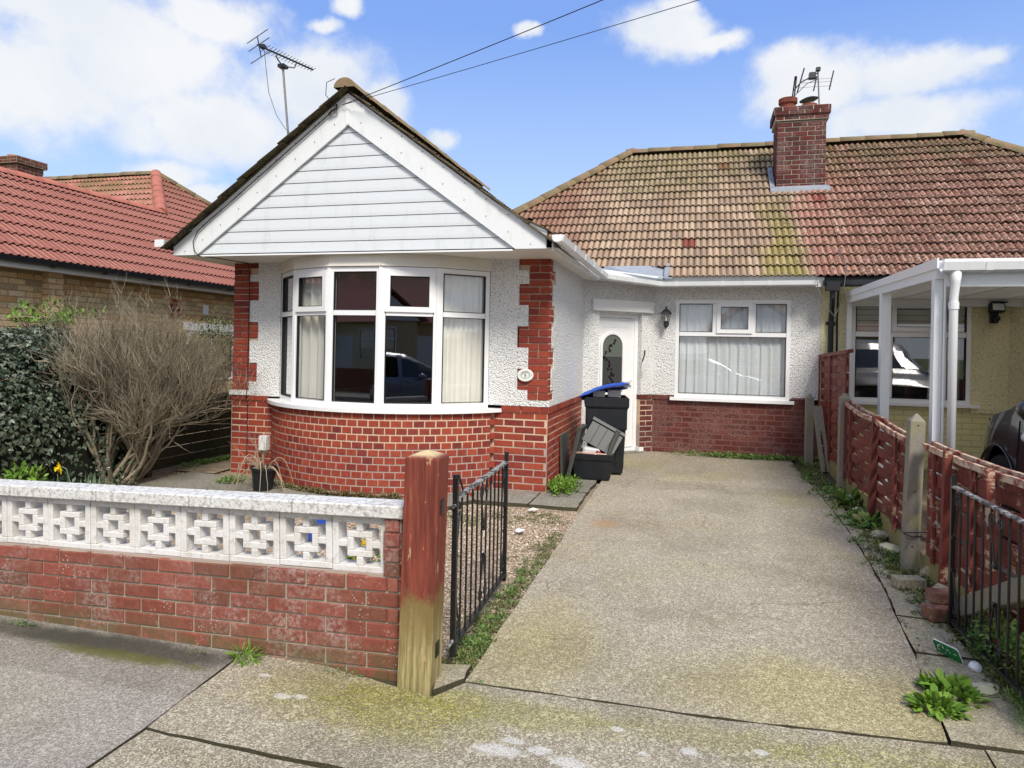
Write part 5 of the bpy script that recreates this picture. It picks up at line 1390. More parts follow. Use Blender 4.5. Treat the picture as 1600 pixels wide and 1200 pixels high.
# ------------------------------------------------------------------ fence of woven panels
def cpost(x, y, h, label, lean=(0, 0), foot=0):
    o = thing('fence_post', label, 'fence post', (x, y, gz(y)), 'concrete posts of the woven fence')
    M = Matrix.Translation((x, y, gz(y) - .05)) @ Matrix.Rotation(lean[0], 4, 'Y') @ Matrix.Rotation(lean[1], 4, 'X')
    a = .05; H = h
    MB().add([(-a, -a, 0), (a, -a, 0), (a, a, 0), (-a, a, 0), (-a, -a, H), (a, -a, H), (a, a, H), (-a, a, H), (0, 0, H + .06)],
             [(0, 1, 5, 4), (1, 2, 6, 5), (2, 3, 7, 6), (3, 0, 4, 7), (4, 5, 8), (5, 6, 8), (6, 7, 8), (7, 4, 8)], M).build('shaft', 'concrete post', o, bevel=.004)
    for z in (H * .55, H - .03, H * .2): MB().lathe([(.006, 0), (.006, .002)], 6, M @ Matrix.Translation((-.0, -a - .0005, z)) @ Matrix.Rotation(R(90), 4, 'X')).build('bolt_hole', 'rubber seal', o)
    return o
cpost(1.43, 9.72, .93, 'short concrete post in the corner by the dark brick wall behind the slotted spur')
cpost(1.565, 8.28, 1.06, 'concrete post where the tall fence steps down to the low one', (R(.5), 0))
p3 = cpost(1.515, 5.60, 1.13, 'leaning concrete post with wire round its foot, nearest to the gate', (R(1.8), R(-1)))
MB().tube([(1.46, 5.54, .33), (1.52, 5.535, .31), (1.585, 5.55, .32), (1.585, 5.66, .33), (1.46, 5.66, .34), (1.46, 5.54, .335), (1.60, 5.50, .36)], .004, 4).build('wire', 'black iron', p3)
lk = thing('plank', 'yellowed slotted concrete spur leaning on the corner post', 'plank', (1.52, 9.5, .15))
Mk = Matrix.Translation((1.57, 9.30, .15)) @ Matrix.Rotation(R(-6), 4, 'Y') @ Matrix.Rotation(R(-12), 4, 'X')
MB().box(-.055, -.012, -.03, .03, 0, .82, Mk).box(.012, .05, -.03, .03, 0, .82, Mk).box(-.012, .012, -.029, .029, .50, .82, Mk).build('spur', 'concrete post', lk)
def panel(label, y0, y1, x0, x1, zb, zt0, zt1, rows, bays, m='fence paint', sag=0.0, mids=(), rail='fence rail bare', gb_=True, toprail=True, seed=0):
    """woven panel from (x0,y0) to (x1,y1); y0 is the far end"""
    o = thing('woven_fence', label, 'fence panel', ((x0 + x1) / 2, (y0 + y1) / 2, zb), 'woven panels of the fence')
    r = random.Random(seed); a = Vector((x0, y0, 0)); b = Vector((x1, y1, 0)); L = (b - a).length; u = (b - a).normalized(); n = Vector((-abs(u.y), 0, 0)) + Vector((0, u.x, 0)) * 0; n = Vector((-1, 0, 0))
    zg = lambda s: gz(a.y + u.y * s) + zb
    top = lambda s: zt0 + (zt1 - zt0) * s / L - sag * math.sin(PI * s / L)
    bay = L / bays; nseg = bays * 6
    for i in range(rows):
        m_ = MB(); ph = PI * (i % 2); dz = r.uniform(-.006, .006)
        V = []; tw = r.uniform(-.006, .006)
        for j in range(nseg + 1):
            s = L * j / nseg; h = (top(s) - zg(s)) / rows
            q_ = math.sin(PI * s / bay + ph); off = .016 * (abs(q_) ** .6) * (1 if q_ > 0 else -1)
            p = a + u * s + n * (off + .004)
            z0 = zg(s) + h * i + dz + tw * (j / nseg); z1 = z0 + h * .985
            V += [(p.x, p.y, z0), (p.x, p.y, z1), (p.x + .006, p.y, z1), (p.x + .006, p.y, z0)]
        F = []
        for j in range(nseg):
            for k in range(4): F.append((4 * j + k, 4 * j + (k + 1) % 4, 4 * j + 4 + (k + 1) % 4, 4 * j + 4 + k))
        F += [(0, 3, 2, 1), (4 * nseg, 4 * nseg + 1, 4 * nseg + 2, 4 * nseg + 3)]
        m_.add(V, F); m_.build('slat', m, o, fix=False)
    for k in range(1, bays):
        s = bay * k; p = a + u * s
        MB().box(p.x + .002, p.x + .010, p.y - .016, p.y + .016, zg(s), top(s) - .01).build('batten', m, o)
    for s in mids:
        p = a + u * (s * L); q = r.uniform(-.02, .02)
        MB().box(p.x - .038, p.x - .020, p.y - .019, p.y + .019, zg(s * L) - .02, top(s * L) - .02).build('stile', m, o)
    if toprail:
        for dx, mm, e, dz in ((-.042, rail, 0, 0), (.016, rail, .0, .014)):
            V = []; ns = 12
            for j in range(ns + 1):
                s = L * j / ns; p = a + u * s; z = top(s) + dz + r.uniform(-.003, .003)
                V += [(p.x + dx, p.y, z - .035), (p.x + dx, p.y, z + .004), (p.x + dx + .026, p.y, z + .004), (p.x + dx + .026, p.y, z - .035)]
            F = [(4 * j + k, 4 * j + (k + 1) % 4, 4 * j + 4 + (k + 1) % 4, 4 * j + 4 + k) for j in range(ns) for k in range(4)] + [(0, 3, 2, 1), (4 * ns, 4 * ns + 1, 4 * ns + 2, 4 * ns + 3)]
            MB().add(V, F).build('top_rail', mm, o, fix=False)
    if gb_:
        V = []
        for s in (0, L):
            p = a + u * s; z = gz(p.y) - .03
            V += [(p.x - .012, p.y, z), (p.x - .012, p.y, zg(s) - .004), (p.x + .02, p.y, zg(s) - .004), (p.x + .02, p.y, z)]
        MB().add(V, [(0, 1, 5, 4), (1, 2, 6, 5), (2, 3, 7, 6), (3, 0, 4, 7), (0, 3, 2, 1), (4, 5, 6, 7)]).build('gravel_board', 'gravel board', o)
    return o
panel('tall dark red woven panel between the house wall and the stepped post', 10.04, 8.36, 1.615, 1.63, .16, 1.60, 1.66, 17, 6, mids=(.02, .45, .98), rail='fence paint', seed=1)
panel('low red woven panel next to the tall one, under a sagging bare topped rail', 8.22, 6.95, 1.60, 1.60, .15, 1.10, 1.035, 10, 5, 'fence paint peeling', .02, (.0, .22), seed=2)
panel('low red woven panel with white cracked slats just before the leaning concrete post', 6.93, 5.66, 1.60, 1.575, .15, 1.035, .985, 10, 5, 'fence paint peeling', .015, (.0, .6), seed=3)
panel('low badly peeling woven panel behind the open iron gate', 5.5, 3.9, 1.60, 1.66, .16, .99, .99, 9, 6, 'fence paint peeling', .015, (.12, .5), seed=4)
panel('nearest low woven panel at the very edge beside the pavement', 3.88, 2.9, 1.66, 1.70, .16, .99, .98, 9, 4, 'fence paint peeling', .0, (.3,), seed=5)
ms_ = thing('fence_stake', 'leaning dark red timber stake in the middle of the low fence', 'stake', (1.56, 6.9, .1))
MB().box(-.028, .028, -.028, .028, 0, .98, Matrix.Translation((1.555, 6.93, .08)) @ Matrix.Rotation(R(1.2), 4, 'Y') @ Matrix.Rotation(R(2), 4, 'X')).build('timber', 'fence paint', ms_)
for y, lb, l2 in ((5.02, 'red timber stake leaning just beyond the latch end of the right gate', 3), (4.25, 'red timber stake leaning behind the bars of the right gate', -5)):
    s_k = thing('fence_stake', lb, 'stake', (1.57, y, .1)); MB().box(-.02, .02, -.024, .024, 0, .93, Matrix.Translation((1.555, y, .08)) @ Matrix.Rotation(R(l2), 4, 'X')).build('timber', 'fence paint peeling', s_k)
dsp = thing('concrete_spur', 'thick concrete spur lying aslant against the fence behind the right gate', 'concrete spur', (1.57, 4.0, .1))
q0, q1 = Vector((1.55, 4.55, .10)), Vector((1.60, 3.45, .62)); dq = (q1 - q0).normalized()
Mq = frame(q0, (1, 0, 0), dq.cross(Vector((1, 0, 0)))); 
MB().box(-.045, .045, 0, .11, 0, (q1 - q0).length, Matrix(((1, 0, 0, q0.x), (0, dq.z, dq.y, q0.y), (0, -dq.y, dq.z, q0.z), (0, 0, 0, 1)))).build('shaft', 'concrete post', dsp, bevel=.006)
# loose bricks and stones by the fence
def loose(label, x, y, z, rz, m, s=(.215, .10, .065), tilt=0, cat='brick', name='loose_brick'):
    o = MB().box(-.5, .5, -.5, .5, 0, 1, Matrix.Translation((x, y, z)) @ Matrix.Rotation(R(rz), 4, 'Z') @ Matrix.Rotation(R(tilt), 4, 'X') @ Matrix.Diagonal((*s, 1))).build(name, m, None, bevel=.006)
    tag(o, label, cat); return o
loose('yellow mossy brick lying on the slabs in front of the leaning post', 1.40, 5.17, .055, 15, 'slab concrete', (.19, .10, .07))
loose('brown brick at the bottom of the small pile by the gate end', 1.44, 4.66, .04, 20, 'brick garden wall', (.19, .11, .08))
loose('pink brick on top of the small pile by the gate end', 1.455, 4.72, .122, 8, 'brick garden wall', (.14, .10, .07))
loose('mossy brick leaning behind the small pile by the gate end', 1.50, 4.90, .06, 60, 'slab concrete', (.2, .1, .09), 10)
def rock(label, x, y, z, s, m, seed):
    r = random.Random(seed); bm = bmesh.new(); bmesh.ops.create_icosphere(bm, subdivisions=2, radius=1)
    for v in bm.verts: v.co *= 1 + .25 * mnoise.noise(v.co * 1.3 + Vector((seed, 0, 0))); v.co = Vector((v.co.x * s[0], v.co.y * s[1], v.co.z * s[2]))
    me = bpy.data.meshes.new('rock'); bm.to_mesh(me); bm.free(); me.materials.append(MATS[m]); o = bpy.data.objects.new('rock', me); COL.objects.link(o)
    o.location = (x, y, z); o.rotation_euler = (0, 0, r.uniform(0, 3)); tag(o, label, 'rock'); return o
rock('flat whitish flint lying below the right gate', 1.36, 3.80, .015, (.085, .05, .018), 'flint', 1)
rock('yellow lichened stone beside the foot of the stepped post', 1.55, 7.75, .13, (.09, .07, .045), 'slab concrete', 2)
rock('small pinkish stone in the weeds along the fence', 1.53, 7.3, .11, (.06, .05, .035), 'flint', 3)
rock('yellow stone against the fence near its timber stake', 1.52, 6.45, .09, (.10, .07, .04), 'slab concrete', 4)
rock('grey broken stone in the weeds between stake and leaning post', 1.50, 6.05, .08, (.09, .08, .04), 'flint', 5)
rock('mossy stone at the foot of the leaning concrete post', 1.60, 5.45, .08, (.05, .06, .06), 'slab concrete', 6)
# green sign
sg = thing('sign', 'small fallen green plastic sign with worn white lettering by the gate', 'sign', (1.36, 4.1, .03))
Ms = Matrix.Translation((1.285, 4.20, .012)) @ Matrix.Rotation(R(-58), 4, 'Z') @ Matrix.Rotation(R(28), 4, 'X')
def rrect(w_, h_, r_, n=4):
    P = []
    for cx_, cz_, a0 in ((w_ - r_, r_, -90), (w_ - r_, h_ - r_, 0), (r_, h_ - r_, 90), (r_, r_, 180)):
        for i in range(n + 1): a = R(a0 + 90 * i / n); P.append((cx_ + r_ * math.cos(a), cz_ + r_ * math.sin(a)))
    return P
MB().prism(rrect(.155, .095, .015), -.002, .003, 'y', Ms).build('plate', 'enamel white', sg)
MB().prism([(x * .96 + .003, z * .95 + .002) for x, z in rrect(.155, .095, .015)], -.0032, -.0021, 'y', Ms).build('face', 'sign green', sg)
rock('crumpled pale grey lump behind the little green sign', 1.40, 4.02, .03, (.035, .03, .028), 'litter paper', 9)
# daisies of wear on it: short white strokes
m = MB(); r_ = random.Random(8)
for q in range(16):
    x, z = .015 + .12 * r_.random(), .02 + .055 * r_.random(); m.box(x, x + r_.uniform(.003, .008), -.0040, -.0034, z, z + r_.uniform(.003, .011), Ms)
m.build('worn_lettering', 'enamel white', sg)['kind'] = 'stuff'

# ------------------------------------------------------------------ bins
wb = thing('wheelie_bin', 'black wheelie bin with its blue lid thrown open, beside the white door', 'bin', (-1.05, 8.45, .1), rot=None)
Mb = Matrix.Translation((-1.07, 8.42, gz(8.4) - .01)) @ Matrix.Rotation(R(10), 4, 'Z')
m = MB(); H = .93
lv_ = [(0.03, .20, .235), (.10, .205, .24), (.72, .235, .265), (.80, .245, .28), (.82, .26, .30), (.90, .26, .30), (H, .26, .30)]
V = [(sx * a, sy * b, z) for z, a, b in lv_ for sx, sy in ((-1, -1), (1, -1), (1, 1), (-1, 1))]
V += [(sx * .24, sy * .28, z) for z in (H, .55) for sx, sy in ((-1, -1), (1, -1), (1, 1), (-1, 1))]
F = [(4 * i + k, 4 * i + (k + 1) % 4, 4 * i + 4 + (k + 1) % 4, 4 * i + 4 + k) for i in range(len(lv_) + 1) for k in range(4)] + [(3, 2, 1, 0), (32, 33, 34, 35)]
m.add(V, F, Mb); bb_ = m.build('body', 'black plastic', wb, bevel=.008)
for s in (-1, 1): MB().box(s * .12 - .006, s * .12 + .006, -.262, -.235, .12, .70, Mb @ Matrix.Rotation(R(-2.2), 4, 'X')).build('rib', 'black plastic', bb_)
for s in (-1, 1): MB().tube([(s * .21 - .03, .26, .1), (s * .21 + .03, .26, .1)], .10, 16, Mb).build('wheel', 'tyre', wb)
MB().tube([(-.2, .34, .86), (.2, .34, .86)], .014, 8, Mb).build('handle', 'black plastic', wb)
Ml = Matrix.Translation((-1.10, 8.40, gz(8.4) + 1.01)) @ Matrix.Rotation(R(10), 4, 'Z') @ Matrix.Rotation(R(-16), 4, 'Y') @ Matrix.Rotation(R(-9), 4, 'X')
lid = MB(); gx, gy_ = 10, 10; V = []
for j in range(gy_ + 1):
    for i in range(gx + 1):
        x, y = -.30 + .60 * i / gx, -.30 + .60 * j / gy_; e = max(abs(x), abs(y)) / .30
        V.append((x, y, .012 * (1 - e ** 6) - .028 * (e > .99) + .010 * (abs(x) < .13) - .05 * abs(x) ))
V2 = [(x, y, z - .008) for x, y, z in V]; nV = len(V); F = []
for j in range(gy_):
    for i in range(gx): a = j * (gx + 1) + i; F += [(a, a + 1, a + gx + 2, a + gx + 1), (nV + a, nV + a + gx + 1, nV + a + gx + 2, nV + a + 1)]
lid.add(V + V2, F, Ml); lid.build('lid', 'blue plastic', wb, fix=False)
tb = MB().box(-.16, -.02, -.17, .02, .93, 1.0, Mb).build('takeaway_tub', 'white tub'); tag(tb, 'white tub on top of the full wheelie bin, left of two', 'tub')
tb = MB().box(.02, .17, -.15, .04, .93, 1.01, Mb).build('takeaway_tub', 'white tub'); tag(tb, 'pale tub on top of the full wheelie bin, right of two', 'tub')
def crate(name, label, M, m='black plastic', W=.48, D=.36, H=.30):
    o = thing(name, label, 'recycling box', M.translation)
    L_ = [(0, .40), (.03, .43), (.22, .46), (.225, .49), (.27, .5), (.30, .5)]
    V = [(sx * a * W * 1.0, sy * a * D, z) for z, a in L_ for sx, sy in ((-1, -1), (1, -1), (1, 1), (-1, 1))]
    V += [(sx * .455 * W, sy * .455 * D, .30) for sx, sy in ((-1, -1), (1, -1), (1, 1), (-1, 1))] + [(sx * .39 * W, sy * .39 * D, .02) for sx, sy in ((-1, -1), (1, -1), (1, 1), (-1, 1))]
    n = len(L_) + 1
    F = [(4 * i + k, 4 * i + (k + 1) % 4, 4 * i + 4 + (k + 1) % 4, 4 * i + 4 + k) for i in range(n) for k in range(4)] + [(3, 2, 1, 0), (4 * n, 4 * n + 1, 4 * n + 2, 4 * n + 3)]
    MB().add(V, F, M).build('tub', m, o, bevel=.007); return o
Mc = Matrix.Translation((-1.15, 7.98, gz(8.0) + .005)) @ Matrix.Rotation(R(4), 4, 'Z')
crate('recycling_box', 'open black recycling box full of plastic in front of the wheelie bin', Mc)
lidm = Matrix.Translation((-1.04, 7.99, gz(8) + .48)) @ Matrix.Rotation(R(27), 4, 'Y') @ Matrix.Rotation(R(62), 4, 'X')
ll = thing('box_lid', 'dark ridged box lid propped aslant against the wheelie bin', 'lid', lidm.translation)
lb_ = MB().box(-.20, .20, -.15, .13, -.012, .0, lidm).build('panel', 'black plastic', ll, bevel=.003)
for x in (-.1, 0, .1): MB().box(x - .003, x + .003, -.14, .12, .0005, .006, lidm).build('rib', 'rubber seal', lb_)
MB().box(-.21, .21, .1305, .165, -.02, .012, lidm).box(-.21, .21, .125, .130, -.02, .022, lidm).build('rim', 'black plastic', ll)
o = MB().tube([(-.98, 7.93, gz(8) + .25), (-.93, 7.96, gz(8) + .40), (-.865, 8.0, gz(8) + .56)], .030, 12).build('pipe', 'grey plastic'); tag(o, 'short grey pipe sticking out of the recycling box', 'pipe')
o = MB().box(-.10, .10, -.07, .07, 0, .085, Matrix.Translation((-1.18, 7.93, gz(8) + .28)) @ Matrix.Rotation(R(9), 4, 'Y') @ Matrix.Rotation(R(18), 4, 'Z')).build('food_tub', 'white tub', None, bevel=.02); tag(o, 'white food tub lying on top in the recycling box', 'tub')
o = MB().tube([(-1.34, 7.90, gz(8) + .29), (-1.25, 7.84, gz(8) + .305), (-1.1, 7.82, gz(8) + .30), (-.98, 7.86, gz(8) + .295)], .016, 8).build('hose', 'pink plastic'); tag(o, 'pinkish plastic hose along the rim of the recycling box', 'hose')
o = MB().box(-.03, .03, -.012, .012, 0, .012, Matrix.Translation((-1.07, 7.86, gz(8) + .32)) @ Matrix.Rotation(R(25), 4, 'Y')).build('scraper', 'red plastic'); tag(o, 'small red plastic piece in the recycling box', 'scrap')
o = MB().box(-.012, .012, -.22, .22, 0, .50, Matrix.Translation((-1.47, 7.95, gz(8) + .01)) @ Matrix.Rotation(R(-2), 4, 'Y')).build('board', 'grey plastic'); tag(o, 'dark board standing against the side brickwork behind the boxes', 'board')
Mx = Matrix.Translation((-1.40, 7.80, gz(7.8) + .01)) @ Matrix.Rotation(R(13), 4, 'Y')
bx = thing('box_lid', 'long grey green box lid standing on edge between board and recycling box', 'lid', (-1.42, 7.8, .1))
MB().box(-.014, .0, -.17, .17, 0, .60, Mx).build('panel', 'grey plastic', bx); MB().box(.0005, .03, -.18, -.16, 0, .61, Mx).box(.0005, .03, .16, .18, 0, .61, Mx).box(-.02, .03, -.18, .18, .6105, .635, Mx).build('rim', 'grey plastic', bx)

# wall lamp
la = thing('wall_lantern', 'black coach lantern on the white wall between door and window', 'lamp', (-.44, 10.0, 2.1))
MLn = Matrix.Translation((-.44, 9.96, 2.09))
MB().lathe([(.012, .155), (.014, .135), (.006, .125), (.03, .115), (.075, .065), (.085, .05), (.068, .046)], 6, MLn).build('roof', 'black iron', la)
MB().lathe([(.062, .044), (.040, -.055), (.038, -.056)], 6, MLn).build('glass', 'clear glass', la)
for k in range(6):
    a = k * PI / 3; MB().tube([(.064 * math.cos(a), .064 * math.sin(a), .045), (.042 * math.cos(a), .042 * math.sin(a), -.056)], .004, 4, MLn).build('bar', 'black iron', la)
MB().lathe([(.045, -.056), (.035, -.075), (.02, -.085), (.03, -.105), (.028, -.13), (.008, -.155), (.004, -.17)], 10, MLn).build('base', 'black iron', la)
MB().lathe([(.014, -.05), (.018, -.02), (.016, .02), (.004, .03)], 8, MLn).build('bulb', 'enamel white', la)
MB().tube([(0, 0, -.11), (0, .06, -.12), (0, .1, -.09), (0, .125, -.09)], .009, 6, MLn).lathe([(.04, 0), (.04, .02)], 12, MLn @ Matrix.Translation((0, .115, -.09)) @ Matrix.Rotation(R(-90), 4, 'X')).build('bracket', 'black iron', la)
cr = thing('cable', 'short black and white cable dangling from the door reveal', 'cable', (-.78, 9.9, 1.6))
def dpnt(s, o_, z): return A_ + dv * s + dn * o_ + Vector((0, 0, z))
MB().tube([dpnt(1.05, .03, 1.62), dpnt(1.045, .04, 1.57), dpnt(1.01, .05, 1.50), dpnt(.995, .05, 1.46)], .009, 6).build('black_end', 'cable black', cr)
MB().tube([dpnt(.995, .05, 1.46), dpnt(.985, .05, 1.38), dpnt(.99, .05, 1.31), dpnt(1.02, .04, 1.25)], .006, 6).build('white_lead', 'white tub', cr)
# house number plaque
pq = thing('number_plaque', 'oval white ceramic plaque with number 5 in a leafy wreath on the quoin', 'plaque', (-1.75, 7.05, 1.33))
n_ = 28; MPq = Matrix.Translation((-1.752, FY - PR - .004, 1.328))
ell = lambda a, b: [(a * math.cos(2 * PI * i / n_), b * math.sin(2 * PI * i / n_)) for i in range(n_)]
e1, e2, e3 = ell(.088, .068), ell(.083, .063), ell(.070, .050)
V = [(x, 0, z) for x, z in e1] + [(x, -.010, z) for x, z in e1] + [(x, -.014, z) for x, z in e2] + [(x, -.0105, z) for x, z in e3] + [(0, -.0105, 0)]
F = [(k * n_ + i, k * n_ + (i + 1) % n_, (k + 1) * n_ + (i + 1) % n_, (k + 1) * n_ + i) for k in range(3) for i in range(n_)] + [(3 * n_ + i, 3 * n_ + (i + 1) % n_, 4 * n_) for i in range(n_)]
MB().add(V, F, MPq).build('plate', 'enamel white', pq, smooth=True)
tx = bpy.data.curves.new('number', 'FONT'); tx.body = '5'; tx.size = .055; tx.align_x = 'CENTER'; tx.align_y = 'CENTER'; tx.extrude = .0006
to = bpy.data.objects.new('number', tx); COL.objects.link(to); dg = bpy.context.evaluated_depsgraph_get()
me = bpy.data.meshes.new_from_object(to.evaluated_get(dg)); bpy.data.objects.remove(to); me.transform(MPq @ Matrix.Translation((0, -.0125, -.004)) @ Matrix.Rotation(R(90), 4, 'X'))
me.materials.clear(); me.materials.append(MATS['ink']); o = bpy.data.objects.new('number', me); COL.objects.link(o); setp(o, pq)
lp = Leaves(); r_ = random.Random(5)
for q in range(22):
    a = 2 * PI * q / 22; k = 1.5 if .6 < a < 2.6 else 1
    lp.leaf(MPq @ Vector((.046 * math.cos(a), -.0125, .034 * math.sin(a))), (-math.sin(a) + r_.uniform(-.5, .5), 0, math.cos(a)), (0, -1, 0), .013 * k, 'oval')
lp.build('wreath', 'ink green', pq)
for s in (-1, 1): MB().lathe([(.003, 0), (.003, .003)], 6, MPq @ Matrix.Translation((s * .068, -.0125, 0)) @ Matrix.Rotation(R(90), 4, 'X')).build('screw', 'ink', pq)
# white vent box by the pot
vbx = MB().box(-4.93, -4.83, 6.99, 7.07, .36, .53).build('meter_box', 'white plastic', None, bevel=.004); tag(vbx, 'small white box fixed low on the brickwork behind the potted plant', 'box')

# ------------------------------------------------------------------ aerials and wires
def yagi(g, P, fwd, n, L, el, m='aluminium dark', refl=True, tilt=0):
    fwd = Vector(fwd).normalized(); sd = fwd.cross(Vector((0, 0, 1))).normalized(); P = Vector(P); up = sd.cross(fwd)
    MB().tube([P, P + fwd * L], .009, 6).build('boom', m, g)
    for i in range(n):
        q = P + fwd * (.12 + (L - .14) * i / (n - 1)); e = el * (1 - .25 * i / n)
        MB().tube([q - sd * e, q + sd * e], .0035, 4).build('element', m, g)
ae = thing('aerial', 'tall television aerial on a mast over the white gable', 'aerial', (-5.0, 7.9, 3.2))
mb0, mb1 = Vector((-4.96, 7.6, 3.2)), Vector((-5.05, 7.6, 5.0))
MB().tube([(-5.24, 7.25, 5.237), (-4.933, 8.0, 5.204)], .012, 6).build('boom', 'aluminium dark', ae)
MB().tube([(-5.292, 7.393, 5.219), (-5.102, 7.317, 5.246)], 0.0035, 4).build('element', 'aluminium dark', ae)
MB().tube([(-5.271, 7.435, 5.217), (-5.087, 7.361, 5.244)], 0.0035, 4).build('element', 'aluminium dark', ae)
MB().tube([(-5.251, 7.477, 5.216), (-5.072, 7.405, 5.241)], 0.0035, 4).build('element', 'aluminium dark', ae)
MB().tube([(-5.231, 7.519, 5.214), (-5.057, 7.449, 5.239)], 0.0035, 4).build('element', 'aluminium dark', ae)
MB().tube([(-5.211, 7.561, 5.213), (-5.042, 7.493, 5.237)], 0.0035, 4).build('element', 'aluminium dark', ae)
MB().tube([(-5.191, 7.603, 5.211), (-5.027, 7.537, 5.235)], 0.0035, 4).build('element', 'aluminium dark', ae)
MB().tube([(-5.17, 7.645, 5.21), (-5.013, 7.581, 5.232)], 0.0035, 4).build('element', 'aluminium dark', ae)
MB().tube([(-5.15, 7.687, 5.208), (-4.998, 7.625, 5.23)], 0.0035, 4).build('element', 'aluminium dark', ae)
MB().tube([(-5.13, 7.729, 5.207), (-4.983, 7.669, 5.228)], 0.0035, 4).build('element', 'aluminium dark', ae)
MB().tube([(-5.11, 7.771, 5.205), (-4.968, 7.713, 5.225)], 0.0035, 4).build('element', 'aluminium dark', ae)
MB().tube([(-5.089, 7.813, 5.204), (-4.953, 7.757, 5.223)], 0.0035, 4).build('element', 'aluminium dark', ae)
MB().tube([(-5.069, 7.854, 5.202), (-4.938, 7.802, 5.221)], 0.0035, 4).build('element', 'aluminium dark', ae)
MB().tube([(-5.049, 7.896, 5.201), (-4.923, 7.846, 5.219)], 0.0035, 4).build('element', 'aluminium dark', ae)
MB().tube([(-5.029, 7.938, 5.199), (-4.908, 7.89, 5.216)], 0.0035, 4).build('element', 'aluminium dark', ae)
MB().tube([(-5.008, 7.98, 5.198), (-4.893, 7.934, 5.214)], 0.0035, 4).build('element', 'aluminium dark', ae)
MB().tube([(-4.988, 8.022, 5.196), (-4.878, 7.978, 5.212)], 0.0035, 4).build('element', 'aluminium dark', ae)
MB().tube([(-5.242, 7.25, 5.339), (-5.182, 7.25, 5.084)], .007, 5).build('reflector_stay', 'aluminium dark', ae)
MB().tube([(-5.444, 7.332, 5.31), (-5.04, 7.168, 5.368)], 0.005, 4).build('element', 'aluminium dark', ae)
MB().tube([(-5.42, 7.332, 5.208), (-5.016, 7.168, 5.266)], 0.005, 4).build('element', 'aluminium dark', ae)
MB().tube([(-5.384, 7.332, 5.055), (-4.98, 7.168, 5.113)], 0.005, 4).build('element', 'aluminium dark', ae)
MB().box(-5.26, -5.2, 7.32, 7.38, 5.234, 5.278).build('dipole_box', 'aluminium dark', ae)
MB().tube([(-4.93, 7.65, 3.15), (-5.148, 7.65, 5.125)], .014, 8).build('mast', 'galvanised', ae)
MB().box(-5.193, -5.103, 7.6, 7.7, 5.105, 5.145).build('clamp', 'aluminium dark', ae)
MB().tube([(-5.116, 7.45, 5.185), (-5.122, 7.5, 5.15), (-5.133, 7.6, 5.128), (-5.088, 7.7, 5.131), (-5.047, 7.75, 5.14), (-5.052, 7.8, 5.218)], .009, 6).build('cradle', 'galvanised', ae)
MB().tube([(-5.211, 7.35, 5.215), (-5.213, 7.4, 4.983), (-5.24, 7.5, 4.744), (-5.158, 7.55, 4.475), (-5.069, 7.6, 4.324), (-4.98, 7.65, 4.238)], .004, 4).build('lead', 'cable grey', ae)
# wires to a pole up the street
def wire(label, a, b, sag, m='cable black', r=.0045):
    r *= .7
    a, b = Vector(a), Vector(b); pts = []
    for i in range(41):
        t = i / 40; p = a.lerp(b, t); p.z -= sag * 4 * t * (1 - t); pts.append(p)
    o = MB().tube(pts, r, 5).build('overhead_wire', m); tag(o, label, 'wire', 'overhead wires to the gable'); return o
wire('upper overhead wire from the gable apex to the top of the sky', (-3.55, 6.32, 4.06), (11.716, 1.4, 6.343), .16, r=0.006)
wire('lower overhead wire from the gable apex fading to the right', (-3.55, 6.32, 4.06), (12.355, 2.22, 5.604), .16, r=0.0045)

# chimney aerials
ca = thing('aerial', 'small double aerial on a short mast on the brick chimney', 'aerial', (1.80, 11.9, 5.5))
MB().tube([(1.80, 11.85, 5.50), (1.765, 11.85, 6.17)], .011, 6).build('mast', 'galvanised', ca)
MB().box(1.79, 1.84, 11.80, 11.9, 5.52, 5.57).build('bracket', 'aluminium dark', ca)
MB().tube([(1.77, 11.84, 6.10), (1.50, 11.75, 5.93), (1.40, 11.7, 5.80)], .010, 5).build('boom', 'aluminium dark', ca)
MB().tube([(1.77, 11.84, 6.0), (1.60, 11.78, 5.92), (1.42, 11.7, 5.72)], .006, 5).build('boom', 'aluminium dark', ca)
MB().box(1.735, 1.80, 11.8, 11.88, 6.13, 6.18).build('clamp', 'aluminium dark', ca)
MB().box(1.63, 1.73, 11.76, 11.86, 6.0, 6.09).build('dipole_box', 'aluminium dark', ca)
for a, b in (((1.53, 11.6, 6.10), (1.47, 11.9, 5.83)), ((1.40, 11.6, 5.98), (1.395, 11.9, 5.72)), ((1.42, 11.6, 5.98), (1.425, 11.9, 5.72)), ((1.745, 11.8, 6.03), (1.70, 11.8, 5.80)), ((1.99, 11.8, 6.10), (1.93, 11.8, 5.80))):
    MB().tube([a, b], .011, 5).build('element', 'aluminium dark', ca)
for z in (5.99, 5.94, 5.87): MB().tube([(1.50, 11.8, z), (1.97, 11.82, z)], .0035, 4).build('element', 'galvanised', ca)
cw = thing('chimney_cowl', 'dark flat disc cowl over the right chimney pot', 'cowl', (1.66, 11.95, 5.61))
MB().lathe([(.0, 5.745), (.09, 5.74), (.145, 5.715), (.14, 5.71), (.0, 5.72)], 18, Matrix.Translation((1.655, 11.95, 0)) @ Matrix.Rotation(0, 4, 'X') @ Matrix(((1, 0, 0, 0), (0, 1, 0, 0), (.14, 0, 1, 0), (0, 0, 0, 1)))).build('disc', 'aluminium dark', cw)
for k in range(3):
    a = 2.1 * k + .5; MB().tube([(1.66 + .1 * math.cos(a), 11.95 + .1 * math.sin(a), 5.60), (1.66 + .08 * math.cos(a), 11.95 + .08 * math.sin(a), 5.72)], .005, 4).build('leg', 'aluminium dark', cw)

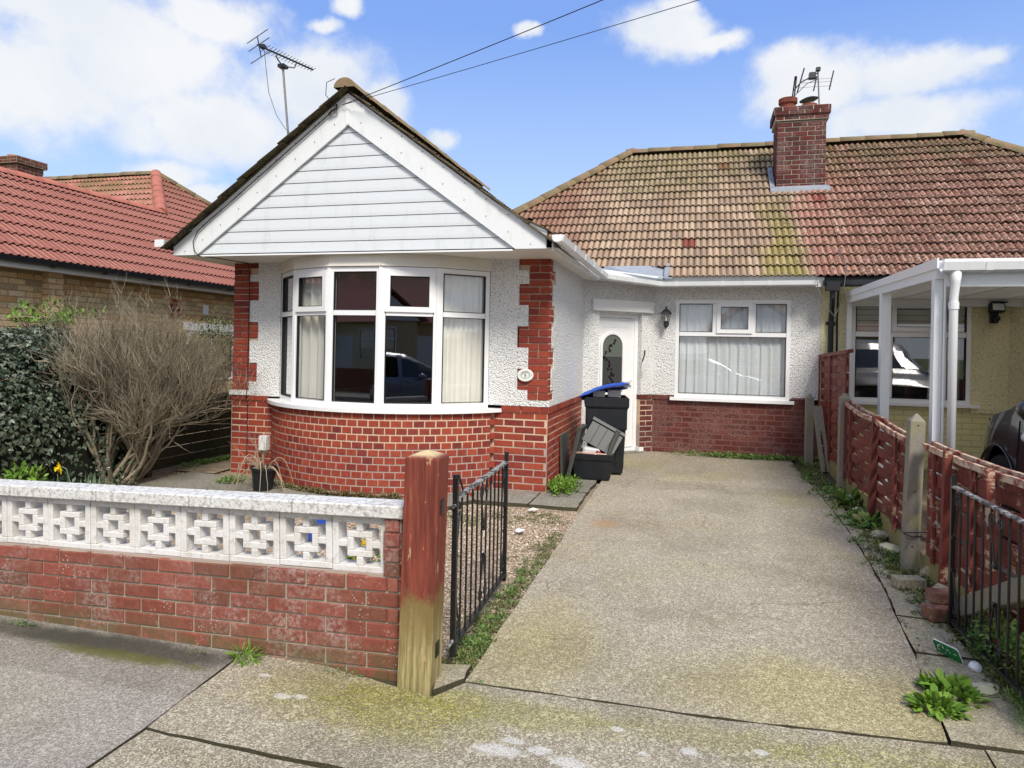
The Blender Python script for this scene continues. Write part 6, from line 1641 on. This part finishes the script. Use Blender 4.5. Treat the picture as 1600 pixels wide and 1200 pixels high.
# ------------------------------------------------------------------ cars
def car(label, x, y, rz, paintm, group=None, zb=0.0, zs=1.0):
    c = thing('parked_car', label, 'car', (x, y, zb), group)
    M = Matrix.Translation((x, y, zb)) @ Matrix.Rotation(R(rz), 4, 'Z') @ Matrix.Diagonal((1, 1, zs, 1))
    ZT = [(-2.05, .62), (-2.0, .95), (-1.93, 1.12), (-1.78, 1.36), (-1.6, 1.48), (-1.2, 1.55), (-.3, 1.57), (.15, 1.52), (.45, 1.40), (1.0, 1.10), (1.15, 1.03), (1.5, .96), (1.8, .86), (1.95, .74), (2.05, .56)]
    def zt(v): return float(np.interp(v, [a for a, b in ZT], [b for a, b in ZT]))
    def wd(v): return .86 - (max(0, v - 1.35) / .7) ** 2 * .20 - (max(0, -v - 1.4) / .65) ** 2 * .10
    wy = (1.30, -1.28)
    def zl(v):
        z = .22
        for q in wy:
            if abs(v - q) < .385: z = max(z, .31 + math.sqrt(.385 ** 2 - (v - q) ** 2))
        return z
    st = sorted(set([round(-2.05 + i * .05, 3) for i in range(83)] + [q + s * .384 for q in wy for s in (-1, 1)]))
    V = []; nb_ = 9
    for v in st:
        t, w_, l = zt(v), wd(v), zl(v); belt = min(.97, t - .07)
        cab = max(0, min(1, (t - 1.1) / .25))
        half_ = [(w_ * .97, l), (w_, max(l + .015, .46)), (w_ * 1.005, max(l + .03, .66)), (w_ * .985, max(belt - .06, l + .05)), (w_ * (.955), max(belt, l + .07)),
                 (w_ * (.955 - .16 * cab), belt + (t - .06 - belt) * (.9 if cab > .1 else .5)), (w_ * (.78 - .12 * cab), t - .015), (w_ * .4, t + .012), (0, t + .02)]
        V += [(a, v, z) for a, z in half_]
    n = len(st)
    body, glz = MB(), MB(); Fb, Fg = [], []
    VV = V + [(-a, b, z) for a, b, z in V]
    for i in range(n - 1):
        vm = (st[i] + st[i + 1]) / 2
        for k in range(nb_ - 1):
            g = (k == 4 and -1.72 < vm < .82 and not (-.12 < vm < -.02) and abs(vm + 1.05) > .05) or (k >= 5 and .47 < vm < 1.02) or (k >= 5 and -1.93 < vm < -1.70)
            for s in (0, len(V)):
                a = s + i * nb_ + k; q = (a, a + 1, a + nb_ + 1, a + nb_)
                (Fg if g else Fb).append(q)
    for e in (0, n - 1):
        Fb.append(tuple(e * nb_ + k for k in range(nb_)) + tuple(len(V) + e * nb_ + k for k in range(nb_ - 1, -1, -1)))
    o = body.add(VV, Fb, M).build('body', paintm, c, smooth=True)
    o2 = glz.add(VV, Fg, M).build('windows', 'car glass', c, smooth=True)
    MB().box(-.72, .72, -1.9, 1.85, .2, .85, M).build('underbody', 'rubber seal', c)
    for s in (-1, 1):
        for q in wy:
            Mw = M @ Matrix.Translation((s * .75, q, .31)) @ Matrix.Rotation(R(90), 4, 'Y')
            wl = MB().lathe([(.24, -.10), (.31, -.09), (.325, -.05), (.325, .05), (.31, .09), (.24, .10)], 28, Mw).build('wheel', 'tyre', c, smooth=True)
            m = MB(); m.lathe([(.23, -.05), (.235, .05)], 24, Mw)
            for k in range(5): m.box(-.028, .028, .03, .225, -.09 if s < 0 else .06, -.06 if s < 0 else .09, Mw @ Matrix.Rotation(2 * PI * k / 5, 4, 'Z'))
            m.lathe([(.05, -.1), (.05, .1)], 12, Mw).build('rim', 'alloy', wl)
            # arch lip
            pts = [(s * (wd(q) + .004), q + .39 * math.cos(R(a)), .31 + .39 * math.sin(R(a))) for a in range(-8, 189, 7)]
            MB().tube(pts, .010, 5, M).build('arch_lip', paintm, c, smooth=True)
        mr_ = MB().lathe([(.0, -.09), (.07, -.08), (.095, 0), (.08, .07), (0, .09)], 14, M @ Matrix.Translation((s * .96, .44, 1.0)) @ Matrix.Rotation(R(90), 4, 'X') @ Matrix.Diagonal((1.1, .8, 1, 1)))
        mr_.box(min(s * .80, s * .93), max(s * .80, s * .93), .42, .48, .95, .98, M).build('mirror', paintm, c, smooth=True)
        MB().lathe([(.03, 0), (.022, .012), (0, .016)], 12, M @ Matrix.Translation((s * (wd(1.0) + .0), .82, .80)) @ Matrix.Rotation(R(90 * s), 4, 'Y')).build('indicator', 'lamp lens', c)
        MB().box(min(s * .52, s * .70), max(s * .52, s * .70), 1.86, 1.99, .62, .76, M).build('headlight', 'lamp lens', c, bevel=.02)
        MB().box(min(s * .60, s * .77), max(s * .60, s * .77), -2.06, -1.96, .75, .95, M).build('tail_light', 'tail lens', c, bevel=.015)
        MB().box(min(s * .845, s * .875), max(s * .845, s * .875), .0, .16, .84, .87, M).build('door_handle', paintm, c, bevel=.006)
        for v in (.92, -.07, -1.0): MB().tube([(s * (wd(v) * .975), v, .24), (s * (wd(v) + .0035), v, .46), (s * (wd(v) * 1.0045 + .003), v, .68), (s * (wd(v) * .988 + .001), v, .90)], .0035, 4, M).build('door_gap', 'rubber seal', c)
    MB().box(-.42, .42, 1.985, 2.045, .30, .46, M).build('grille', 'rubber seal', c)
    return c
car('charcoal small car behind the fence, on the drive of the cream bungalow', 3.23, 5.15, 0, 'car paint charcoal', zb=.10, zs=1.15)
car('dark blue hatchback parked on the road behind the viewer, mirrored in the bay window', -5.6, -2.9, 90, 'car paint blue', 'cars parked on the road', zb=-.105)
car('silver blue hatchback parked on the road behind the viewer, mirrored beside the dark blue one', .2, -3.3, -90, 'car paint silver', 'cars parked on the road', zb=-.105)

# ------------------------------------------------------------------ houses across the road, mirrored in the panes
def far_house(label, x0, m):
    h = thing('bungalow', label, 'house', (x0 + 4, -16, 0), 'bungalows across the road')
    MB().box(x0, x0 + 8, -22, -14, -.1, 2.6).build('wall', m, h)
    MB().box(x0 + .3, x0 + 3.9, -14, -12.9, -.1, 2.6).build('wing_wall', m, h)
    r_ = MB(); r_.add([(x0 - .4, -13.6, 2.6), (x0 + 8.4, -13.6, 2.6), (x0 + 8.4, -22.4, 2.6), (x0 - .4, -22.4, 2.6), (x0 + 3, -18, 5.6), (x0 + 5, -18, 5.6)], [(0, 1, 5, 4), (1, 2, 5), (2, 3, 4, 5), (3, 0, 4)])
    r_.add([(x0 - .1, -12.5, 2.6), (x0 + 2.1, -12.5, 4.3), (x0 + 4.3, -12.5, 2.6), (x0 + 2.1, -16.5, 4.3), (x0 - .1, -13.6, 2.6), (x0 + 4.3, -13.6, 2.6)], [(0, 1, 3, 4), (1, 2, 5, 3)])
    r_.build('roof', 'roof tile red', h)
    MB().prism([(x0 + .2, 2.61), (x0 + 4.0, 2.61), (x0 + 2.1, 4.1)], -12.85, -12.75, 'y').build('gable', 'white paint', h)
    for a in (x0 + 1.0, x0 + 5.4):
        y = -12.9 if a < x0 + 4 else -14
        w_ = make_window(h, frame((a + 2.0, y + .03, .95), (-1, 0, 0), (0, 1, 0)), 2.0, 1.4, [(.07, .63, .07, .9, 0), (.07, .63, 1.0, 1.33, 0), (.7, 1.3, .07, .9, 0), (.7, 1.3, 1.0, 1.33, 0), (1.37, 1.93, .07, .9, 0), (1.37, 1.93, 1.0, 1.33, 0)])
        MB().box(.08, 1.92, -.078, -.04, .08, 1.32, frame((a + 2.0, y + .03, .95), (-1, 0, 0), (0, 1, 0))).build('net_curtain', 'curtain cream', w_)
    MB().box(x0 + 4.2, x0 + 5.1, -14, -13.96, 0, 2.05).build('door', 'white plastic', h)
    return h
far_house('red brick bungalow across the road straight behind the viewer', -9.5, 'brown brick far')
far_house('pale rendered bungalow across the road to the left, seen only in the window panes', -19.5, 'cream pebbledash')
far_house('yellow brick bungalow across the road to the right, seen only in the window panes', .5, 'brick stock')
fw_ = MB().box(-25, 12, -8.6, -8.45, -.1, .8).build('garden_wall', 'brown brick far'); tag(fw_, 'low brown brick wall along the far pavement', 'wall')
struct(MB().box(-60, 60, -8.4, -6.25, -.2, 0).build('far_pavement', 'pavement tarmac'))

# ------------------------------------------------------------------ plants
r_ = random.Random(11)
shb = thing('shrub', 'big bare shrub with dense pale brown twigs leaning to the right over the side walk', 'shrub', (-6.2, 6.1, .1))
mbr = MB(); tips = []
for k in range(31):
    a = r_.uniform(0, 2 * PI); b0 = Vector((-6.08 + .16 * math.cos(a), 6.15 + .2 * math.sin(a), gz(6) - .02))
    d = Vector((r_.uniform(-.05, .95), r_.uniform(-.15, .8), r_.uniform(.7, 1.25)))
    branch(mbr, b0, d, r_.uniform(.56, .80), r_.uniform(.015, .033), 4, r_, spread=.34, seg=5, n=4, updraw=.10, tips=tips, kids=(2, 3), shrink=.70, wob=.19)
mbr.build('branches', 'bark', shb, smooth=True, fix=False)
mt_ = MB()
for p, d in tips:
    for k in range(2): branch(mt_, p, d + Vector((r_.gauss(0, .35), r_.gauss(0, .35), r_.gauss(.1, .2))), r_.uniform(.12, .28), .0021, 0, r_, n=3, updraw=.05, wob=.16)
mt_.build('twigs', 'bark', shb, fix=False)
# ivy hedge over the boundary
ih = thing('hedge', 'dark ivy mass hanging over the left boundary fence', 'hedge', (-6.4, 5, .1))
mbh = MB(); nu, nv = 40, 14; V = []
def hedge_pt(t, v):
    y = 3.3 + 3.3 * t; top = 1.36 + .22 * math.sin(t * 2.6) + .16 * mnoise.noise(Vector((y * 1.7, 0, 5)))
    a = PI * v; w_ = .42 + .14 * mnoise.noise(Vector((y * 2, v * 3, 1)))
    x = -6.55 + w_ * math.cos(a) * (1.15 if v < .5 else 1); z = gz(y) + top * (math.sin(a) ** .45 if 0 < v < 1 else 0)
    k = 1 + .10 * mnoise.noise(Vector((x * 3, y * 3, z * 3)))
    return Vector((-6.55 + (x + 6.55) * k, y, z * (.97 + .03 * k)))
for i in range(nu + 1):
    for j in range(nv + 1): V.append(tuple(hedge_pt(i / nu, j / nv)))
F = [(i * (nv + 1) + j, i * (nv + 1) + j + 1, (i + 1) * (nv + 1) + j + 1, (i + 1) * (nv + 1) + j) for i in range(nu) for j in range(nv)]
F += [tuple(range(nv, -1, -1)), tuple(nu * (nv + 1) + j for j in range(nv + 1))]
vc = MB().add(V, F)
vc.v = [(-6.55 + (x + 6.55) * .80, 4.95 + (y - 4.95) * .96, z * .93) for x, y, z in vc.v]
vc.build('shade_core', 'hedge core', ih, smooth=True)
L1 = Leaves()
for q in range(17000):
    t, v = r_.random(), r_.random() ** 1.0 * .62
    if t > .80: v = r_.random()
    if mnoise.noise(Vector((t * 9, v * 7, 2))) < -.32 and r_.random() < .8: continue
    p = hedge_pt(t, v); c0 = Vector((-6.55, p.y, .7)); nrm = (p - c0).normalized()
    if t > .9: nrm = (nrm + Vector((0, 1.2, 0))).normalized()
    if t < .06: nrm = (nrm + Vector((0, -1.2, 0))).normalized()
    p += nrm * r_.uniform(-.10, .09)
    d = Vector((r_.gauss(0, .5), r_.gauss(0, .5), -1 + r_.gauss(0, .4))) + nrm * .35
    L1.leaf(p, d, nrm + Vector((r_.gauss(0, .3), r_.gauss(0, .3), .3)), r_.uniform(.026, .058), 'ivy')
for q in range(1300):   # rounded near end
    a = r_.uniform(0, PI); rr2 = r_.random() ** .5; p = Vector((-6.55 + .5 * rr2 * math.cos(a), 6.62 + r_.uniform(-.1, .1), .15 + 1.35 * rr2 * math.sin(a)))
    L1.leaf(p, (r_.gauss(0, .5), .3, -1), (.5, .8, .3), r_.uniform(.035, .07), 'ivy')
L1.build('ivy_leaves', 'ivy leaf', ih)
mv_ = MB()
for q in range(70):
    y0 = r_.uniform(3.5, 6.5); p = hedge_pt((y0 - 3.3) / 3.3, r_.uniform(.1, .55)); pts = [p]; d = Vector((r_.uniform(0, .6), r_.uniform(-1, 1), r_.uniform(-.6, .3))).normalized()
    for i in range(5): d = (d + Vector((r_.gauss(0, .3), r_.gauss(0, .3), r_.gauss(-.12, .25)))).normalized(); pts.append(pts[-1] + d * .09)
    mv_.tube([tuple(a) for a in pts], .0035, 3, cap=False)
mv_.build('stems', 'twig pale', ih)
gs = thing('shrub', 'bright green leafy tuft rising over the ivy in front of the yellow brick wall', 'shrub', (-6.9, 5.9, 1.2))
L2 = Leaves(); mst = MB()
for q in range(26):
    c0 = Vector((r_.gauss(-6.62, .14), r_.gauss(5.75, .26), r_.gauss(1.74, .09))); L2.clump(c0, (.10, .12, .10), 26, .05, r=r_)
    mst.tube([(-6.6, 5.8, 1.0), tuple(c0.lerp(Vector((-6.6, 5.8, 1.1)), .4)), tuple(c0)], .006, 4)
for q in range(5):
    a = Vector((r_.uniform(-6.9, -6.5), r_.uniform(5.6, 6.1), 1.6)); b = a + Vector((.04, .05, r_.uniform(.1, .32))); mst.tube([tuple(a), tuple(b)], .004, 3)
    for k in range(9): L2.leaf(a.lerp(b, k / 9), (r_.gauss(0, 1), r_.gauss(0, 1), .4), (0, 0, 1), .04)
L2.build('leaves', 'bright leaf', gs); mst.build('stems', 'bark', gs)
g2 = thing('shrub', 'loose olive green shrub behind the dark fence, between bare shrub and brick pillar', 'shrub', (-6.7, 8.6, .1))
L3 = Leaves(); mst = MB(); tp = []
for k in range(12): branch(mst, (-6.6 + r_.uniform(-.2, .2), 8.7 + r_.uniform(-.7, .7), .1), (r_.gauss(0, .25), r_.gauss(0, .3), 1), .75, .013, 3, r_, spread=.4, tips=tp, kids=(2, 3), wob=.14)
for p, d in tp:
    if p.z > .8: L3.clump(p, (.08, .08, .08), 9, .035, r=r_)
L3.build('leaves', 'moss weed', g2); mst.build('branches', 'bark', g2, fix=False)
# low dark plants below the hedge
L4 = Leaves()
for q in range(34):
    y = r_.uniform(3.5, 6.0); x = -5.9 + r_.uniform(-.3, .12); L4.clump((x, y, gz(y)), (.12, .12, r_.uniform(.1, .32)), 46, .045, 'oval', r_)
o = L4.build('ground_cover', 'ivy leaf'); tag(o, 'dark green ground cover along the foot of the ivy hedge', 'plants', kind='stuff')
lpn = Leaves()
for q in range(1): lpn.clump((-5.93, 4.9, .12), (.15, .28, .36), 420, .06, 'oval', r_)
o = lpn.build('leafy_plant', 'bright leaf'); tag(o, 'bright leafed plant low in front of the ivy near the daffodil', 'plant')
L5 = Leaves()
for q in range(60):
    x = r_.uniform(-6.0, -5.3); y = 6.6 + (x + 6) * 1.6 + r_.uniform(-.15, .15); L5.clump((x * .4 - 5.98 * .6, y + .5, gz(y)), (.09, .12, .05), 30, .028, 'oval', r_)
o = L5.build('ground_cover', 'weed leaf'); tag(o, 'low green weeds between bare shrub and side walk', 'plants', kind='stuff')
# daffodil
df = thing('daffodil', 'single yellow daffodil bending over grey green leaves behind the coping', 'flower', (-5.3, 4.9, .05))
dx, dy = -5.52, 4.92
mm = MB(); mm.tube([(dx + .12, dy + .03, .03), (dx + .11, dy + .02, .30), (dx + .07, dy + .01, .445), (dx + .035, dy, .465), (dx + .01, dy - .01, .455)], .0045, 5); mm.build('stem', 'daffodil leaf', df)
lf = Leaves()
for q in range(26):
    a = r_.uniform(0, 2 * PI); lf.leaf((dx + .22 + r_.uniform(-.25, .45), dy + r_.uniform(-.08, .12), gz(4.9) - .02), (.28 * math.cos(a), .25 * math.sin(a), 1), (math.cos(a), math.sin(a), .1), r_.uniform(.32, .44), 'blade')
lf.build('leaves', 'daffodil leaf', df)
pl = Leaves(); c0 = Vector((dx, dy, .45)); ax = Vector((-.35, -.8, -.15)).normalized(); e1_ = ax.orthogonal().normalized(); e2_ = ax.cross(e1_)
for q in range(6):
    a = q * PI / 3; pl.leaf(c0, e1_ * math.cos(a) + e2_ * math.sin(a), -ax, .062, 'oval')
pl.build('petals', 'petal', df)
Mt = Matrix.Translation(c0) @ ax.to_track_quat('Z', 'Y').to_matrix().to_4x4()
MB().lathe([(.010, 0), (.014, .02), (.022, .036), (.018, .032), (.008, .01)], 12, Mt).build('trumpet', 'petal', df)
# potted plant
pp = thing('potted_plant', 'black pot tilted with dry trailing bare stems at the foot of the brick bow', 'potted plant', (-4.36, 6.26, .08))
Mpp = Matrix.Translation((-4.36, 6.27, gz(6.2) + .01)) @ Matrix.Rotation(R(4), 4, 'Y')
MB().lathe([(.095, 0), (.11, .12), (.13, .21), (.145, .215), (.145, .235), (.125, .235), (.12, .20), (.0, .19)], 20, Mpp).build('pot', 'black plastic', pp, smooth=False)
mm = MB()
for q in range(20):
    a = r_.uniform(0, 2 * PI); out_ = r_.uniform(.12, .42); up_ = r_.uniform(.02, .20)
    p0 = Vector((-4.36 + .05 * math.cos(a), 6.27 + .05 * math.sin(a), .29)); pts = []
    for i in range(9):
        t = i / 8; pts.append((p0.x + math.cos(a) * out_ * t + r_.uniform(-.008, .008), p0.y + math.sin(a) * out_ * t * .7 - .03 * t, max(.10, p0.z + up_ * math.sin(t * PI * .75) * 1.4 - .30 * t * t) + r_.uniform(-.006, .006)))
    mm.tube(pts, [.0055 * (1 - .6 * i / 8) for i in range(9)], 5, cap=False)
for q in range(7):
    a = r_.uniform(0, 2 * PI); branch(mm, (-4.40, 6.27, .28), (r_.uniform(-.6, .3), 0, 1), .22, .004, 2, r_, kids=(1, 2), tips=None, n=4)
mm.build('stems', 'twig pale', pp, fix=False)
lf = Leaves()
for q in range(5): lf.clump((-4.36 + r_.uniform(-.05, .05), 6.27 + r_.uniform(-.05, .05), .28), (.05, .05, .03), 14, .03, r=r_)
lf.build('leaves', 'dry leaf', pp)
lf = Leaves(); lf.clump((-4.75, 6.5, .09), (.22, .16, .09), 420, .03, 'blade', r_); lf.clump((-4.9, 6.45, .08), (.15, .12, .07), 200, .03, 'oval', r_)
o = lf.build('grass_tuft', 'weed leaf'); tag(o, 'green grassy tuft left of the black pot', 'grass tuft')
# weeds
def weed(name, label, cat, c, rad, n, size, shape, m, seed, clumps=1):
    r2 = random.Random(seed); l = Leaves()
    for q in range(clumps):
        k = (c[0] + r2.gauss(0, rad[0] * .5) * (clumps > 1), c[1] + r2.gauss(0, rad[1] * .5) * (clumps > 1), c[2])
        l.clump(k, rad if clumps == 1 else tuple(v * .55 for v in rad), n, size, shape, r2)
    o = l.build(name, m); tag(o, label, cat); return o
weed('bushy_weed', 'bright green leafy plant at the foot of the brick corner in front of the bins', 'plant', (-1.38, 7.28, .10), (.16, .26, .24), 90, .034, 'oval', 'bright leaf', 1, 14)
weed('bushy_weed', 'green weeds along the dark brick wall under the rear window', 'plant', (.75, 9.93, .17), (.75, .10, .10), 60, .035, 'oval', 'weed leaf', 2, 30)
weed('broad_leaved_weed', 'broad leaved green weed sprawling on the pavement corner by the right gate', 'plant', (1.20, 3.58, .01), (.18, .14, .10), 120, .055, 'oval', 'bright leaf', 3, 3)
weed('dandelion', 'small rosette of long green leaves at the foot of the garden wall', 'plant', (-2.19, 3.03, .0), (.06, .03, .05), 60, .075, 'blade', 'bright leaf', 4)
weed('small_weed', 'little weed at the wall foot near the gate post', 'plant', (-1.62, 3.035, .0), (.10, .012, .03), 60, .012, 'oval', 'weed leaf', 5)
weed('small_weed', 'little flowering weed at the wall foot far left', 'plant', (-3.62, 3.02, .0), (.10, .015, .03), 60, .014, 'oval', 'weed leaf', 6)
weed('small_weed', 'thin weed at the wall foot left of the rosette', 'plant', (-2.45, 3.0, .0), (.06, .02, .05), 36, .014, 'oval', 'moss weed', 7)
weed('small_weed', 'tiny weed in the joint right of the gate post', 'plant', (-.98, 3.15, -.005), (.03, .02, .02), 40, .010, 'oval', 'weed leaf', 8)
weed('small_weed', 'little green plant on the drive edge beside the slabs', 'plant', (1.29, 6.2, .07), (.05, .12, .03), 70, .022, 'oval', 'weed leaf', 9)
weed('plantain', 'tuft of broad upright leaves by the stepped post', 'plant', (1.50, 7.55, .10), (.10, .14, .10), 46, .12, 'oval', 'weed leaf', 10)
weed('plantain', 'tuft of broad upright leaves between post and timber stake', 'plant', (1.50, 6.75, .09), (.08, .10, .08), 36, .10, 'oval', 'weed leaf', 12)
weed('nettle_weed', 'leggy weed growing through the bars of the right gate', 'plant', (1.52, 4.05, .05), (.10, .32, .26), 1000, .030, 'oval', 'weed leaf', 13)
weed('grass_tuft', 'dry grass and weeds under the bottom rail of the right gate', 'grass tuft', (1.50, 3.55, .03), (.10, .22, .09), 110, .04, 'blade', 'weed leaf', 14, 8)
lf = Leaves(); r_ = random.Random(21)
for q in range(420):
    y = r_.uniform(3.3, 10.0); x = 1.50 + .06 * math.sin(y * 2) + r_.gauss(-.01 if y < 8.3 else -.10, .075)
    if x > 1.58: continue
    lf.clump((x, y, gz(y) - .01), (.05, .06, .035), 34, .021, 'oval', r_)
o = lf.build('weeds', 'moss weed'); tag(o, 'low matted weeds in the strip between slabs and woven fence', 'weeds', kind='stuff')
lf = Leaves()
for q in range(170):
    y = r_.uniform(5.6, 9.8); x = 1.47 + r_.gauss(0, .09)
    if x > 1.57 or mnoise.noise(Vector((x * 3, y * 1.5, 0))) < -.1: continue
    lf.clump((x, y, gz(y) - .005), (.06, .07, .05), 22, .034, 'oval', r_)
o = lf.build('weeds', 'weed leaf'); tag(o, 'greener weeds scattered along the far half of the fence foot', 'weeds', kind='stuff')
lf = Leaves()
for q in range(150):
    y = 3.3 + 2.4 * r_.random() ** 1.3; x = -1.12 + r_.gauss(0, .055) - (.04 if y < 4 else 0)
    lf.clump((x, y, gz(y) - .025), (.05, .05, .02), 26, .017, 'oval', r_)
o = lf.build('weeds', 'moss weed'); tag(o, 'mossy weeds in the strip between gravel and drive below the left gate', 'weeds', kind='stuff')
lf = Leaves()
for q in range(60):
    y = r_.uniform(3.3, 4.0) if q < 38 else r_.uniform(4.0, 5.1); x = -1.14 + r_.gauss(0, .05)
    lf.clump((x, y, gz(y) - .02), (.04, .04, .025), 22, .02, 'oval', r_)
o = lf.build('weeds', 'weed leaf'); tag(o, 'green weeds at the foot of the red gate post', 'weeds', kind='stuff')
lf = Leaves()
for q in range(170):
    x = r_.uniform(-3.0, -1.1); y = 5.95 + r_.gauss(0, .12) + (.25 if x > -1.8 else 0)
    lf.clump((x, y, gz(y) - .03), (.06, .05, .015), 22, .014, 'oval', r_)
o = lf.build('moss', 'moss weed'); tag(o, 'yellow green moss where gravel meets the old slabs', 'moss', kind='stuff')
lf = Leaves()
for q in range(80):
    a = R(r_.uniform(-35, 20)); x = BAY_C[0] + (RB + .05) * math.sin(a); y = BAY_C[1] - (RB + .06) * math.cos(a)
    lf.clump((x, y, gz(y)), (.05, .03, .05), 16, .03, 'oval', r_)
o = lf.build('weeds', 'dry leaf'); tag(o, 'brownish weeds at the foot of the curved brickwork', 'weeds', kind='stuff')
# things behind the block wall
tr = thing('planter', 'orange trough with green plants behind the last screen block', 'planter', (-1.85, 3.75, .03))
MB().add([(-2.12, 3.55, .02), (-1.62, 3.55, .02), (-1.62, 3.75, .02), (-2.12, 3.75, .02), (-2.16, 3.52, .25), (-1.58, 3.52, .25), (-1.58, 3.78, .25), (-2.16, 3.78, .25), (-2.13, 3.55, .22), (-1.61, 3.55, .22), (-1.61, 3.75, .22), (-2.13, 3.75, .22)], [(0, 1, 5, 4), (1, 2, 6, 5), (2, 3, 7, 6), (3, 0, 4, 7), (3, 2, 1, 0), (8, 9, 10, 11)]).build('trough', 'orange plastic', tr)
l = Leaves(); l.clump((-1.87, 3.65, .25), (.24, .10, .16), 200, .05, 'oval', r_); l.build('leaves', 'bright leaf', tr)
bkt = thing('bucket', 'blue bucket standing behind the pierced blocks', 'bucket', (-2.75, 4.9, .03)); MB().lathe([(.10, .02), (.13, .26), (.137, .265), (.125, .26), (.095, .04)], 18, Matrix.Translation((-2.93, 5.0, .02))).build('tub', 'blue plastic', bkt)
MB().tube([(-3.06, 5.0, .28), (-2.93, 4.92, .20), (-2.80, 5.0, .28)], .004, 4).build('handle', 'galvanised', bkt)
yb_ = MB().lathe([(.06, .0), (.10, .13), (.095, .13), (.055, .02)], 16, Matrix.Translation((-2.40, 4.6, .02))).build('plant_pot', 'yellow plastic'); tag(yb_, 'yellow plastic flower pot on the gravel behind the block wall', 'pot')
l = Leaves(); l.clump((-2.40, 4.6, .13), (.05, .05, .06), 40, .03, 'oval', r_); l.build('leaves', 'weed leaf', yb_)
for (x, y, a, lb) in ((-1.47, 6.35, 20, 'white scrap of paper on the moss near the old slabs'), (-1.42, 5.65, 70, 'small white scrap on the gravel in front of the bay')):
    o = MB().add([(-.05, -.02, 0), (.04, -.03, .01), (.05, .02, .004), (0, .035, .016), (-.045, .02, .003)], [(0, 1, 2, 3, 4)], Matrix.Translation((x, y, gz(y) + .004)) @ Matrix.Rotation(R(a), 4, 'Z')).build('scrap', 'litter paper', None); tag(o, lb, 'litter')
# dead leaves gathered in the crack by the drive
lf = Leaves()
for q in range(160):
    y = r_.uniform(3.5, 5.6); x = dr(y) + r_.gauss(.012, .014) + (.02 if 4 < y < 4.6 else 0); lf.leaf((x, y, gz(y) + .002), (r_.gauss(0, 1), r_.gauss(0, 1), .1), (0, 0, 1), r_.uniform(.008, .02), 'oval')
mat('dead leaf', leaf([(.10, .05, .03), (.16, .09, .05), (.07, .045, .035)]), .9)
o = lf.build('dead_leaves', 'dead leaf'); tag(o, 'brown dead leaves gathered in the joint beside the drive', 'leaves', kind='stuff')
# dark fence by the side walk
dfn = thing('fence', 'low dark slatted timber fence along the side walk, half hidden by the bare shrub', 'fence', (-6.1, 9, .1))
for i in range(7):
    MB().box(-6.13, -6.11 + .006 * (i % 2), 6.5, 13.0, .10 + i * .122, .10 + i * .122 + .112).build('slat', 'dark fence wood', dfn)
for y in (6.5, 8.3, 10.1, 11.9): MB().box(-6.10, -6.03, y, y + .07, .05, .98).build('post', 'dark fence wood', dfn)
# cable down the left pier and over the barge board
kb = thing('cable', 'thin black cable running down the left brick pier from the gable', 'cable', (-5.15, 7.0, 1.5))
MB().tube([(-3.62, 6.325, 4.04), (-3.9, 6.325, 3.83), (-4.4, 6.325, 3.46), (-4.9, 6.325, 3.09), (-5.10, 6.325, 2.95), (-5.27, 6.325, 2.82), (-5.33, 6.325, 2.70), (-5.31, 6.325, 2.60), (-5.26, 6.335, 2.548), (-5.2, 6.6, 2.55), (-5.14, 7.03, 2.55), (-5.135, 7.055, 2.3), (-5.14, 7.055, 1.6), (-5.138, 7.055, 1.1), (-5.14, 7.03, .97), (-5.142, 7.068, .9), (-5.14, 7.07, .35), (-5.10, 7.0, .1)], .0055, 5).build('lead', 'cable black', kb)
ins = thing('wire_anchor', 'black bracket with looped wires at the top of the barge board', 'bracket', (-3.6, 6.3, 4.05))
MB().tube([(-3.62, 6.32, 4.07), (-3.60, 6.30, 4.02), (-3.66, 6.30, 4.00), (-3.70, 6.32, 3.97)], .012, 5).build('clamp', 'black iron', ins)
MB().tube([(-3.63, 6.31, 4.05), (-3.72, 6.28, 4.16), (-3.70, 6.26, 4.28), (-3.62, 6.28, 4.32)], .004, 4).build('loop', 'cable black', ins)
MB().box(-3.32, -3.19, 6.325, 6.345, -.012, .012, Matrix.Translation((0, 0, 4.03)) @ Matrix.Rotation(0, 4, 'Y') @ Matrix(((1, 0, 0, 0), (0, 1, 0, 0), (-.62, 0, 1, -.62 * 3.25), (0, 0, 0, 1)))).build('junction_strip', 'black plastic', ins)
# looped wires hanging at the party line
lw2 = thing('cable', 'thin loose loop of cable hanging from the eaves at the party line', 'cable', (1.6, 9.6, 2.4))
MB().tube([(1.47, 9.64, 2.60), (1.50, 9.62, 2.42), (1.60, 9.63, 2.22), (1.70, 9.66, 2.10), (1.76, 9.8, 2.2), (1.80, 9.66, 2.45), (1.82, 9.6, 2.75), (1.80, 10.2, 3.05)], .005, 5).build('lead', 'cable grey', lw2)
